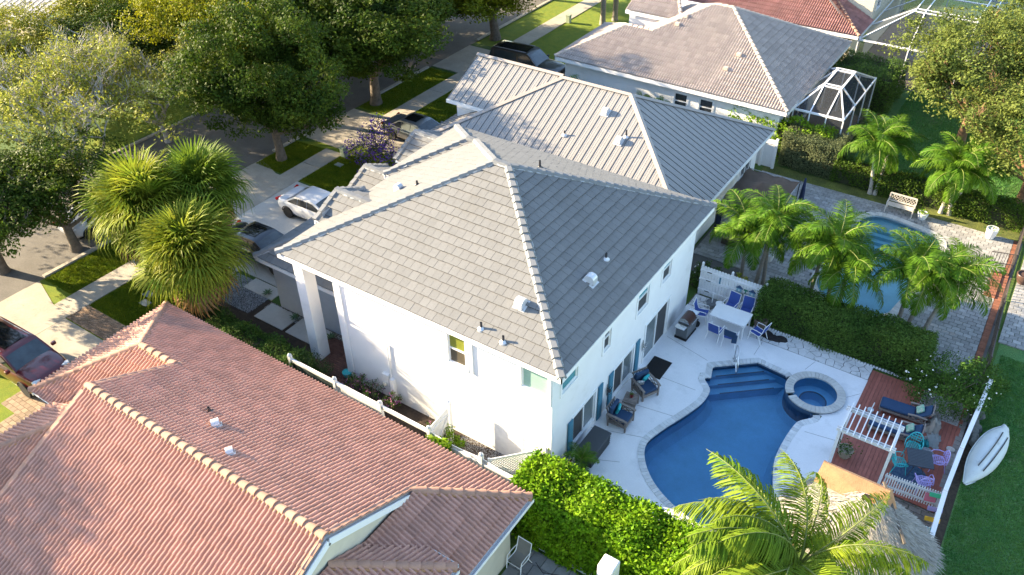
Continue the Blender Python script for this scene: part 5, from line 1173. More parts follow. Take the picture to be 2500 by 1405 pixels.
def palm(loc, label, h=2.6, lean=(0, 0), nf=14, rz=0, s=1.0, group="feathery palms round the neighbour's pool", fr=None, r=.085, name="palm_tree", mat=palm_bark, wind=0.0):
    t = thing(name, label, "palm tree", loc, rz, group); fr = fr or FR
    b = MB(); L = Vector((lean[0], lean[1], 0)); P = [L*(k/8)**1.4+Vector((0, 0, h*k/8)) for k in range(9)]
    b.tube([(0, 0, -.05)]+P, [r*1.5, r*1.35]+[r*1.1-.02*k/8 for k in range(1, 9)], 9)
    b.build("trunk", mat, t, smooth=True)
    b = MB(); b.tube([P[-1], P[-1]+Vector((0, 0, .30)), P[-1]+Vector((0, 0, .42))], [r*1.1, r*.8, r*.4], 8); b.build("crown_shaft", M("crown_shaft_green", (.10, .17, .04), .5), t, smooth=True)
    top = P[-1]+Vector((0, 0, .36))
    for k in range(nf):
        a = k*2.399+rz*3; tier = k/nf; a += wind*sin(3.6-a)*1.0; o = meshobj("frond", fr[min(2, int(tier*3))] if len(fr) > 2 else fr[0], t)
        o.location = top-Vector((0, 0, tier*.10)); o.rotation_euler = (random.uniform(-.3, .3)*(1+1.2*(wind > 0)), -(.85-1.35*tier)*.75+.25+random.uniform(-.2, .2)*(wind > 0), a+random.uniform(-.2, .2)); q = s*random.uniform(.85, 1.1); o.scale = (q, q, q)
    return t
pl = [(-8.75, 32.0, 2.35, (-.15, .1), "palm closest to the brown shade canopy with a straight pale trunk"), (-8.0, 31.9, 3.3, (.35, -.05), "tall palm just right of the shade canopy palm, leaning a little"), (-7.7, 32.05, 2.5, (.6, .2), "shorter trunk crossing behind the tall palm by the picket fence"),
      (-5.6, 32.3, 2.5, (-.05, -.1), "palm left of the pool water with a dark thin trunk"), (-4.75, 32.2, 3.1, (.3, .1), "palm leaning over the middle of the neighbour's pool"), (-4.3, 32.6, 2.2, (.9, .3), "palm whose crown hangs over the turquoise water centre"),
      (-1.75, 32.5, 2.7, (-.1, .0), "left palm of the three at the pool's near right corner"), (-1.35, 32.6, 2.5, (.25, .3), "middle palm of the three at the pool's near right corner"), (-.7, 32.3, 2.4, (1.15, .35), "strongly leaning palm at the pool's near right corner")]
for i, (x, y, h, ln, lb) in enumerate(pl): palm((x, y, 0), lb, h, ln, 19, i*.9, 1.1 if i != 2 else .92)
for i, (x, y, h, ln, lb) in enumerate([(-5.8, 43.3, 2.6, (-.35, .0), "left palm of the pair behind the patio, pale trunk"), (-5.55, 43.35, 2.3, (.75, .2), "right palm of the pair behind the patio, curved trunk"), (-2.15, 43.3, 2.7, (-.2, .0), "straight pale palm behind the round white pot"), (-1.75, 43.35, 2.5, (.8, .25), "leaning thick trunked palm behind the round white pot"), (-1.9, 43.5, 2.4, (.45, .5), "third palm of the clump behind the round white pot")]):
    palm((x, y, 0), lb, h, ln, 15, i*1.3, 1.1, group="palms along the rear fence", r=.10, mat=M("pale_palm_bark", (.42, .38, .33), .9, var=.15, stretch=(.3, .3, 9), bump=.3))
# coconut palm in the foreground, crown seen from above
FC = [frond_mesh(3.35+.1*k, 96, .95, .032, .75+.3*k, coco_leaf, 20+k, rise=.85-.2*k, plane=.0, segs=3, ld=1.35) for k in range(3)]
palm((-1.0, 14.2, 0), "big coconut palm whose crown fills the bottom right over the pool corner", 4.9, (.0, .2), 38, .4, 1.12, group=None, fr=FC, r=.16, name="coconut_palm", wind=1.0)
palm((4.5, 46.3, 0), "coconut palm reaching in at the right edge above the brick edged patio", 5.0, (-.9, -.6), 14, 1.1, .9, group=None, fr=FC, r=.15, name="coconut_palm")
palm((-28.9, 6.2, 0), "palm poking in at the left edge below the red suv", 1.6, (0, 0), 11, .3, .75, group=None, r=.1)
palm((-24.6, 42.4, 0), "small palm between the metal roof and the black suv", 1.3, (0, 0), 11, .8, .9, group="small palms on the front lawns", r=.1)
palm((-27.0, 38.0, 0), "small dark palm above the red mulch bed", 1.0, (0, 0), 12, 1.8, .95, group="small palms on the front lawns", r=.1)
for i, x in enumerate((-20.2, -19.5, -18.9)): palm((x, 43.9-.15, 0), ["left", "middle", "right"][i]+" of the three little palms against the white wall of the beige house", 1.3, (0, 0), 8, i, .5, group="little palms against the beige house", r=.04)
for i, (x, y, h) in enumerate([(-30.6, 58.1, 4.8), (-30.2, 59.4, 4.6), (-29.4, 61.7, 5.4)]): palm((x, y, 0), ["left", "middle", "right"][i]+" of three tall palms at the top edge beside the lawn", h, (0, 0), 10, i, 1.3, group="tall palms at the top edge", r=.2)
# ---- sabal palms with fan leaves
def fan_mesh(R=.85, n=26, pet=.75, mat=fan_leaf, seed=0, droop=.5):
    rr = random.Random(seed); b = MB(); b.tube([(0, 0, 0), (pet*.5, 0, .05), (pet, 0, 0)], [.018, .014, .010], 4, 0, cap=False)
    for i in range(n):
        a = -2.3+4.6*i/(n-1); r = R*(1-.22*abs(a)/2.3)*rr.uniform(.85, 1.08); d = Vector((cos(a), sin(a), 0)); s = Vector((-sin(a), cos(a), 0))*.028
        c = Vector((pet, 0, 0)); fold = .05*(1 if i % 2 else -1)
        p1 = c+d*r*.5+Vector((0, 0, .06+fold*.4)); p2 = c+d*r*.82+Vector((0, 0, -.05*droop*2)); p3 = c+d*r+Vector((0, 0, -.42*droop*rr.uniform(.5, 1.6)))
        b.add([c-s*.2, c+s*.2, p1-s, p1+s, p2-s*.6, p2+s*.6, p3], [(0, 1, 3, 2), (2, 3, 5, 4), (4, 5, 6)])
    return b.build("fan_leaf", mat, link=False).data
FAN = [fan_mesh(.95, 30, .85, seed=k, droop=.4+.35*k) for k in range(3)]; DEAD = fan_mesh(.7, 20, .6, dead_frond, 5, 1.3)
FAN2 = [fan_mesh(.95, 30, .85, seed=k+7, droop=.4+.35*k, mat=leafmat("deep_fan_leaves", (.08, .14, .012), (.16, .22, .02), rnd=.3)) for k in range(3)]
def sabal(loc, h, label, nl, rz, s, dead=True, fans=None, sweep=1.95):
    fans = fans or FAN
    t = thing("fan_palm", label, "palm tree", loc, rz, "fan palms in front of the black sedan")
    b = MB(); b.tube([(0, 0, -.1), (0, 0, h*.5), (0, 0, h)], [.22, .19, .2], 10); b.build("trunk", palm_bark, t, smooth=True)
    for k in range(nl):
        tt = (k+.5)/nl; el = 1.45-sweep*tt; a = k*2.39996; o = meshobj("fan_leaf", fans[min(2, int(tt*3))], t)
        L = .12; o.location = (cos(a)*L, sin(a)*L, h+.05+.25*(1-tt)); o.rotation_euler = (random.uniform(-.5, .5), -el, a); q = s*random.uniform(.72, 1.2); o.scale = (q, q, q)
    if dead:
        for k in range(60):
            a = k*2.39996+.5; el = -.55-.65*random.random(); o = meshobj("dead_leaf", DEAD, t); o.location = (cos(a)*.15, sin(a)*.15, h-.1-.5*random.random()); o.rotation_euler = (random.uniform(-.5, .5), -el, a); q = s*random.uniform(.95, 1.3); o.scale = (q, q, q)
    return t
sabal((-27.2, 15.95, 0), 3.75, "nearest fan palm with an orange brown skirt of dead leaves", 110, .3, 1.30, sweep=1.75)
sabal((-31.0, 16.8, 0), 4.3, "left fan palm of the three, half behind the nearest one", 95, 1.2, 1.45, dead=True)
sabal((-29.9, 19.0, 0), 4.5, "rear fan palm of the three, deepest green", 90, 2.1, 1.18, fans=FAN2)
# ---- short grass: individual blades where the lawns are close enough to show them
def grass(name, label, x0, x1, y0, y1, n, mat, h=.07, mask=None):
    P = np.column_stack([RNG.uniform(x0, x1, n), RNG.uniform(y0, y1, n), np.full(n, .0)])
    if mask is not None: P = P[mask(P[:, 0], P[:, 1])]
    n = len(P); a = RNG.uniform(0, 6.28, n); hh = h*RNG.uniform(.5, 1.4, n); w_ = .018
    d = np.column_stack([np.cos(a), np.sin(a), np.zeros(n)]); ln = np.column_stack([RNG.normal(0, .5, n), RNG.normal(0, .5, n), np.ones(n)])*hh[:, None]
    V = np.stack([P-d*w_, P+d*w_, P+ln], 1).reshape(-1, 3); F = np.arange(3*n).reshape(-1, 3)
    o = npobj(name, V, F, mat); return tag(o, label, "grass", kind="stuff")
gy = leafmat("front_grass_blades", (.10, .17, .010), (.20, .24, .015), rnd=.35, scale=1.5); gb = leafmat("back_grass_blades", (.07, .22, .055), (.14, .28, .06), rnd=.4, scale=1.0)
grass("grass", "sunlit short grass of the front lawn before the white house", -36.9, -30.0, 27.4, 31.2, 70000, gy, mask=lambda x, y: ~((x > -34.7) & (x < -33.25)) & (y < 30.8+.2*(x+36)*.4))
grass("grass", "short grass of the verge and lawn before the metal roofed house", -36.9, -27.0, 36.4, 44.0, 70000, gy, mask=lambda x, y: ~((x > -34.7) & (x < -33.25)))
grass("grass", "short grass under the dark oak at the left", -36.9, -29.0, 13.9, 18.3, 60000, gy, mask=lambda x, y: ~((x > -34.7) & (x < -33.25)))
grass("grass", "short grass of the back lawn under the big grey green trees", -7.0, 6.0, 44.5, 62.0, 120000, gb, h=.08)
grass("grass", "short green grass of the back lawn right of the white fence", 2.4, 8.0, 14.0, 33.0, 150000, gb, h=.05)
# ---------------------------------------------------------------- cars (front toward +x)
def paint(name, c, metal=.0, rough=.28, coat=1.0): return M(name, c, rough, var=.01, metal=metal, coat=coat, spec=.5)
def interp(xs, ys, x):
    return float(np.interp(x, xs, ys))
def car(name, label, loc, rz, pm, L=4.75, W=1.84, H=1.45, suv=False, sunroof=False, rails=False, wheel=.33):
    t = thing(name, label, "car", loc, rz, None); hw = W/2; h2 = L/2
    belt = .92 if not suv else 1.12; hood = .86 if not suv else 1.12; deck = .98 if not suv else 1.15
    if suv: cab = (-h2+.04, -h2+.28, .42, 1.18)      # base rear, roof rear, roof front, base front
    else: cab = (-h2+.62, -h2+1.38, .32, 1.22)
    xs = [-h2, -h2+.06, -h2+.25, -h2+.8, -.6, .6, cab[3], h2-.75, h2-.25, h2-.06, h2]
    wd = [.76, .88, .95, .99, 1, 1, .99, .97, .90, .80, .66]
    tp = [deck-.22, deck-.06, deck, deck+.01 if suv else deck, belt+.02, belt+.02, hood+.06, hood, hood-.07, hood-.16, hood-.34]
    bt = [.42, .32, .26, .22, .2, .2, .2, .22, .24, .28, .36]
    b = MB(); n = 15; vs = []
    for x, k, zt, zb in zip(xs, wd, tp, bt):
        w_ = hw*k; sh = zt-.10; pr = [(0, zt+.03), (w_*.45, zt+.022), (w_*.80, zt-.005), (w_*.93, zt-.05), (w_*.985, sh-.10), (w_, (sh+zb)/2+.05), (w_*.97, zb+.12), (w_*.90, zb)]
        full = [(-y, z) for y, z in pr[:0:-1]]+pr; vs += [(x, y, z) for y, z in full]
    m = len(xs); fs = [(i*n+j, (i+1)*n+j, (i+1)*n+j+1, i*n+j+1) for i in range(m-1) for j in range(n-1)]+[(i*n+n-1, (i+1)*n+n-1, (i+1)*n, i*n) for i in range(m-1)]
    fs += [tuple(range(n)), tuple((m-1)*n+j for j in range(n-1, -1, -1))]; b.add(vs, fs)
    o = b.build("body", pm, t, smooth=True); s_ = o.modifiers.new("sub", 'SUBSURF'); s_.levels = 1; s_.render_levels = 1
    # cabin
    bl = belt+.0; rz_ = H; bw = hw*.90; rw = hw*.70 if not suv else hw*.78
    x0, x1, x2, x3 = cab; c = MB(); nx = 8; ny = 8; vs = []
    def cabp(u, v):   # u 0..1 rear base->front base, v -1..1 across
        X = np.interp(u, [0, .25, .3, .6, .7, 1], [x0, x1-.04, x1+.08, x2-.3, x2, x3]); Z = np.interp(u, [0, .25, .3, .6, .7, 1], [bl, rz_-.07, rz_-.02, rz_, rz_-.04, bl+.02])
        f = (Z-bl)/(rz_-bl); wv = bw*(1-f)+rw*f; return X, wv*v, Z-.05*v*v*f
    U = [0, .12, .25, .3, .45, .6, .7, .85, 1]; Vv = [-1, -.7, -.3, 0, .3, .7, 1]
    vs = [cabp(u, v) for u in U for v in Vv]; k = len(Vv); fs = [(i*k+j, (i+1)*k+j, (i+1)*k+j+1, i*k+j+1) for i in range(len(U)-1) for j in range(k-1)]
    nb = len(vs); side = []
    for i in range(len(U)):   # lower edge of the sides at belt
        X = cabp(U[i], 1)[0]; vs += [(X, -bw, bl-.03), (X, bw, bl-.03)]
    for i in range(len(U)-1):
        fs += [(nb+2*i, nb+2*i+2, (i+1)*k, i*k), (nb+2*i+1, i*k+k-1, (i+1)*k+k-1, nb+2*i+3)]
    c.add(vs, fs); c.build("cabin", pm, t, smooth=True)
    def glass(u0, u1, v0, v1, nm, mat=dark_glass, off=.012):
        q = []
        for u, v in ((u0, v0), (u1, v0), (u1, v1), (u0, v1)): q.append(Vector(cabp(u, v)))
        nn = (q[1]-q[0]).cross(q[3]-q[0]).normalized(); nn = nn if nn.z > 0 else -nn
        us = np.linspace(u0, u1, 4); vv = np.linspace(v0, v1, 6); g = MB()
        P = [tuple(Vector(cabp(u, v))+nn*off) for u in us for v in vv]; g.add(P, [(i*6+j, (i+1)*6+j, (i+1)*6+j+1, i*6+j+1) for i in range(3) for j in range(5)]); return g.build(nm, mat, t, smooth=True)
    ws = M("windshield_glass", (.045, .06, .07), .05, var=.4, scale=2, spec=1.0)
    glass(.735, .985, -.90, .90, "windshield", ws); glass(.02, .225, -.86, .86, "rear_window", ws)
    if sunroof: glass(.34, .62, -.66, .66, "sunroof", M("sunroof_glass", (.01, .01, .012), .08, spec=.8), .02)
    for sg in (-1, 1):
        f0 = (rz_-.1-bl)
        seg = [(.10, .33), (.345, .55), (.565, .93)] if not suv else [(.05, .30), (.315, .53), (.545, .92)]
        for ua, ub in seg:
            pa, pb = cabp(ua, sg), cabp(ub, sg); zlo = bl+.045
            def top(u):
                X, Y, Z = cabp(u, sg); return X, Y, max(zlo+.02, Z-.07)
            ux = np.linspace(ua, ub, 4); g = MB(); P = []
            for u in ux:
                X, Y, Z = top(u); f = (Z-bl)/(rz_-bl); yy = sg*(bw*(1-f)+rw*f+.014)+0; P += [(X, sg*(bw+.012)-sg*.02, zlo), (X, yy, Z)]
            g.add(P, [(2*i, 2*i+2, 2*i+3, 2*i+1) for i in range(3)]); g.build("side_window", dark_glass, t)
        mr_ = MB(); mr_.box((cab[2]+.55, sg*(hw+.09), bl+.10), (.14, .2, .15)); mr_.build("mirror", pm, t, bev=.035)
        for xx in (h2-.85 if not suv else h2-.9, -h2+.85 if not suv else -h2+.95):
            b = MB(); b.add(*[(lambda q: ([(p[0], p[2], p[1]) for p in q.v], q.f))(MB().lathe([(wheel*.62, -.10), (wheel*.96, -.10), (wheel, -.06), (wheel, .06), (wheel*.96, .10), (wheel*.62, .10)], 22))][0])
            wo = b.build("wheel", tyre, t, smooth=True); wo.location = (xx, sg*(hw-.09), wheel)
            r_ = MB(); q = MB().lathe([(wheel*.64, -.09), (wheel*.64, .095), (wheel*.58, .095), (wheel*.56, .03), (.0001, .03)], 22); r_.add([(p[0], p[2]*sg, p[1]) for p in q.v], q.f)
            for kk in range(5): a = kk*2*pi/5; r_.beam((0, sg*.07, 0), (wheel*.6*cos(a), sg*.08, wheel*.6*sin(a)), .05, .03, up=(0, 1, 0))
            r_.build("rim", rim, wo)
            a_ = MB(); a_.tube([(xx+(wheel+.05)*cos(a), sg*(hw-.005), wheel+(wheel+.05)*sin(a)) for a in np.linspace(.05, pi-.05, 12)], .022, 5); a_.build("wheel_arch", black_m, t)
        l_ = MB(); l_.box((h2-.20, sg*hw*.66, hood-.17), (.22, .36, .12), rz=-sg*.35); l_.build("headlight", M("headlight_glass", (.6, .62, .65), .12), t, bev=.03)
        l_ = MB(); l_.box((-h2+.06, sg*hw*.72, deck-.12 if not suv else deck-.05), (.12, .34, .13 if not suv else .3), rz=sg*.3); l_.build("tail_light", M("tail_light_red", (.45, .01, .01), .2), t, bev=.02)
        for hx in (-.45, .5): d_ = MB(); d_.box((hx, sg*(hw*.985), bl-.16), (.18, .03, .03)); d_.build("door_handle", pm, t)
        if rails: r_ = MB(); r_.tube([(cabp(u, .86*sg)[0], cabp(u, .86*sg)[1], cabp(u, .86*sg)[2]+.045) for u in (.30, .4, .5, .62)], .018, 6); r_.build("roof_rail", M("rail_grey", (.35, .35, .36), .3, metal=.6), t)
    b = MB(); b.box((h2-.04, 0, hood-.30), (.08, W*.5, .16)); b.build("grille", black_m, t); b = MB(); b.box((-h2-.0, 0, deck-.35), (.03, .5, .14)); b.build("number_plate", trim, t)
    b = MB(); b.bx(-h2+.3, h2-.3, -hw*.8, hw*.8, .18, .5); b.build("underbody", black_m, t)
    return t
car("black_suv", "large black suv parked on the driveway at the top beside the beige tile house", (-30.2, 46.6, .05), radians(3), paint("black_paint", (.012, .012, .014)), 5.5, 2.02, 1.90, suv=True, sunroof=True, rails=True, wheel=.40)
car("grey_sedan", "silver grey sedan with a dark sunroof behind the purple shrub", (-30.4, 34.85, .05), radians(-1), paint("silver_grey_paint", (.22, .225, .235), .5), 4.85, 1.86, 1.44, sunroof=True)
car("white_sedan", "white sedan with its trunk toward the road on the pale driveway", (-29.4, 25.15, .05), radians(1), paint("white_car_paint", (.62, .64, .68)), 4.7, 1.83, 1.42)
car("black_sedan", "black sedan with a reflective windshield half hidden by the fan palms", (-29.25, 21.05, .05), radians(2), paint("dark_blue_black_paint", (.012, .014, .022)), 4.85, 1.88, 1.46, sunroof=True)
car("red_suv", "dark red suv with roof rails on the driveway at the left edge", (-31.5, 9.75, .05), radians(2), paint("dark_red_paint", (.10, .003, .007), .0), 4.7, 1.88, 1.66, suv=True, sunroof=True, rails=True, wheel=.36)
car("white_car", "white car parked on the road mostly hidden by the dark oak", (-38.9, 18.8, 0), radians(88), paint("white_car_paint", (.62, .64, .68)), 4.6, 1.82, 1.45)
# ---------------------------------------------------------------- furniture (front toward +y)
def sling_chair(frame, fabric, name="sling_chair"):
    t = thing(name, None, "chair")
    b = MB()
    prof = [(0, .27, .44), (0, .10, .41), (0, -.12, .39), (0, -.20, .42), (0, -.27, .60), (0, -.36, .98)]
    vs = [(x, y, z) for x in (-.25, .25) for _, y, z in prof]; n = len(prof)
    vs2 = [(x, y, z-.012) for x, y, z in vs]
    b.add(vs+vs2, [(i, i+1, n+i+1, n+i) for i in range(n-1)]+[(2*n+i, 3*n+i, 3*n+i+1, 2*n+i+1) for i in range(n-1)])
    b.build("sling", fabric, t, smooth=True)
    for s in (-1, 1):
        b = MB(); b.tube([(s*.26, y, z) for _, y, z in prof], .016, 7); b.build("side_rail", frame, t)
        b = MB(); b.tube([(s*.28, .30, 0), (s*.28, .27, .44), (s*.28, .24, .63), (s*.28, -.02, .65), (s*.27, -.29, .62)], .016, 7); b.build("armrest", frame, t)
        b = MB(); b.tube([(s*.28, .30, 0), (s*.27, .27, .44)], .016, 7); b.build("leg", frame, t)
        b = MB(); b.tube([(s*.28, -.34, 0), (s*.27, -.16, .40)], .016, 7); b.build("leg", frame, t)
    b = MB(); b.tube([(-.26, -.36, .98), (.26, -.36, .98)], .016, 7); b.build("top_rail", frame, t); b = MB(); b.tube([(-.27, .25, .30), (.27, .25, .30)], .012, 6); b.build("stretcher", frame, t)
    return t
g = "blue sling chairs round the white dining table"
ch = sling_chair(trim, blue_sling); ch['label'] = "blue sling chair at the house end of the white dining table"; ch['group'] = g
ch.location = (-9.15, 28.25, .055); ch.rotation_euler = (0, 0, radians(-80))
for (x, y, r, lb) in [(-8.25, 29.35, 172, "left of the two blue sling chairs with backs to the picket fence"), (-7.55, 29.40, 184, "right of the two blue sling chairs with backs to the picket fence"), (-8.15, 27.45, -4, "blue sling chair on the pool side nearest the grill"), (-7.45, 27.42, 8, "blue sling chair on the pool side with a navy towel over its back"), (-6.55, 28.35, 78, "blue sling chair at the hedge end of the white dining table")]:
    dup(ch, (x, y, .055), radians(r), lb)
tw = thing("navy_towel", "navy towel hanging over the back of a chair on the pool side", "towel", (-7.40, 27.05, .055)); b = MB(); b.box((0, -.02, .85), (.52, .05, .38), rx=.2); b.box((.22, .03, .62), (.22, .05, .5), rx=.1, rz=.3); b.build("cloth", navy_cloth, tw, bev=.03)
dt = thing("dining_table", "white slatted outdoor dining table beside the picket fence", "table", (-7.88, 28.42, .055), radians(1))
for k in range(11): b = MB(); b.bx(-.76, .76, -.47+k*.0865, -.47+k*.0865+.078, .715, .74); b.build("table_slat", trim, dt)
b = MB(); b.bx(-.78, .78, -.50, -.475, .68, .745); b.bx(-.78, .78, .485, .51, .68, .745); b.bx(-.80, -.765, -.5, .51, .68, .745); b.bx(.765, .80, -.5, .51, .68, .745); b.build("table_frame", trim, dt)
for x in (-.74, .74):
    for y in (-.45, .45): b = MB(); b.beam((x, y, 0), (x, y, .70), .05, .05); b.build("leg", trim, dt)
def pot(name, label, loc, r, h, mat, plant=None, leaf=.14, nl=120, ph=.35, spread=1.1, group=None, fill=True):
    t = thing(name, label, "plant pot", loc, random.uniform(0, 3), group)
    b = MB(); b.lathe([(r*.62, 0), (r*.85, h*.35), (r, h*.85), (r*1.03, h*.97), (r*1.0, h), (r*.88, h), (r*.86, h*.9)], 22); b.build("pot", mat, t, smooth=True)
    b = MB(); b.lathe([(r*.87, h*.88), (.0001, h*.90)], 18); b.build("soil", soil, t)
    if plant:
        nl = max(nl, 40); P = np.column_stack([RNG.normal(0, r*.45*spread, nl), RNG.normal(0, r*.45*spread, nl), h*.9+np.abs(RNG.normal(0, ph*.5, nl))]); V, F = leaves_np(P, leaf, .4); npobj("foliage", V, F, plant, t)
    return t
pot("umbrella_stand", "grey round umbrella stand holding a short white pole by the picket fence", (-9.1, 29.35, .055), .26, .28, M("grey_plastic", (.16, .17, .18), .7))
t = thing("umbrella_pole", "short white pole standing in the grey umbrella base", "pole", (-9.1, 29.35, .3)); b = MB(); b.tube([(0, 0, 0), (0, 0, .55)], .022, 8); b.build("tube", trim, t)
st = thing("side_stool", "small round white stool between the umbrella base and the table", "stool", (-8.72, 29.3, .055)); b = MB(); b.lathe([(.0001, .40), (.19, .40), (.19, .37), (.0001, .36)], 20); b.build("seat", trim, st)
for k in range(3): b = MB(); b.tube([(.12*cos(k*2.1), .12*sin(k*2.1), .37), (.17*cos(k*2.1), .17*sin(k*2.1), 0)], .014, 6); b.build("leg", trim, st)
pot("terracotta_planter", "tall brown terracotta planter with reeds at the hedge end of the dining table", (-6.75, 29.15, .055), .30, .50, M("brown_pot", (.16, .12, .09), .8), hedge_dark, .22, 60, .5)
t = thing("garden_hose_pile", "black soft heap lying on the flagstones at the start of the pool hedge", "cover", (-6.2, 28.85, .07)); b = MB()
for k in range(9): b.lathe([(.0001, .0), (.22, .0), (.18, .07), (.0001, .10)], 9, (random.uniform(-.5, .55), random.uniform(-.16, .16), 0), sx=1.3, sy=random.uniform(.6, 1))
b.build("cloth", M("black_soft", (.025, .022, .022), .9, bump=.8), t); t['kind'] = 'thing'
t = thing("leaf_blower", "small black garden tool on the deck under the house end chair", "garden tool", (-9.15, 27.75, .055), 2.0); b = MB(); b.lathe([(.0001, 0), (.15, .02), (.17, .14), (.10, .22), (.0001, .24)], 14); b.build("body", black_m, t, smooth=True); b = MB(); b.tube([(.1, 0, .1), (.3, -.05, .06), (.42, -.1, .03)], .03, 7); b.build("nozzle", black_m, t)
# grill
gr = thing("gas_grill", "stainless gas grill with a brown lid against the house wall", "grill", (-9.32, 27.0, .055), radians(-92))
b = MB(); b.box((0, 0, .42), (.95, .52, .62)); b.build("cabinet", M("grill_grey", (.15, .16, .165), .35, metal=.5), gr, bev=.015)
b = MB(); b.box((0, 0, .06), (1.0, .56, .1)); b.build("base", black_m, gr)
b = MB(); n = 9; pr = [(-.26+.0, 0)]+[(-.26*cos(a), .30*sin(a)) for a in np.linspace(0.1, pi-.1, n)]+[(.26, 0)]
vs = [(x, y, .76+z) for x in (-.33, .33) for y, z in pr]; m_ = len(pr); b.add(vs, [(i, i+1, m_+i+1, m_+i) for i in range(m_-1)]); b.build("lid", M("brown_enamel", (.07, .03, .022), .3, var=.3), gr, smooth=True)
for x in (-.345, .345): b = MB(); b.add([(x, y, .76+z) for y, z in pr], [tuple(range(m_))]); b.build("lid_end", steel, gr)
for s in (-1, 1): b = MB(); b.box((s*.62, 0, .80), (.30, .46, .035)); b.build("side_shelf", steel, gr, bev=.01)
b = MB(); b.tube([(-.28, .33, .88), (-.28, .38, .90), (.28, .38, .90), (.28, .33, .88)], .014, 6); b.build("handle", steel, gr)
for k in range(4): b = MB(); b.tube([(-.27+.18*k, .26, .68), (-.27+.18*k, .30, .68)], .026, 10); b.build("knob", steel, gr)
# lounge chairs
def club_chair():
    t = thing("patio_armchair", None, "armchair")
    for s in (-1, 1):
        b = MB(); b.beam((s*.37, .36, 0), (s*.37, .36, .56), .06, .06); b.build("leg", grey_wood, t); b = MB(); b.beam((s*.37, -.36, 0), (s*.37, -.42, .60), .06, .06); b.build("leg", grey_wood, t)
        b = MB(); P = [(s*.38, -.44, .62), (s*.39, -.1, .62), (s*.39, .25, .60), (s*.38, .43, .55)]
        for i in range(3): b.beam(P[i], P[i+1], .10, .035)
        b.build("armrest", grey_wood, t)
        b = MB()
        for (a, c) in [((-.33, .24), (.32, .52)), ((-.33, .52), (.32, .24)), ((-.33, .24), (0, .54)), ((.32, .24), (0, .54))]: b.beam((s*.37, a[0], a[1]), (s*.37, c[0], c[1]), .022, .03)
        b.beam((s*.37, -.36, .22), (s*.37, .36, .22), .045, .06); b.build("side_lattice", grey_wood, t)
    b = MB(); b.bx(-.37, .37, .33, .38, .18, .30); b.bx(-.37, .37, -.38, -.33, .18, .30); b.bx(-.36, .36, -.35, .35, .26, .29); b.build("seat_frame", grey_wood, t)
    b = MB()
    for k in range(5): b.beam((-.28+.14*k, -.38, .3), (-.28+.14*k, -.48, .84), .05, .025)
    b.beam((-.36, -.48, .85), (.36, -.48, .85), .04, .08); b.build("back_frame", grey_wood, t)
    b = MB(); b.box((0, .02, .38), (.64, .68, .15)); b.build("seat_cushion", navy_cloth, t, bev=.05)
    b = MB(); b.box((0, -.34, .66), (.64, .15, .52), rx=-.18); b.build("back_cushion", navy_cloth, t, bev=.05)
    b = MB(); b.box((-.1, -.18, .60), (.36, .11, .34), rx=-.35, rz=.3); b.build("throw_pillow", teal_cloth, t, bev=.045)
    return t
cc = club_chair(); cc['label'] = "wooden patio armchair with navy cushions nearest the dark mat, one pillow patterned"; cc['group'] = "pair of cushioned armchairs by the house wall"; cc.location = (-9.15, 22.75, .055); cc.rotation_euler = (0, 0, radians(-118))
b = MB(); b.box((.2, -.1, .56), (.3, .1, .3), rx=-.4, rz=-.5); b.build("throw_pillow", M("patterned_pillow", (.55, .58, .6), .8, col2=(.05, .06, .08), scale=18), cc, bev=.04)
c2 = dup(cc, (-9.2, 20.75, .055), radians(-88), "wooden patio armchair with navy cushions and a teal pillow nearest the grey deck box")
for c in list(c2.children):
    if c.name.startswith("throw_pillow") and c.data.materials[0].name == "patterned_pillow": bpy.data.objects.remove(c)
stb = thing("patio_side_table", "slatted wooden side table between the two armchairs", "side table", (-9.3, 21.75, .055), radians(10))
for k in range(7): b = MB(); b.bx(-.26, .26, -.30+k*.087, -.30+k*.087+.075, .44, .465); b.build("table_slat", grey_wood, stb)
b = MB(); b.bx(-.24, .24, -.28, .28, .16, .18); b.build("shelf", grey_wood, stb)
for x in (-.24, .24):
    for y in (-.27, .27): b = MB(); b.beam((x, y, 0), (x, y, .44), .045, .045); b.build("leg", grey_wood, stb)
pot("flower_pot", "small red pot with a plant on the slatted side table", (-9.3, 21.8, .52), .08, .13, M("red_pot", (.22, .02, .02), .4), hedge_dark, .08, 30, .12)
# deck box, mat, folded chair, potted palm
db = thing("deck_box", "large charcoal deck storage box against the house wall", "storage box", (-9.36, 18.85, .055))
b = MB(); b.box((0, 0, .27), (.66, 1.42, .52), taper=1.03); b.build("box", charcoal, db, bev=.02); b = MB(); b.box((0, 0, .575), (.74, 1.50, .09)); b.build("lid", charcoal, db, bev=.03)
for k in range(4): b = MB(); b.box((.345, 0, .12+k*.11), (.012, 1.4, .02)); b.build("panel_rib", charcoal, db)
t = thing("door_mat", "black rubber mat in front of the sliding door", "mat", (-9.38, 24.35, .057)); b = MB(); b.box((0, 0, .008), (.82, 1.2, .014)); b.build("mat", black_m, t, bev=.004); b = MB()
for k in range(18): b.bx(-.38, .38, -.56+k*.064, -.56+k*.064+.03, .014, .019)
b.build("ribs", black_m, t)['kind'] = 'stuff'
pot("potted_palm", "small potted palm at the near end of the deck box", (-9.25, 17.75, .055), .2, .32, black_m)
t = palm((-9.25, 17.75, .28), "young palm growing in the black pot by the deck box", .12, (0, 0), 9, .4, .45, group=None, r=.03)
t = thing("folded_chair", "folded striped beach chair leaning on the wall corner by the hedge", "folded chair", (-9.75, 17.45, .055), radians(70))
b = MB()
for k in range(6): b.box((0, -.02*k, .15+k*.11), (.46, .02, .09), rx=-.25, mi=k % 2)
b.build("striped_sling", [M("stripe_red", (.3, .03, .04), .8), M("stripe_navy", (.03, .04, .1), .8)], t)
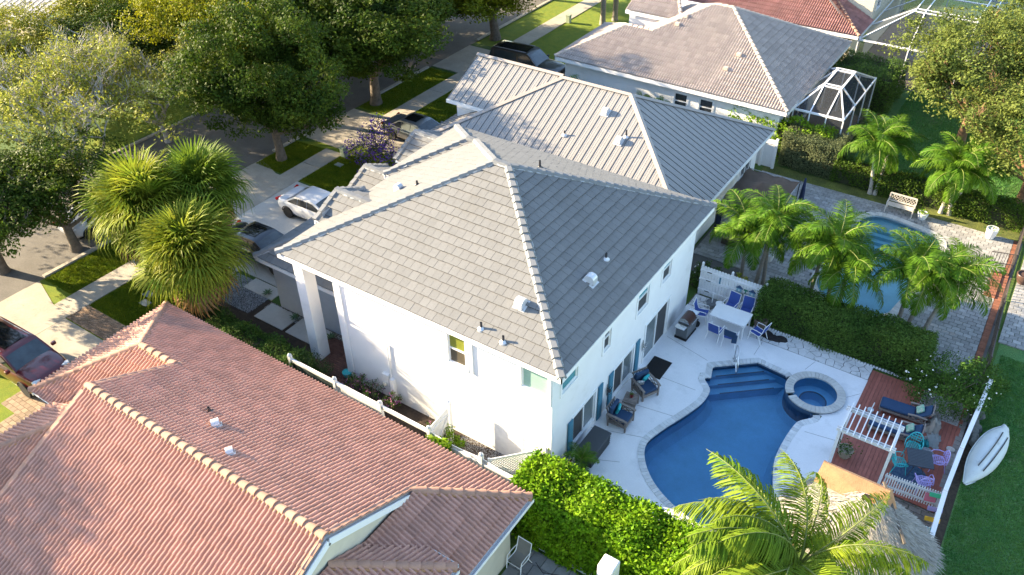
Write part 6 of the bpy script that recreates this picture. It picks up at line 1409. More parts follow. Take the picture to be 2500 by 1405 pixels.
for s in (-1, 1): b = MB(); b.tube([(s*.25, .05, 0), (s*.25, -.2, .85)], .016, 6); b.build("leg", trim, t); b = MB(); b.tube([(s*.22, -.25, 0), (s*.22, 0, .8)], .016, 6); b.build("leg", trim, t)
# wrought wall ornaments
for i, (y, lb) in enumerate([(21.05, "dark wrought iron wall sconce between the shutters near the armchairs"), (24.1, "silver wrought iron wall ornament beside the big sliding door")]):
    t = thing("wall_ornament", lb, "wall ornament", (-10.04, y, 1.15), 0, "wrought iron ornaments on the rear wall"); b = MB(); m_ = dark_metal if i == 0 else steel
    for k in range(5):
        a0 = k*2*pi/5; b.tube([(.03+.12*s_, cos(a0+s_*1.6)*.05*(1+s_*3), sin(a0+s_*1.6)*.07*(1+s_*3)) for s_ in (0, .25, .5, .75, 1)], .012, 5)
    b.tube([(.02, 0, -.3), (.02, 0, .3)], .012, 5); b.build("scrollwork", m_, t); b = MB(); b.lathe([(.0001, -.05), (.07, -.04), (.08, .03), (.0001, .05)], 10, (.12, 0, 0)); b.build("bowl", m_, t)
# chaises
def chaise():
    t = thing("chaise_lounge", None, "chaise lounge")   # head toward +x
    b = MB()
    for s in (-1, 1): b.beam((-1.0, s*.33, .26), (1.0, s*.33, .26), .05, .10)
    for k in range(9): b.bx(-1.0+k*.14, -.9+k*.14, -.33, .33, .29, .31)
    b.bx(-1.02, -.96, -.33, .33, .2, .32); b.build("frame", grey_wood, t)
    for x in (-.92, .88):
        for s in (-1, 1): b = MB(); b.beam((x, s*.33, 0), (x, s*.33, .24), .06, .06); b.build("leg", grey_wood, t)
    for s in (-1, 1):
        b = MB(); P = [(.10, s*.38, .52), (.45, s*.38, .56), (.85, s*.38, .55)]; b.beam(P[0], P[1], .09, .035); b.beam(P[1], P[2], .09, .035); b.beam((.15, s*.37, .26), (.15, s*.37, .52), .05, .05); b.beam((.8, s*.37, .26), (.8, s*.37, .54), .05, .05)
        for (a, c) in [((.18, .30), (.48, .52)), ((.48, .30), (.18, .52)), ((.48, .30), (.78, .52)), ((.78, .30), (.48, .52))]: b.beam((a[0], s*.37, a[1]), (c[0], s*.37, c[1]), .02, .025)
        b.build("armrest", grey_wood, t)
    b = MB(); b.box((-.32, 0, .38), (1.36, .64, .13)); b.build("seat_cushion", navy_cloth, t, bev=.05)
    b = MB(); b.box((.66, 0, .56), (.72, .64, .13), ry=-.72); b.build("back_cushion", navy_cloth, t, bev=.05)
    b = MB(); b.beam((.4, -.3, .30), (.98, -.3, .84), .04, .05); b.beam((.4, .3, .30), (.98, .3, .84), .04, .05); b.beam((.98, -.33, .84), (.98, .33, .84), .04, .08); b.build("back_frame", grey_wood, t)
    b = MB(); b.box((.50, .05, .62), (.34, .40, .11), ry=-.8, rz=.2); b.build("throw_pillow", M("green_print_pillow", (.04, .38, .25), .8, col2=(.5, .48, .4), scale=9), t, bev=.045)
    return t
c1 = chaise(); c1['label'] = "navy cushioned chaise lounge farther from the white arbour"; c1['group'] = "pair of chaises on the redwood deck"; c1.location = (-.15, 27.05, .09); c1.rotation_euler = (0, 0, radians(4)); c1.scale = (.92, .92, .92)
dup(c1, (-.25, 25.85, .09), radians(2), "navy cushioned chaise lounge nearest the white arbour")
# cloth heaps behind the chaises
for i, (x, y, h, lb, m_) in enumerate([(.92, 27.0, .55, "beige cover bunched over the head of the farther chaise", M("beige_cloth", (.33, .31, .27), .95, bump=.5)), (1.05, 26.35, .18, "crumpled grey cover lying on the deck behind the chaises", M("grey_cloth", (.27, .29, .28), .95, bump=.5)), (.85, 25.85, .32, "teal towel hanging behind the nearer chaise", M("teal_towel", (.03, .27, .27), .9))]):
    t = thing("cloth_cover" if i < 2 else "teal_towel", lb, "cloth" if i < 2 else "towel", (x, y, .09)); b = MB(); n = 12
    vs = [((j/n-.5)*(.5 if i < 2 else .3)+.05*sin(j*2.1+k), (k/n-.5)*(.8 if i < 2 else .35)+.05*cos(j*1.7), h*max(0.04, 1-((j/n-.5)**2+(k/n-.5)**2)*3.4)*(1+.2*sin(j*2.9+k*1.7))) for j in range(n+1) for k in range(n+1)]
    b.add(vs, [(j*(n+1)+k, (j+1)*(n+1)+k, (j+1)*(n+1)+k+1, j*(n+1)+k+1) for j in range(n) for k in range(n)]); b.build("cloth", m_, t, smooth=True)
t = thing("cushion_bag", "shiny grey bag on the deck behind the turquoise chair", "bag", (1.0, 25.45, .09)); b = MB(); b.lathe([(.0001, 0), (.2, .02), (.24, .14), (.15, .28), (.0001, .32)], 12, sx=1.2, sy=.8); b.build("bag", M("grey_bag", (.22, .23, .24), .35, var=.4, scale=10), t, smooth=True)
t = thing("watering_can", "small white bucket with a pole end at the foot of the farther chaise", "bucket", (-1.3, 26.5, .09)); b = MB(); b.lathe([(.09, 0), (.12, .2), (.11, .2)], 12); b.build("bucket", M("pale_plastic", (.45, .5, .52), .5), t); b = MB(); b.tube([(0, 0, .05), (.05, .1, .5)], .02, 6); b.build("pole", trim, t)
# lattice armchairs and dark table
def cast_chair(mat):
    t = thing("cast_metal_chair", None, "chair")
    b = MB(); n = 7
    for k in range(n): a = -.21+.42*k/(n-1); b.tube([(a, -.21, .43), (a, .21, .43)], .010, 4); b.tube([(-.21, a, .43), (.21, a, .43)], .010, 4)
    b.tube([(.23*cos(a)*1.02, .23*sin(a), .43) for a in np.linspace(0, 2*pi, 17)], .018, 6); b.build("seat", mat, t)
    b = MB(); arc = [(-.25*cos(a), -.22-.05*sin(a), .45+.46*sin(a)**.8) for a in np.linspace(0.02, pi-.02, 13)]; b.tube(arc, .017, 6)
    for k in range(-2, 3): b.tube([(k*.08, -.23, .46), (k*.09, -.26, .46+.44*sqrt(max(0, 1-(k*.09/.26)**2)))], .010, 4)
    for z in (.56, .68, .79): w_ = .25*sqrt(max(0, 1-((z-.45)/.47)**2)); b.tube([(-w_, -.25, z), (w_, -.25, z)], .010, 4)
    for k in range(4): b.tube([(.10*cos(a)+(-.09 if k % 2 else .09), -.25, (.60 if k < 2 else .74)+.07*sin(a)) for a in np.linspace(0, 2*pi, 9)], .009, 4)
    b.build("backrest", mat, t)
    for s in (-1, 1):
        b = MB(); b.tube([(s*.24, -.24, .62), (s*.29, -.05, .65), (s*.29, .14, .63), (s*.27, .22, .54), (s*.23, .2, .44)], .015, 6); b.build("armrest", mat, t)
        b = MB(); b.tube([(s*.2, .18, .43), (s*.21, .22, .2), (s*.24, .26, 0)], .015, 6); b.build("leg", mat, t); b = MB(); b.tube([(s*.2, -.18, .43), (s*.2, -.24, .2), (s*.22, -.3, 0)], .015, 6); b.build("leg", mat, t)
    return t
tq = cast_chair(turq_m); tq['label'] = "turquoise cast metal chair with its back to the chaises"; tq['group'] = "turquoise cast metal chairs"; tq.location = (.52, 25.2, .09); tq.rotation_euler = (0, 0, radians(176))
dup(tq, (.28, 24.15, .09), radians(-62), "turquoise cast metal chair nearest the white arbour")
lc = cast_chair(lilac_m); lc['label'] = "lilac cast metal chair on the lawn fence side of the dark table"; lc['group'] = "lilac cast metal chairs"; lc.location = (1.42, 25.0, .09); lc.rotation_euler = (0, 0, radians(112))
dup(lc, (1.2, 23.72, .09), radians(25), "lilac cast metal chair nearest the low picket fence")
tb = thing("dark_patio_table", "dark slatted square table between turquoise and lilac chairs", "table", (.86, 24.45, .09), radians(18))
for k in range(11): b = MB(); b.bx(-.40, .40, -.40+k*.073, -.40+k*.073+.062, .70, .72); b.build("table_slat", blue_dark, tb)
b = MB(); b.bx(-.42, .42, -.42, -.40, .68, .72); b.bx(-.42, .42, .40, .42, .68, .72); b.bx(-.42, -.40, -.4, .4, .68, .72); b.bx(.40, .42, -.4, .4, .68, .72); b.build("table_frame", blue_dark, tb)
for s in (-1, 1):
    for q in (-1, 1): b = MB(); b.tube([(s*.35, q*.35, .68), (s*.12, q*.12, .35), (s*.3, q*.3, 0)], .016, 6); b.build("leg", blue_dark, tb)
t = thing("round_rug", "round dark blue rug under the dark square table", "rug", (.75, 24.1, .09)); b = MB(); b.lathe([(.0001, .008), (.62, .008), (.62, 0)], 32); b.build("rug", M("blue_rug", (.02, .05, .12), .9, col2=(.08, .15, .22), scale=14), t)
pot("stone_planter", "round stone planter with trailing leaves under the white arbour", (-1.5, 23.75, .09), .27, .42, M("tan_stone", (.30, .26, .20), .9), hedge_dark, .1, 140, .2, 1.5)
t = thing("garden_stone", "pale round stone at the deck edge by the lawn fence", "stone", (1.72, 26.2, .06)); b = MB(); b.lathe([(.0001, 0), (.12, .02), (.13, .1), (.0001, .17)], 10, sx=1.2); b.build("stone", M("pale_stone", (.45, .44, .42), .9), t, smooth=True)
# neighbour side
bn = thing("white_bench", "cream bench with an openwork back on the paver patio", "bench", (-3.98, 42.05, .05), radians(180)); cm_ = M("cream_paint", (.55, .50, .44), .6)
for k in range(6): b = MB(); b.bx(-.66, .66, -.16+k*.072, -.10+k*.072, .42, .445); b.build("seat_slat", cm_, bn)
b = MB(); b.beam((-.66, -.22, .92), (.66, -.22, .92), .04, .07); b.beam((-.66, -.19, .52), (.66, -.19, .52), .04, .06)
for k in range(5):
    x = -.54+k*.27; b.tube([(x+.11*cos(a), -.21, .72+.16*sin(a)) for a in np.linspace(0, 2*pi, 13)], .014, 5); b.beam((x-.135, -.2, .54), (x+.135, -.2, .9), .02, .02); b.beam((x+.135, -.2, .54), (x-.135, -.2, .9), .02, .02)
b.build("backrest", cm_, bn)
for s in (-1, 1):
    b = MB(); b.beam((s*.66, -.2, .62), (s*.66, .3, .62), .05, .04); b.build("armrest", cm_, bn); b = MB(); b.beam((s*.66, .28, 0), (s*.66, .28, .62), .05, .05); b.build("leg", cm_, bn); b = MB(); b.beam((s*.66, -.26, 0), (s*.66, -.2, .92), .05, .05); b.build("leg", cm_, bn)
pot("white_bowl_pot", "low round white pot beside the cream bench", (-2.85, 42.1, .05), .27, .36, white_pot, lime_leaf, .14, 70, .25)
pot("white_vase_pot", "tall white pot with trailing twigs at the lawn edge of the patio", (.42, 42.1, .05), .28, .58, white_pot, hedge_dark, .12, 90, .4, 2.2)
pot("white_bowl_pot", "white pot half hidden behind the tall palm trunk", (-8.2, 34.2, .05), .24, .42, white_pot, hedge_dark, .12, 30, .2)
pot("brown_urn", "large brown glazed urn on the outer path at the right edge", (2.35, 38.9, .05), .34, .5, M("brown_glaze", (.10, .06, .05), .35))
pot("flower_pot", "orange pot on the white slab beside the screened cage", (-7.8, 52.6, .03), .2, .3, terracotta, hedge_dark, .1, 80, .25)
b = MB(); b.bx(-8.2, -7.2, 51.2, 53.2, 0, .04); struct(b.build("concrete_pad", concrete_w))
# bottom patio chair, ball, white pillar
pc_ = sling_chair(trim, M("grey_sling", (.20, .19, .17), .8), "patio_chair"); pc_['label'] = "white framed grey sling chair under the near hedge on the bottom patio"; pc_.location = (-9.0, 13.3, .055); pc_.rotation_euler = (0, 0, radians(178))
t = thing("toy_ball", "cream ball with dark spots on the bottom patio", "ball", (-8.55, 12.75, .17)); b = MB(); b.lathe([(.0001, -.12)]+[(.12*sin(a), -.12*cos(a)) for a in np.linspace(.25, pi-.25, 9)]+[(.0001, .12)], 18); b.build("ball", M("ball_cream", (.62, .60, .42), .5, col2=(.62, .60, .42), speck=((.1, .1, .08), 9, .6, .05)), t, smooth=True)
cp = thing("white_pillar", "rough white masonry pillar top in front of the near hedge at the bottom", "pillar", (-5.85, 13.35, 0)); b = MB(); b.box((0, 0, 1.35), (.52, .52, 2.7)); b.build("shaft", M("rough_white_render", (.72, .72, .72), .95, bump=1.0, bscale=12), cp, bev=.05)
t = thing("garden_cable", "thin dark cable lying on the bottom patio", "cable", (-8.0, 13.6, .06)); b = MB(); b.tube([(-.6, .1, 0), (-.2, -.1, 0), (.3, .12, 0), (.6, -.1, 0), (1.1, .0, 0)], .012, 5); b.build("cable", black_m, t)
# hose reel pots by the gate, utility boxes
pot("turquoise_pot", "turquoise pot with a coiled hose at the corner of the brick walk", (-19.9, 16.9, .02), .2, .28, turq_m)
for i, (x, y, lb) in enumerate([(-33.05, 30.85, "small pale green utility box on the lit front lawn"), (-33.1, 57.0, "green utility box beside the sidewalk near the top edge")]):
    t = thing("utility_box", lb, "utility box", (x, y, 0), 0, "utility boxes by the sidewalk"); m_ = M("utility_green", (.30, .36, .26), .6)
    b = MB(); b.box((0, 0, .3), (.36, .32, .58)); b.build("cabinet", m_, t, bev=.02); b = MB(); b.box((0, 0, .62), (.40, .36, .07)); b.build("lid", m_, t, bev=.02)
for x, y in ((-32.6, 29.9), (-31.6, 15.9), (-31.2, 15.4)):
    b = MB(); b.box((x, y, .03), (.5, .35, .06)); struct(b.build("valve_cover", M("grey_lid", (.33, .35, .33), .7)))
t = thing("tree_stump_sculpture", "thin dark standing driftwood post on the lit lawn before the small palm", "post", (-29.2, 38.3, 0)); b = MB(); b.tube([(0, 0, 0), (.05, 0, .5), (-.02, .04, 1.0), (.06, 0, 1.5), (0, 0, 1.9)], [.13, .09, .11, .08, .02], 7); b.build("post", M("dark_driftwood", (.07, .045, .035), .9, var=.4), t)
t = thing("garden_boulder", "dark boulder in the red mulch bed", "boulder", (-27.4, 37.2, 0)); b = MB(); b.lathe([(.0001, -.1), (.5, 0), (.48, .3), (.25, .5), (.0001, .55)], 11, sx=1.2); b.build("rock", M("dark_rock", (.10, .11, .09), .9, bump=1), t, smooth=True)
# dinghy
dg = thing("dinghy", "upturned weathered white dinghy leaning on the low white fence on the lawn", "boat", (2.85, 26.7, .0), 0, None, .90)
b = MB(); nL = 13; nA = 9; vs = []
for i in range(nL):
    tt = i/(nL-1); y = -2.15+4.3*tt; w_ = .56*(1-abs(2*tt-1)**2.4); w_ = max(w_, .03 if tt < .5 else .16); hgt = .46*(1-abs(2*tt-1)**3)+.05
    for j in range(nA):
        a = pi*j/(nA-1); vs.append((-cos(a)*w_, y, (sin(a)**.6)*hgt))
b.add(vs, [(i*nA+j, (i+1)*nA+j, (i+1)*nA+j+1, i*nA+j+1) for i in range(nL-1) for j in range(nA-1)]+[tuple(range(nA)), tuple((nL-1)*nA+j for j in range(nA))])
h_ = b.build("hull", hull_m, dg, smooth=True); h_.rotation_euler = (0, radians(30), radians(-12)); h_.location = (0, 0, .1)
for s in (-.16, .12):
    b = MB(); b.tube([(s, -1.3+.25*k, .535-.10*(abs(k-5)/5)**2.2) for k in range(11)], .022, 5); k_ = b.build("keel_strip", M("keel_black", (.05, .05, .05), .8), dg); k_.rotation_euler = (0, radians(30), radians(-12)); k_.location = (0, 0, .1)
b = MB(); P = [(-cos(pi*j/8)*.0, 0, 0) for j in range(9)]
g_ = [(w*s, y, .04) for s in (1,) for y, w in [(-2.15+4.3*i/12, max(.56*(1-abs(2*i/12-1)**2.4), .05)+.02) for i in range(13)]]; b.tube(g_, .028, 6); b.tube([(-x, y, z) for x, y, z in g_], .028, 6); k_ = b.build("gunwale", hull_m, dg); k_.rotation_euler = (0, radians(30), radians(-12)); k_.location = (0, 0, .1)
t = thing("rope_coil", "grey rocks and driftwood between the dinghy and the low white fence", "rocks", (2.25, 27.9, 0)); b = MB()
for k in range(7): b.lathe([(.0001, 0), (.22, .03), (.16, .2), (.0001, .24)], 8, (random.uniform(-.1, .15), -.8+k*.27, 0), sx=random.uniform(.7, 1.2))
b.build("rock", M("grey_rock", (.14, .14, .13), .95, bump=1), t)
t = thing("small_dish", "small white dish lying on the lawn below the fence end", "dish", (2.15, 20.6, .0)); b = MB(); b.lathe([(.0001, .01), (.08, .01), (.13, .06), (.12, .06), (.07, .03)], 14); b.build("dish", trim, t)
# ---------------------------------------------------------------- fences, arbour, hut, cages
# white vinyl side fence y=15.2 between the two houses
sf = thing("side_fence", "white vinyl fence with posts between the terracotta house and the white house", "fence", (-16, 15.2, 0))
xs = [-21.1, -18.7, -16.4, -14.1, -11.8]
for i, x in enumerate(xs+[-9.7]):
    b = MB(); b.bx(x-.065, x+.065, 15.13, 15.27, 0, 1.92); b.lathe([(.1, 1.92), (.09, 1.95), (.0001, 2.03)], 4, (x, 15.2, 0)); b.build("fence_post", vinyl, sf, org=sf.location)
for i in range(len(xs)):
    xa, xb = (xs+[-9.7])[i]+.065, (xs+[-9.7])[i+1]-.065
    if i == 2: b = MB(); b.bx(xa, xb, 15.16, 15.24, 1.62, 1.78); b.build("fence_rail", vinyl, sf, org=sf.location); b = MB(); b.bx(xa, xb, 15.16, 15.24, .1, .22); b.build("fence_rail", vinyl, sf, org=sf.location); continue
    n = int((xb-xa)/.155); wv = (xb-xa)/n
    for k in range(n):
        top = 1.74-(0.10*sin(pi*(k+.5)/n) if i >= 3 else 0)
        b = MB(); b.bx(xa+k*wv+.004, xa+(k+1)*wv-.004, 15.185, 15.215, .08, top); b.build("fence_board", vinyl if i != 0 else M("dark_netting", (.03, .05, .05), .9), sf, org=sf.location)
    for z in (.12, 1.70 if i < 3 else 1.45): b = MB(); b.bx(xa, xb, 15.15, 15.25, z-.06, z+.07); b.build("fence_rail", vinyl, sf, org=sf.location)
b = MB(); b.bx(-22.4, -21.1, 14.6, 14.66, 1.6, 1.8); b.build("fence_rail", vinyl, sf, org=sf.location)
sg = thing("side_gate", "white wooden gate leaf with diagonal cracks across the side yard", "gate", (-14.15, 15.2, 0))
for k in range(11): b = MB(); z = 1.80+.12*k/10; b.box((0, .08+k*.098+.05, z/2), (.03, .092, z)); b.build("gate_board", weathered, sg)
b = MB(); b.beam((.03, .1, .35), (.03, 1.15, 1.55), .04, .07); b.beam((.03, .1, .4), (.03, 1.15, .4), .04, .08); b.beam((.03, .1, 1.55), (.03, 1.15, 1.6), .04, .08); b.build("gate_brace", weathered, sg)
b = MB(); b.bx(-.07, .07, 1.18, 1.31, 0, 2.15); b.lathe([(.09, 2.15), (.0001, 2.25)], 4, (0, 1.245, 0)); b.build("gate_post", vinyl, sg)
for i, (p0, p1, lb) in enumerate([((-11.2, 16.85), (-10.18, 16.85), "white lattice panel standing against the house wall"), ((-11.6, 15.3), (-10.4, 16.6), "white lattice panel standing free by the near hedge")]):
    c = ((p0[0]+p1[0])/2, (p0[1]+p1[1])/2, 0); L = hypot(p1[0]-p0[0], p1[1]-p0[1]); t = thing("lattice_panel", lb, "lattice panel", c, atan2(p1[1]-p0[1], p1[0]-p0[0]), "white lattice panels"); H_ = 1.68 if i == 0 else 1.7
    b = MB(); b.bx(-L/2, L/2, -.02, .02, H_-.07, H_); b.bx(-L/2, L/2, -.02, .02, .1, .17); b.bx(-L/2, -L/2+.07, -.03, .03, 0, H_+.04); b.bx(L/2-.07, L/2, -.03, .03, 0, H_+.04); b.build("frame", vinyl, t)
    for s in (-1, 1):
        b = MB(); k = -H_
        while k < L+H_:
            xa, za = -L/2+k, .12; xb, zb = xa+(H_-.15)*1.0, H_-.04
            if s < 0: xa, xb = -xa, -xb
            lo, hi = -L/2+.05, L/2-.05
            def cl(x0, z0, x1, z1):
                t0, t1 = 0, 1; dx = x1-x0
                for a_, b_ in ((lo, 1), (hi, -1)):
                    f0, f1 = (x0-a_)*b_, (x1-a_)*b_
                    if f0 < 0 and f1 < 0: return None
                    if f0 < 0: t0 = max(t0, f0/(f0-f1))
                    if f1 < 0: t1 = min(t1, f0/(f0-f1))
                if t1-t0 < .03: return None
                return (x0+dx*t0, z0+(z1-z0)*t0, x0+dx*t1, z0+(z1-z0)*t1)
            q = cl(xa, za, xb, zb)
            if q: b.beam((q[0], .008*s, q[1]), (q[2], .008*s, q[3]), .012, .035)
            k += .125
        o = b.build("lattice_strips", vinyl, t); o['kind'] = 'stuff'
b = MB(); b.bx(-13.9, -11.5, 15.95, 16.15, .0, .16); b.bx(-13.9, -11.5, 15.45, 15.6, .0, .12); struct(b.build("timber_edging", weathered))
# picket fence with scalloped boards between the deck and the neighbour
pf = thing("picket_fence", "white dog eared picket fence and gate behind the dining table", "fence", (-8.6, 29.95, 0))
n = 22; x0, x1 = -10.05, -7.05; wv = (x1-x0)/n; y = 29.95
for k in range(n):
    xa, xb = x0+k*wv+.006, x0+(k+1)*wv-.006; c = (xa+xb)/2; r = (xb-xa)/2; pr = [(xa, .08), (xb, .08), (xb, 1.62)]+[(c+r*cos(a), 1.62+r*.9*sin(a)) for a in np.linspace(.3, pi-.3, 5)]+[(xa, 1.62)]
    b = MB(); m_ = len(pr); b.add([(px, y-.012, pz) for px, pz in pr]+[(px, y+.012, pz) for px, pz in pr], [tuple(range(m_)), tuple(range(2*m_-1, m_-1, -1))]+[(i, (i+1) % m_, m_+(i+1) % m_, m_+i) for i in range(m_)]); b.build("picket", vinyl, pf, org=pf.location)
for z in (.35, .95, 1.42):
    b = MB(); b.bx(x0, -8.62, y-.05, y-.014, z-.05, z+.05); b.build("fence_rail", vinyl, pf, org=pf.location); b = MB(); b.bx(-8.56, x1, y-.05, y-.014, z-.05, z+.05); b.build("fence_rail", vinyl, pf, org=pf.location)
for x in (-10.0, -8.59, -7.02): b = MB(); b.bx(x-.045, x+.045, y+.02, y+.11, 0, 1.78); b.lathe([(.06, 1.78), (.0001, 1.86)], 8, (x, y+.065, 0)); b.build("fence_post", vinyl, pf, org=pf.location)
for z in (.36, .96, 1.43): b = MB(); b.bx(-9.72, -9.5, y-.062, y-.05, z-.02, z+.02); b.build("hinge", dark_metal, pf, org=pf.location)
b = MB(); b.bx(-9.12, -9.05, y-.03, y-.012, 1.0, 1.4); b.build("teal_plate", shutter_m, pf, org=pf.location)
pq = thing("fence_plaque", "carved plaque of little blue houses and a palm on the picket fence", "wall plaque", (-7.85, 29.88, 1.05)); b = MB()
b.box((0, 0, -.12), (.95, .03, .12), 1); 
for s in (-.3, .3): b.box((s, 0, .02), (.24, .035, .20)); b.add([(s-.17, -.02, .12), (s+.17, -.02, .12), (s, -.02, .27), (s-.17, .02, .12), (s+.17, .02, .12), (s, .02, .27)], [(0, 1, 2), (5, 4, 3), (0, 3, 4, 1), (1, 4, 5, 2), (2, 5, 3, 0)], 2); b.box((s, -.02, .02), (.07, .02, .09), 3)
b.box((0, 0, .0), (.05, .03, .2), 4); b.box((0, 0, .12), (.18, .03, .06), 4)
for k in range(6): b.box((-.16+k*.06, -.02, -.05), (.02, .02, .08), 1)
b.build("plaque", [M("plaque_blue", (.22, .40, .50), .7), M("plaque_grey", (.42, .42, .40), .8), M("plaque_roof", (.05, .10, .20), .7), M("plaque_window", (.6, .65, .65), .5), M("plaque_green", (.03, .20, .14), .7)], pq)
# hedge edging stones
he = struct(thing("hedge_edging", None, None, (-3, 29.27, 0)))
for k in range(56): b = MB(); x = -6.9+k*.12; b.lathe([(.0001, -.02), (.058, 0), (.05, .07), (.0001, .09)], 7, (x, 29.27+random.uniform(-.01, .01), .05)); b.build("edging_stone", M("edging_white", (.62, .62, .62), .9), he, org=he.location)
# arbour
ab = thing("white_arbour", "white peeling timber arbour over the deck entrance", "arbour", (-.95, 22.95, 0))
AX0, AX1, AY0, AY1, AZ = -.87, .87, -.02, 1.15, 2.10
for x in (AX0, AX1):
    for y in (AY0, AY1): b = MB(); b.bx(x-.05, x+.05, y-.05, y+.05, 0, AZ); b.build("post", weathered, ab)
for y in (AY0, AY1): b = MB(); b.bx(AX0-.12, AX1+.12, y-.075, y-.045, AZ-.06, AZ+.08); b.bx(AX0-.12, AX1+.12, y+.045, y+.075, AZ-.06, AZ+.08); b.build("beam", weathered, ab)
for x in (AX0, AX1): b = MB(); b.bx(x-.045, x+.045, AY0+.08, AY1-.08, AZ-.05, AZ+.04); b.build("side_beam", weathered, ab)
for k in range(9): b = MB(); x = AX0+.04+k*(AX1-AX0-.08)/8; b.bx(x-.018, x+.018, AY0-.22, AY1+.24, AZ+.083, AZ+.15); b.build("slat", weathered, ab)
b = MB()
for k in range(6): b.bx(AX0-.015, AX0+.015, AY0+.12+k*.17, AY0+.16+k*.17, .3, AZ-.1)
b.build("side_trellis", M("dark_trellis", (.10, .06, .06), .8), ab)['kind'] = 'stuff'
# low picket fences
def pickets(name, label, p0, p1, n, h=.92, two=True, group=None):
    p0, p1 = Vector((*p0, 0)), Vector((*p1, 0)); d = p1-p0; L = d.length; t = thing(name, label, "fence", tuple(p0), atan2(d.y, d.x), group)
    for k in range(n):
        b = MB(); x = (k+.5)*L/n; b.bx(x-.022, x+.022, -.012, .012, .05, h-.04); b.add([(x-.022, -.012, h-.04), (x+.022, -.012, h-.04), (x, -.012, h), (x-.022, .012, h-.04), (x+.022, .012, h-.04), (x, .012, h)], [(0, 1, 2), (5, 4, 3), (1, 4, 5, 2), (2, 5, 3, 0)]); b.build("picket", weathered, t)
    for z in (.24, .72): b = MB(); b.bx(0, L, .013, .05, z-.045, z+.045); b.build("fence_rail", weathered, t)
    return t
pickets("low_picket_fence", "low white picket fence from the arbour to the lawn corner", (0.02, 23.0), (1.84, 23.15), 22)
pickets("low_picket_fence", "short low picket fence partly under the thatched roof", (1.0, 21.3), (1.84, 21.45), 10)
wf = thing("lawn_fence", "low white vinyl fence along the redwood deck and the lawn", "fence", (2.0, 25.3, 0))
b = MB(); P = [(2.22, 29.7), (2.12, 28.0), (1.98, 25.5), (1.90, 23.2), (1.92, 21.0), (1.92, 20.8)]
for i in range(5): b.beam((P[i][0], P[i][1], 1.02), (P[i+1][0], P[i+1][1], 1.02), .15, .06)
b.build("cap_rail", vinyl, wf, org=wf.location)
for i in range(5):
    L = hypot(P[i+1][0]-P[i][0], P[i+1][1]-P[i][1]); n = max(1, int(L/.15))
    for k in range(n):
        f = (k+.5)/n; x, y = P[i][0]+(P[i+1][0]-P[i][0])*f, P[i][1]+(P[i+1][1]-P[i][1])*f; b = MB(); b.box((x, y, .5), (.03, .14, 1.0)); b.build("fence_board", vinyl, wf, org=wf.location)
for x, y in P[:-1]: b = MB(); b.bx(x-.07, x+.07, y-.07, y+.07, 0, 1.12); b.build("fence_post", vinyl, wf, org=wf.location)
# hand painted signs on the fence end
sgn = [("green and yellow painted sign at the lawn end of the low picket fence", (1.72, 23.05, .80), (.05, .45, .22), "ALOHA", (.8, .7, .1)), ("white lettered purple sign on the fence end", (1.78, 22.35, .86), (.30, .25, .45), "Aloha", (.85, .8, .9)), ("yellow orange arrow sign on the fence end", (1.80, 21.95, .78), (.75, .42, .03), "BEACH", (.5, .1, .05)), ("blue green painted board at the fence end", (1.76, 21.55, .60), (.05, .40, .45), "", (1, 1, 1)), ("small pink and green painted sign on the last pickets", (1.55, 23.02, .62), (.55, .15, .2), "", (1, 1, 1))]
for lb, lc_, c_, tx, tc_ in sgn:
    t = thing("painted_sign", lb, "sign", lc_, radians(15), "painted signs by the lawn fence"); b = MB(); b.box((0, -.03, 0), (.48 if tx else .36, .025, .16 if tx else .3), rx=-.5); b.build("board", M("sign_"+lb.split()[0]+"_"+lb.split()[2], c_, .6), t, bev=.02)
    if tx: o = textobj(tx, (0, -.052, -.045), .12, M("sign_letters_"+tx, tc_, .6), rx=radians(90-28), parent=t)
# thatched hut with two ridge caps
th = thing("thatched_hut", "round thatched tiki hut with a tan ridge cap at the bottom right", "hut", (-.15, 18.9, 0))
b = MB(); rr = random.Random(4); prof = [(2.75, 2.05), (2.72, 2.28), (2.0, 2.75), (1.2, 3.25), (.5, 3.62), (.25, 3.72)]; n = 44
vs = [(r*cos(2*pi*j/n)*.86*(1+rr.uniform(-.015, .015)), r*sin(2*pi*j/n)*.62*(1+rr.uniform(-.015, .015)), z+rr.uniform(-.03, .03)) for r, z in prof for j in range(n)]
b.add(vs, [(i*n+j, i*n+(j+1) % n, (i+1)*n+(j+1) % n, (i+1)*n+j) for i in range(len(prof)-1) for j in range(n)]); b.build("thatch_roof", thatch, th, smooth=False)
N_ = 5200; a = RNG.uniform(0, 2*pi, N_); r = 2.78*np.sqrt(RNG.uniform(.02, 1, N_)); z = np.interp(r, [p[0] for p in prof[::-1]][:-1]+[2.78], [p[1] for p in prof[::-1]][:-1]+[2.2])+.02
d = np.column_stack([np.cos(a)*.86, np.sin(a)*.62, np.full(N_, -.52)]); P0 = np.column_stack([r*np.cos(a)*.86, r*np.sin(a)*.62, z+.02]); s_ = np.column_stack([-np.sin(a), np.cos(a), 0*a])*.014
d += RNG.normal(0, .10, (N_, 3)); Lg = RNG.uniform(.12, .34, N_)[:, None]; V = np.stack([P0-s_, P0+s_, P0+d*Lg+np.array([0, 0, .035])], 1).reshape(-1, 3)
o = npobj("thatch_straw", V, np.arange(3*N_).reshape(-1, 3), M("thatch_straw", (.30, .28, .25), .95, rnd=.35), th); o['kind'] = 'stuff'
b = MB()
for s in (-1, 1): b.add([(-1.0, 0, 3.95), (1.0, 0.1, 3.80), (1.05, s*.55, 3.42), (-1.05, s*.5, 3.50)], [(0, 1, 2, 3)])
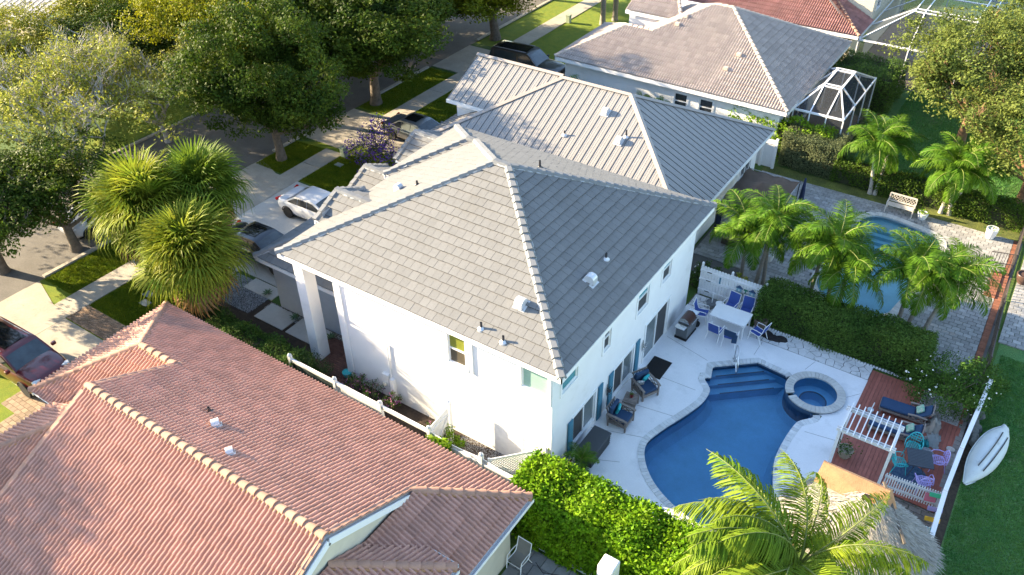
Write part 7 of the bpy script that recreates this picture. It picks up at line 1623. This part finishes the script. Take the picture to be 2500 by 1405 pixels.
b.add([(1.0, 0.1, 3.80), (1.05, .55, 3.42), (1.35, 0, 3.3), (1.05, -.55, 3.42)], [(0, 1, 2), (0, 2, 3)]); o = b.build("ridge_cap", thatch_o, th); o.location = (-.55, .45, .02)
for x in (-1.5, 1.4):
    for y in (-1.0, 1.0): b = MB(); b.tube([(x, y, 0), (x, y, 2.4)], .07, 8); b.build("post", bark_b, th)
b = MB(); b.beam((.2, .9, 3.72), (1.3, -.5, 3.1), .07, .07); b.build("ridge_pole", M("dark_pole", (.12, .10, .08), .9), th)
# ---- metal rail fence, gate and brick edge of the neighbour
rf = thing("rail_fence", "dark metal rail fence along the brick patio edge", "fence", (1.95, 37, 0)); m_ = M("bronze_metal", (.10, .08, .07), .5)
for z in (.12, 1.18): b = MB(); b.beam((2.0, 31.0, z), (1.78, 37.0, z), .04, .04); b.build("fence_rail", m_, rf, org=rf.location); b = MB(); b.beam((1.74, 39.2, z), (1.66, 43.5, z), .04, .04); b.build("fence_rail", m_, rf, org=rf.location)
for k in range(90):
    y = 31.0+k*.14
    if 37.0 < y < 39.2: continue
    x = 2.0-.22*(y-31)/6 if y < 37 else 1.74-.08*(y-39.2)/4.3; b = MB(); b.bx(x-.008, x+.008, y-.008, y+.008, .1, 1.2); b.build("picket", m_, rf, org=rf.location)
for y in (31.0, 33.0, 35.0, 37.0, 39.2, 41.4, 43.5): x = 2.0-.22*(y-31)/6 if y <= 37 else 1.74-.08*(y-39.2)/4.3; b = MB(); b.bx(x-.03, x+.03, y-.03, y+.03, 0, 1.28); b.build("fence_post", m_, rf, org=rf.location)
ig = thing("metal_gate", "open dark metal gate standing at the brick step of the patio", "gate", (1.72, 39.15, .05), radians(196))
for z in (.1, .62, 1.2): b = MB(); b.beam((0, 0, z), (1.05, 0, z), .03, .03); b.build("gate_rail", m_, ig)
for k in range(9): b = MB(); b.bx(k*.131-.009, k*.131+.009, -.009, .009, .1, 1.2); b.build("gate_bar", m_, ig)
ig2 = dup(ig, (1.05, 37.0, .05), radians(90), "closed leaf of dark metal railing on the brick step"); ig2.scale = (1.9, 1, .55)
# picket fence behind the back hedge
bf = thing("rear_picket_fence", "thin dark metal picket fence behind the rear creeper hedge", "fence", (-3, 43.6, 0))
for z in (.15, 1.1): b = MB(); b.beam((-8.2, 43.62, z), (1.7, 43.62, z), .03, .03); b.build("fence_rail", m_, bf, org=bf.location)
for k in range(76): x = -8.1+k*.13; b = MB(); b.bx(x-.009, x+.009, 43.61, 43.63, .1, 1.18); b.build("picket", M("pale_metal", (.35, .35, .32), .5), bf, org=bf.location)
# white fence beside the metal roofed house
nf = thing("neighbour_fence", "white vinyl fence beside the grey green hedge block", "fence", (-11.4, 43.3, 0))
for k in range(9): b = MB(); x = -12.6+k*.15; b.bx(x, x+.142, 43.1, 43.13, .05, 1.75); b.build("fence_board", vinyl, nf, org=nf.location)
for x in (-12.0, -11.25): b = MB(); b.bx(x-.07, x+.07, 43.05, 43.2, 0, 1.85); b.build("fence_post", vinyl, nf, org=nf.location)
b = MB(); b.bx(-12.6, -11.25, 43.06, 43.1, 1.5, 1.62); b.build("fence_rail", vinyl, nf, org=nf.location)
# brown shade canopy
tn = thing("shade_canopy", "sagging brown fabric gazebo against the metal roofed house", "canopy", (-9.9, 36.6, 0)); b = MB(); nx = 12; ny = 12; W_, D_ = 2.7, 4.2
def tz(u, v):   # tent with a hump and sag
    return 2.15+.55*(1-max(abs(u), abs(v)))-.22*sin(pi*min(1, max(abs(u), abs(v))))+.05*sin(u*9+v*5)+.06*sin(v*11)
vs = [((i/nx-.5)*W_, (j/ny-.5)*D_, tz(2*i/nx-1, 2*j/ny-1)) for i in range(nx+1) for j in range(ny+1)]
b.add(vs, [(i*(ny+1)+j, (i+1)*(ny+1)+j, (i+1)*(ny+1)+j+1, i*(ny+1)+j+1) for i in range(nx) for j in range(ny)]); b.build("fabric_roof", tent_m, tn, smooth=True)
for x in (-W_/2, W_/2):
    for y in (-D_/2, D_/2): b = MB(); b.tube([(x, y, 0), (x, y, 2.2)], .03, 6); b.build("post", dark_metal, tn)
b = MB()
for x in (-W_/2, W_/2): b.tube([(x, -D_/2, 2.12), (x, D_/2, 2.12)], .02, 6)
for y in (-D_/2, D_/2): b.tube([(-W_/2, y, 2.12), (W_/2, y, 2.12)], .02, 6)
b.build("top_frame", M("frame_grey", (.3, .3, .3), .5), tn)
b = MB(); b.add([(-W_/2, -D_/2, 2.1), (-W_/2+.35, -D_/2, 2.1), (-W_/2+.2, -D_/2+.05, .2), (-W_/2, -D_/2+.05, .2)], [(0, 1, 2, 3)]); b.build("side_curtain", M("navy_curtain", (.02, .03, .06), .9), tn)
t = thing("closed_umbrella", "closed navy umbrella standing beside the brown canopy", "umbrella", (-8.35, 38.9, 0)); b = MB(); b.lathe([(.0001, 2.35), (.05, 2.3), (.11, 1.6), (.14, 1.1), (.05, 1.0)], 10); b.build("canopy", M("navy_canvas", (.02, .03, .07), .9), t, smooth=True); b = MB(); b.tube([(0, 0, 0), (0, 0, 1.2)], .02, 8); b.build("pole", trim, t)
for i, (x, y) in enumerate([(-10.3, 34.6), (-9.2, 35.2)]):
    t = thing("patio_cushion_seat", ["tan cushioned seat under the canopy beside the first palm", "tan cushioned seat under the canopy edge toward the pool"][i], "seat", (x, y, .05)); m_c = M("tan_cushion", (.34, .24, .16), .9); b = MB(); b.box((0, 0, .25), (.8, .8, .3)); b.build("seat", M("dark_wicker", (.07, .05, .04), .8), t, bev=.04); b = MB(); b.box((0, 0, .46), (.74, .74, .14)); b.build("cushion", m_c, t, bev=.05)
# screened cages: aluminium frame members are parts, mesh panels parts too
def cage(name, label, x0, x1, y0, y1, ze, zt, inset, divx, divy):
    t = thing(name, label, "screen enclosure", ((x0+x1)/2, (y0+y1)/2, 0)); O = t.location; al = M("white_aluminium", (.78, .79, .82), .4)
    ax0, ax1, ay0, ay1 = x0+(.9 if inset < 2 else inset), x1-(.9 if inset < 2 else inset), y0+inset, y1-inset
    def bar(a, c, w_=.06, h_=.09, nm="frame_bar"): b = MB(); b.beam(a, c, w_, h_); b.build(nm, al, t, org=O)
    E_ = [(x0, y0, ze), (x1, y0, ze), (x1, y1, ze), (x0, y1, ze)]; T_ = [(ax0, ay0, zt), (ax1, ay0, zt), (ax1, ay1, zt), (ax0, ay1, zt)]
    for i in range(4): bar(E_[i], E_[(i+1) % 4], .07, .11); bar(T_[i], T_[(i+1) % 4]); bar(E_[i], T_[i])
    xsv = np.linspace(x0, x1, divx+1); ysv = np.linspace(y0, y1, divy+1)
    for x in xsv:
        for y in (y0, y1): bar((x, y, 0), (x, y, ze), .05, .07, "post")
    for y in ysv[1:-1]: bar((x1, y, 0), (x1, y, ze), .05, .07, "post"); bar((x1, y, ze), (ax1, min(max(y, ay0), ay1), zt)); bar((x0, y, ze), (ax0, min(max(y, ay0), ay1), zt)); bar((ax0, min(max(y, ay0), ay1), zt), (ax1, min(max(y, ay0), ay1), zt))
    for x in xsv[1:-1]: xx = min(max(x, ax0), ax1); bar((x, y0, ze), (xx, ay0, zt)); bar((x, y1, ze), (xx, ay1, zt)); bar((xx, ay0, zt), (xx, ay1, zt))
    P = [E_[0], E_[1], T_[1], T_[0]], [E_[1], E_[2], T_[2], T_[1]], [E_[2], E_[3], T_[3], T_[2]], [E_[3], E_[0], T_[0], T_[3]], T_, [(x0, y0, 0), (x1, y0, 0), E_[1], E_[0]], [(x1, y0, 0), (x1, y1, 0), E_[2], E_[1]], [(x1, y1, 0), (x0, y1, 0), E_[3], E_[2]]
    for q in P: b = MB(); b.face([tuple(v) for v in q]); b.build("screen_panel", screen_m, t, org=O)
    return t
cage("screen_enclosure", "small white framed screen cage on the back of the beige tile house", -11.35, -8.5, 45.6, 52.35, 2.7, 3.6, 1.9, 3, 3)
cage("screen_enclosure", "big white framed screen cage over the far patio behind the dark hedge", -11.2, -1.5, 58.2, 71.0, 2.7, 4.3, 2.6, 3, 4)
b = MB(); b.bx(-11.7, -8.4, 45.5, 52.5, 0, .04); struct(b.build("cage_patio", tan_paver)); b = MB(); b.bx(-11.3, -1.4, 58.1, 71.2, 0, .04); struct(b.build("cage_patio", M("brown_patio", (.16, .14, .13), .9, var=.15)))
pl_ = M("dark_far_water", (.02, .04, .07), .1); b = MB(); b.bx(-8.8, -3.5, 63.5, 69.5, .042, .05); struct(b.build("far_pool", pl_))
t = thing("cage_table", "oval white table inside the small screen cage", "table", (-9.7, 47.2, .04)); b = MB(); b.lathe([(.0001, .73), (.55, .73), (.55, .70), (.0001, .69)], 28, sx=1.35, sy=.85); b.build("tabletop", M("pale_table", (.55, .57, .56), .4), t); b = MB(); b.lathe([(.25, 0), (.05, .06), (.05, .69)], 12); b.build("pedestal", trim, t)
cchr = sling_chair(dark_metal, M("black_sling", (.03, .03, .035), .8), "cage_chair"); cchr['label'] = "dark sling chair left of the oval table in the small cage"; cchr['group'] = "dark chairs in the small cage"; cchr.location = (-10.7, 47.2, .04); cchr.rotation_euler = (0, 0, radians(-90))
dup(cchr, (-8.95, 46.3, .04), radians(40), "dark sling chair right of the oval table in the small cage")
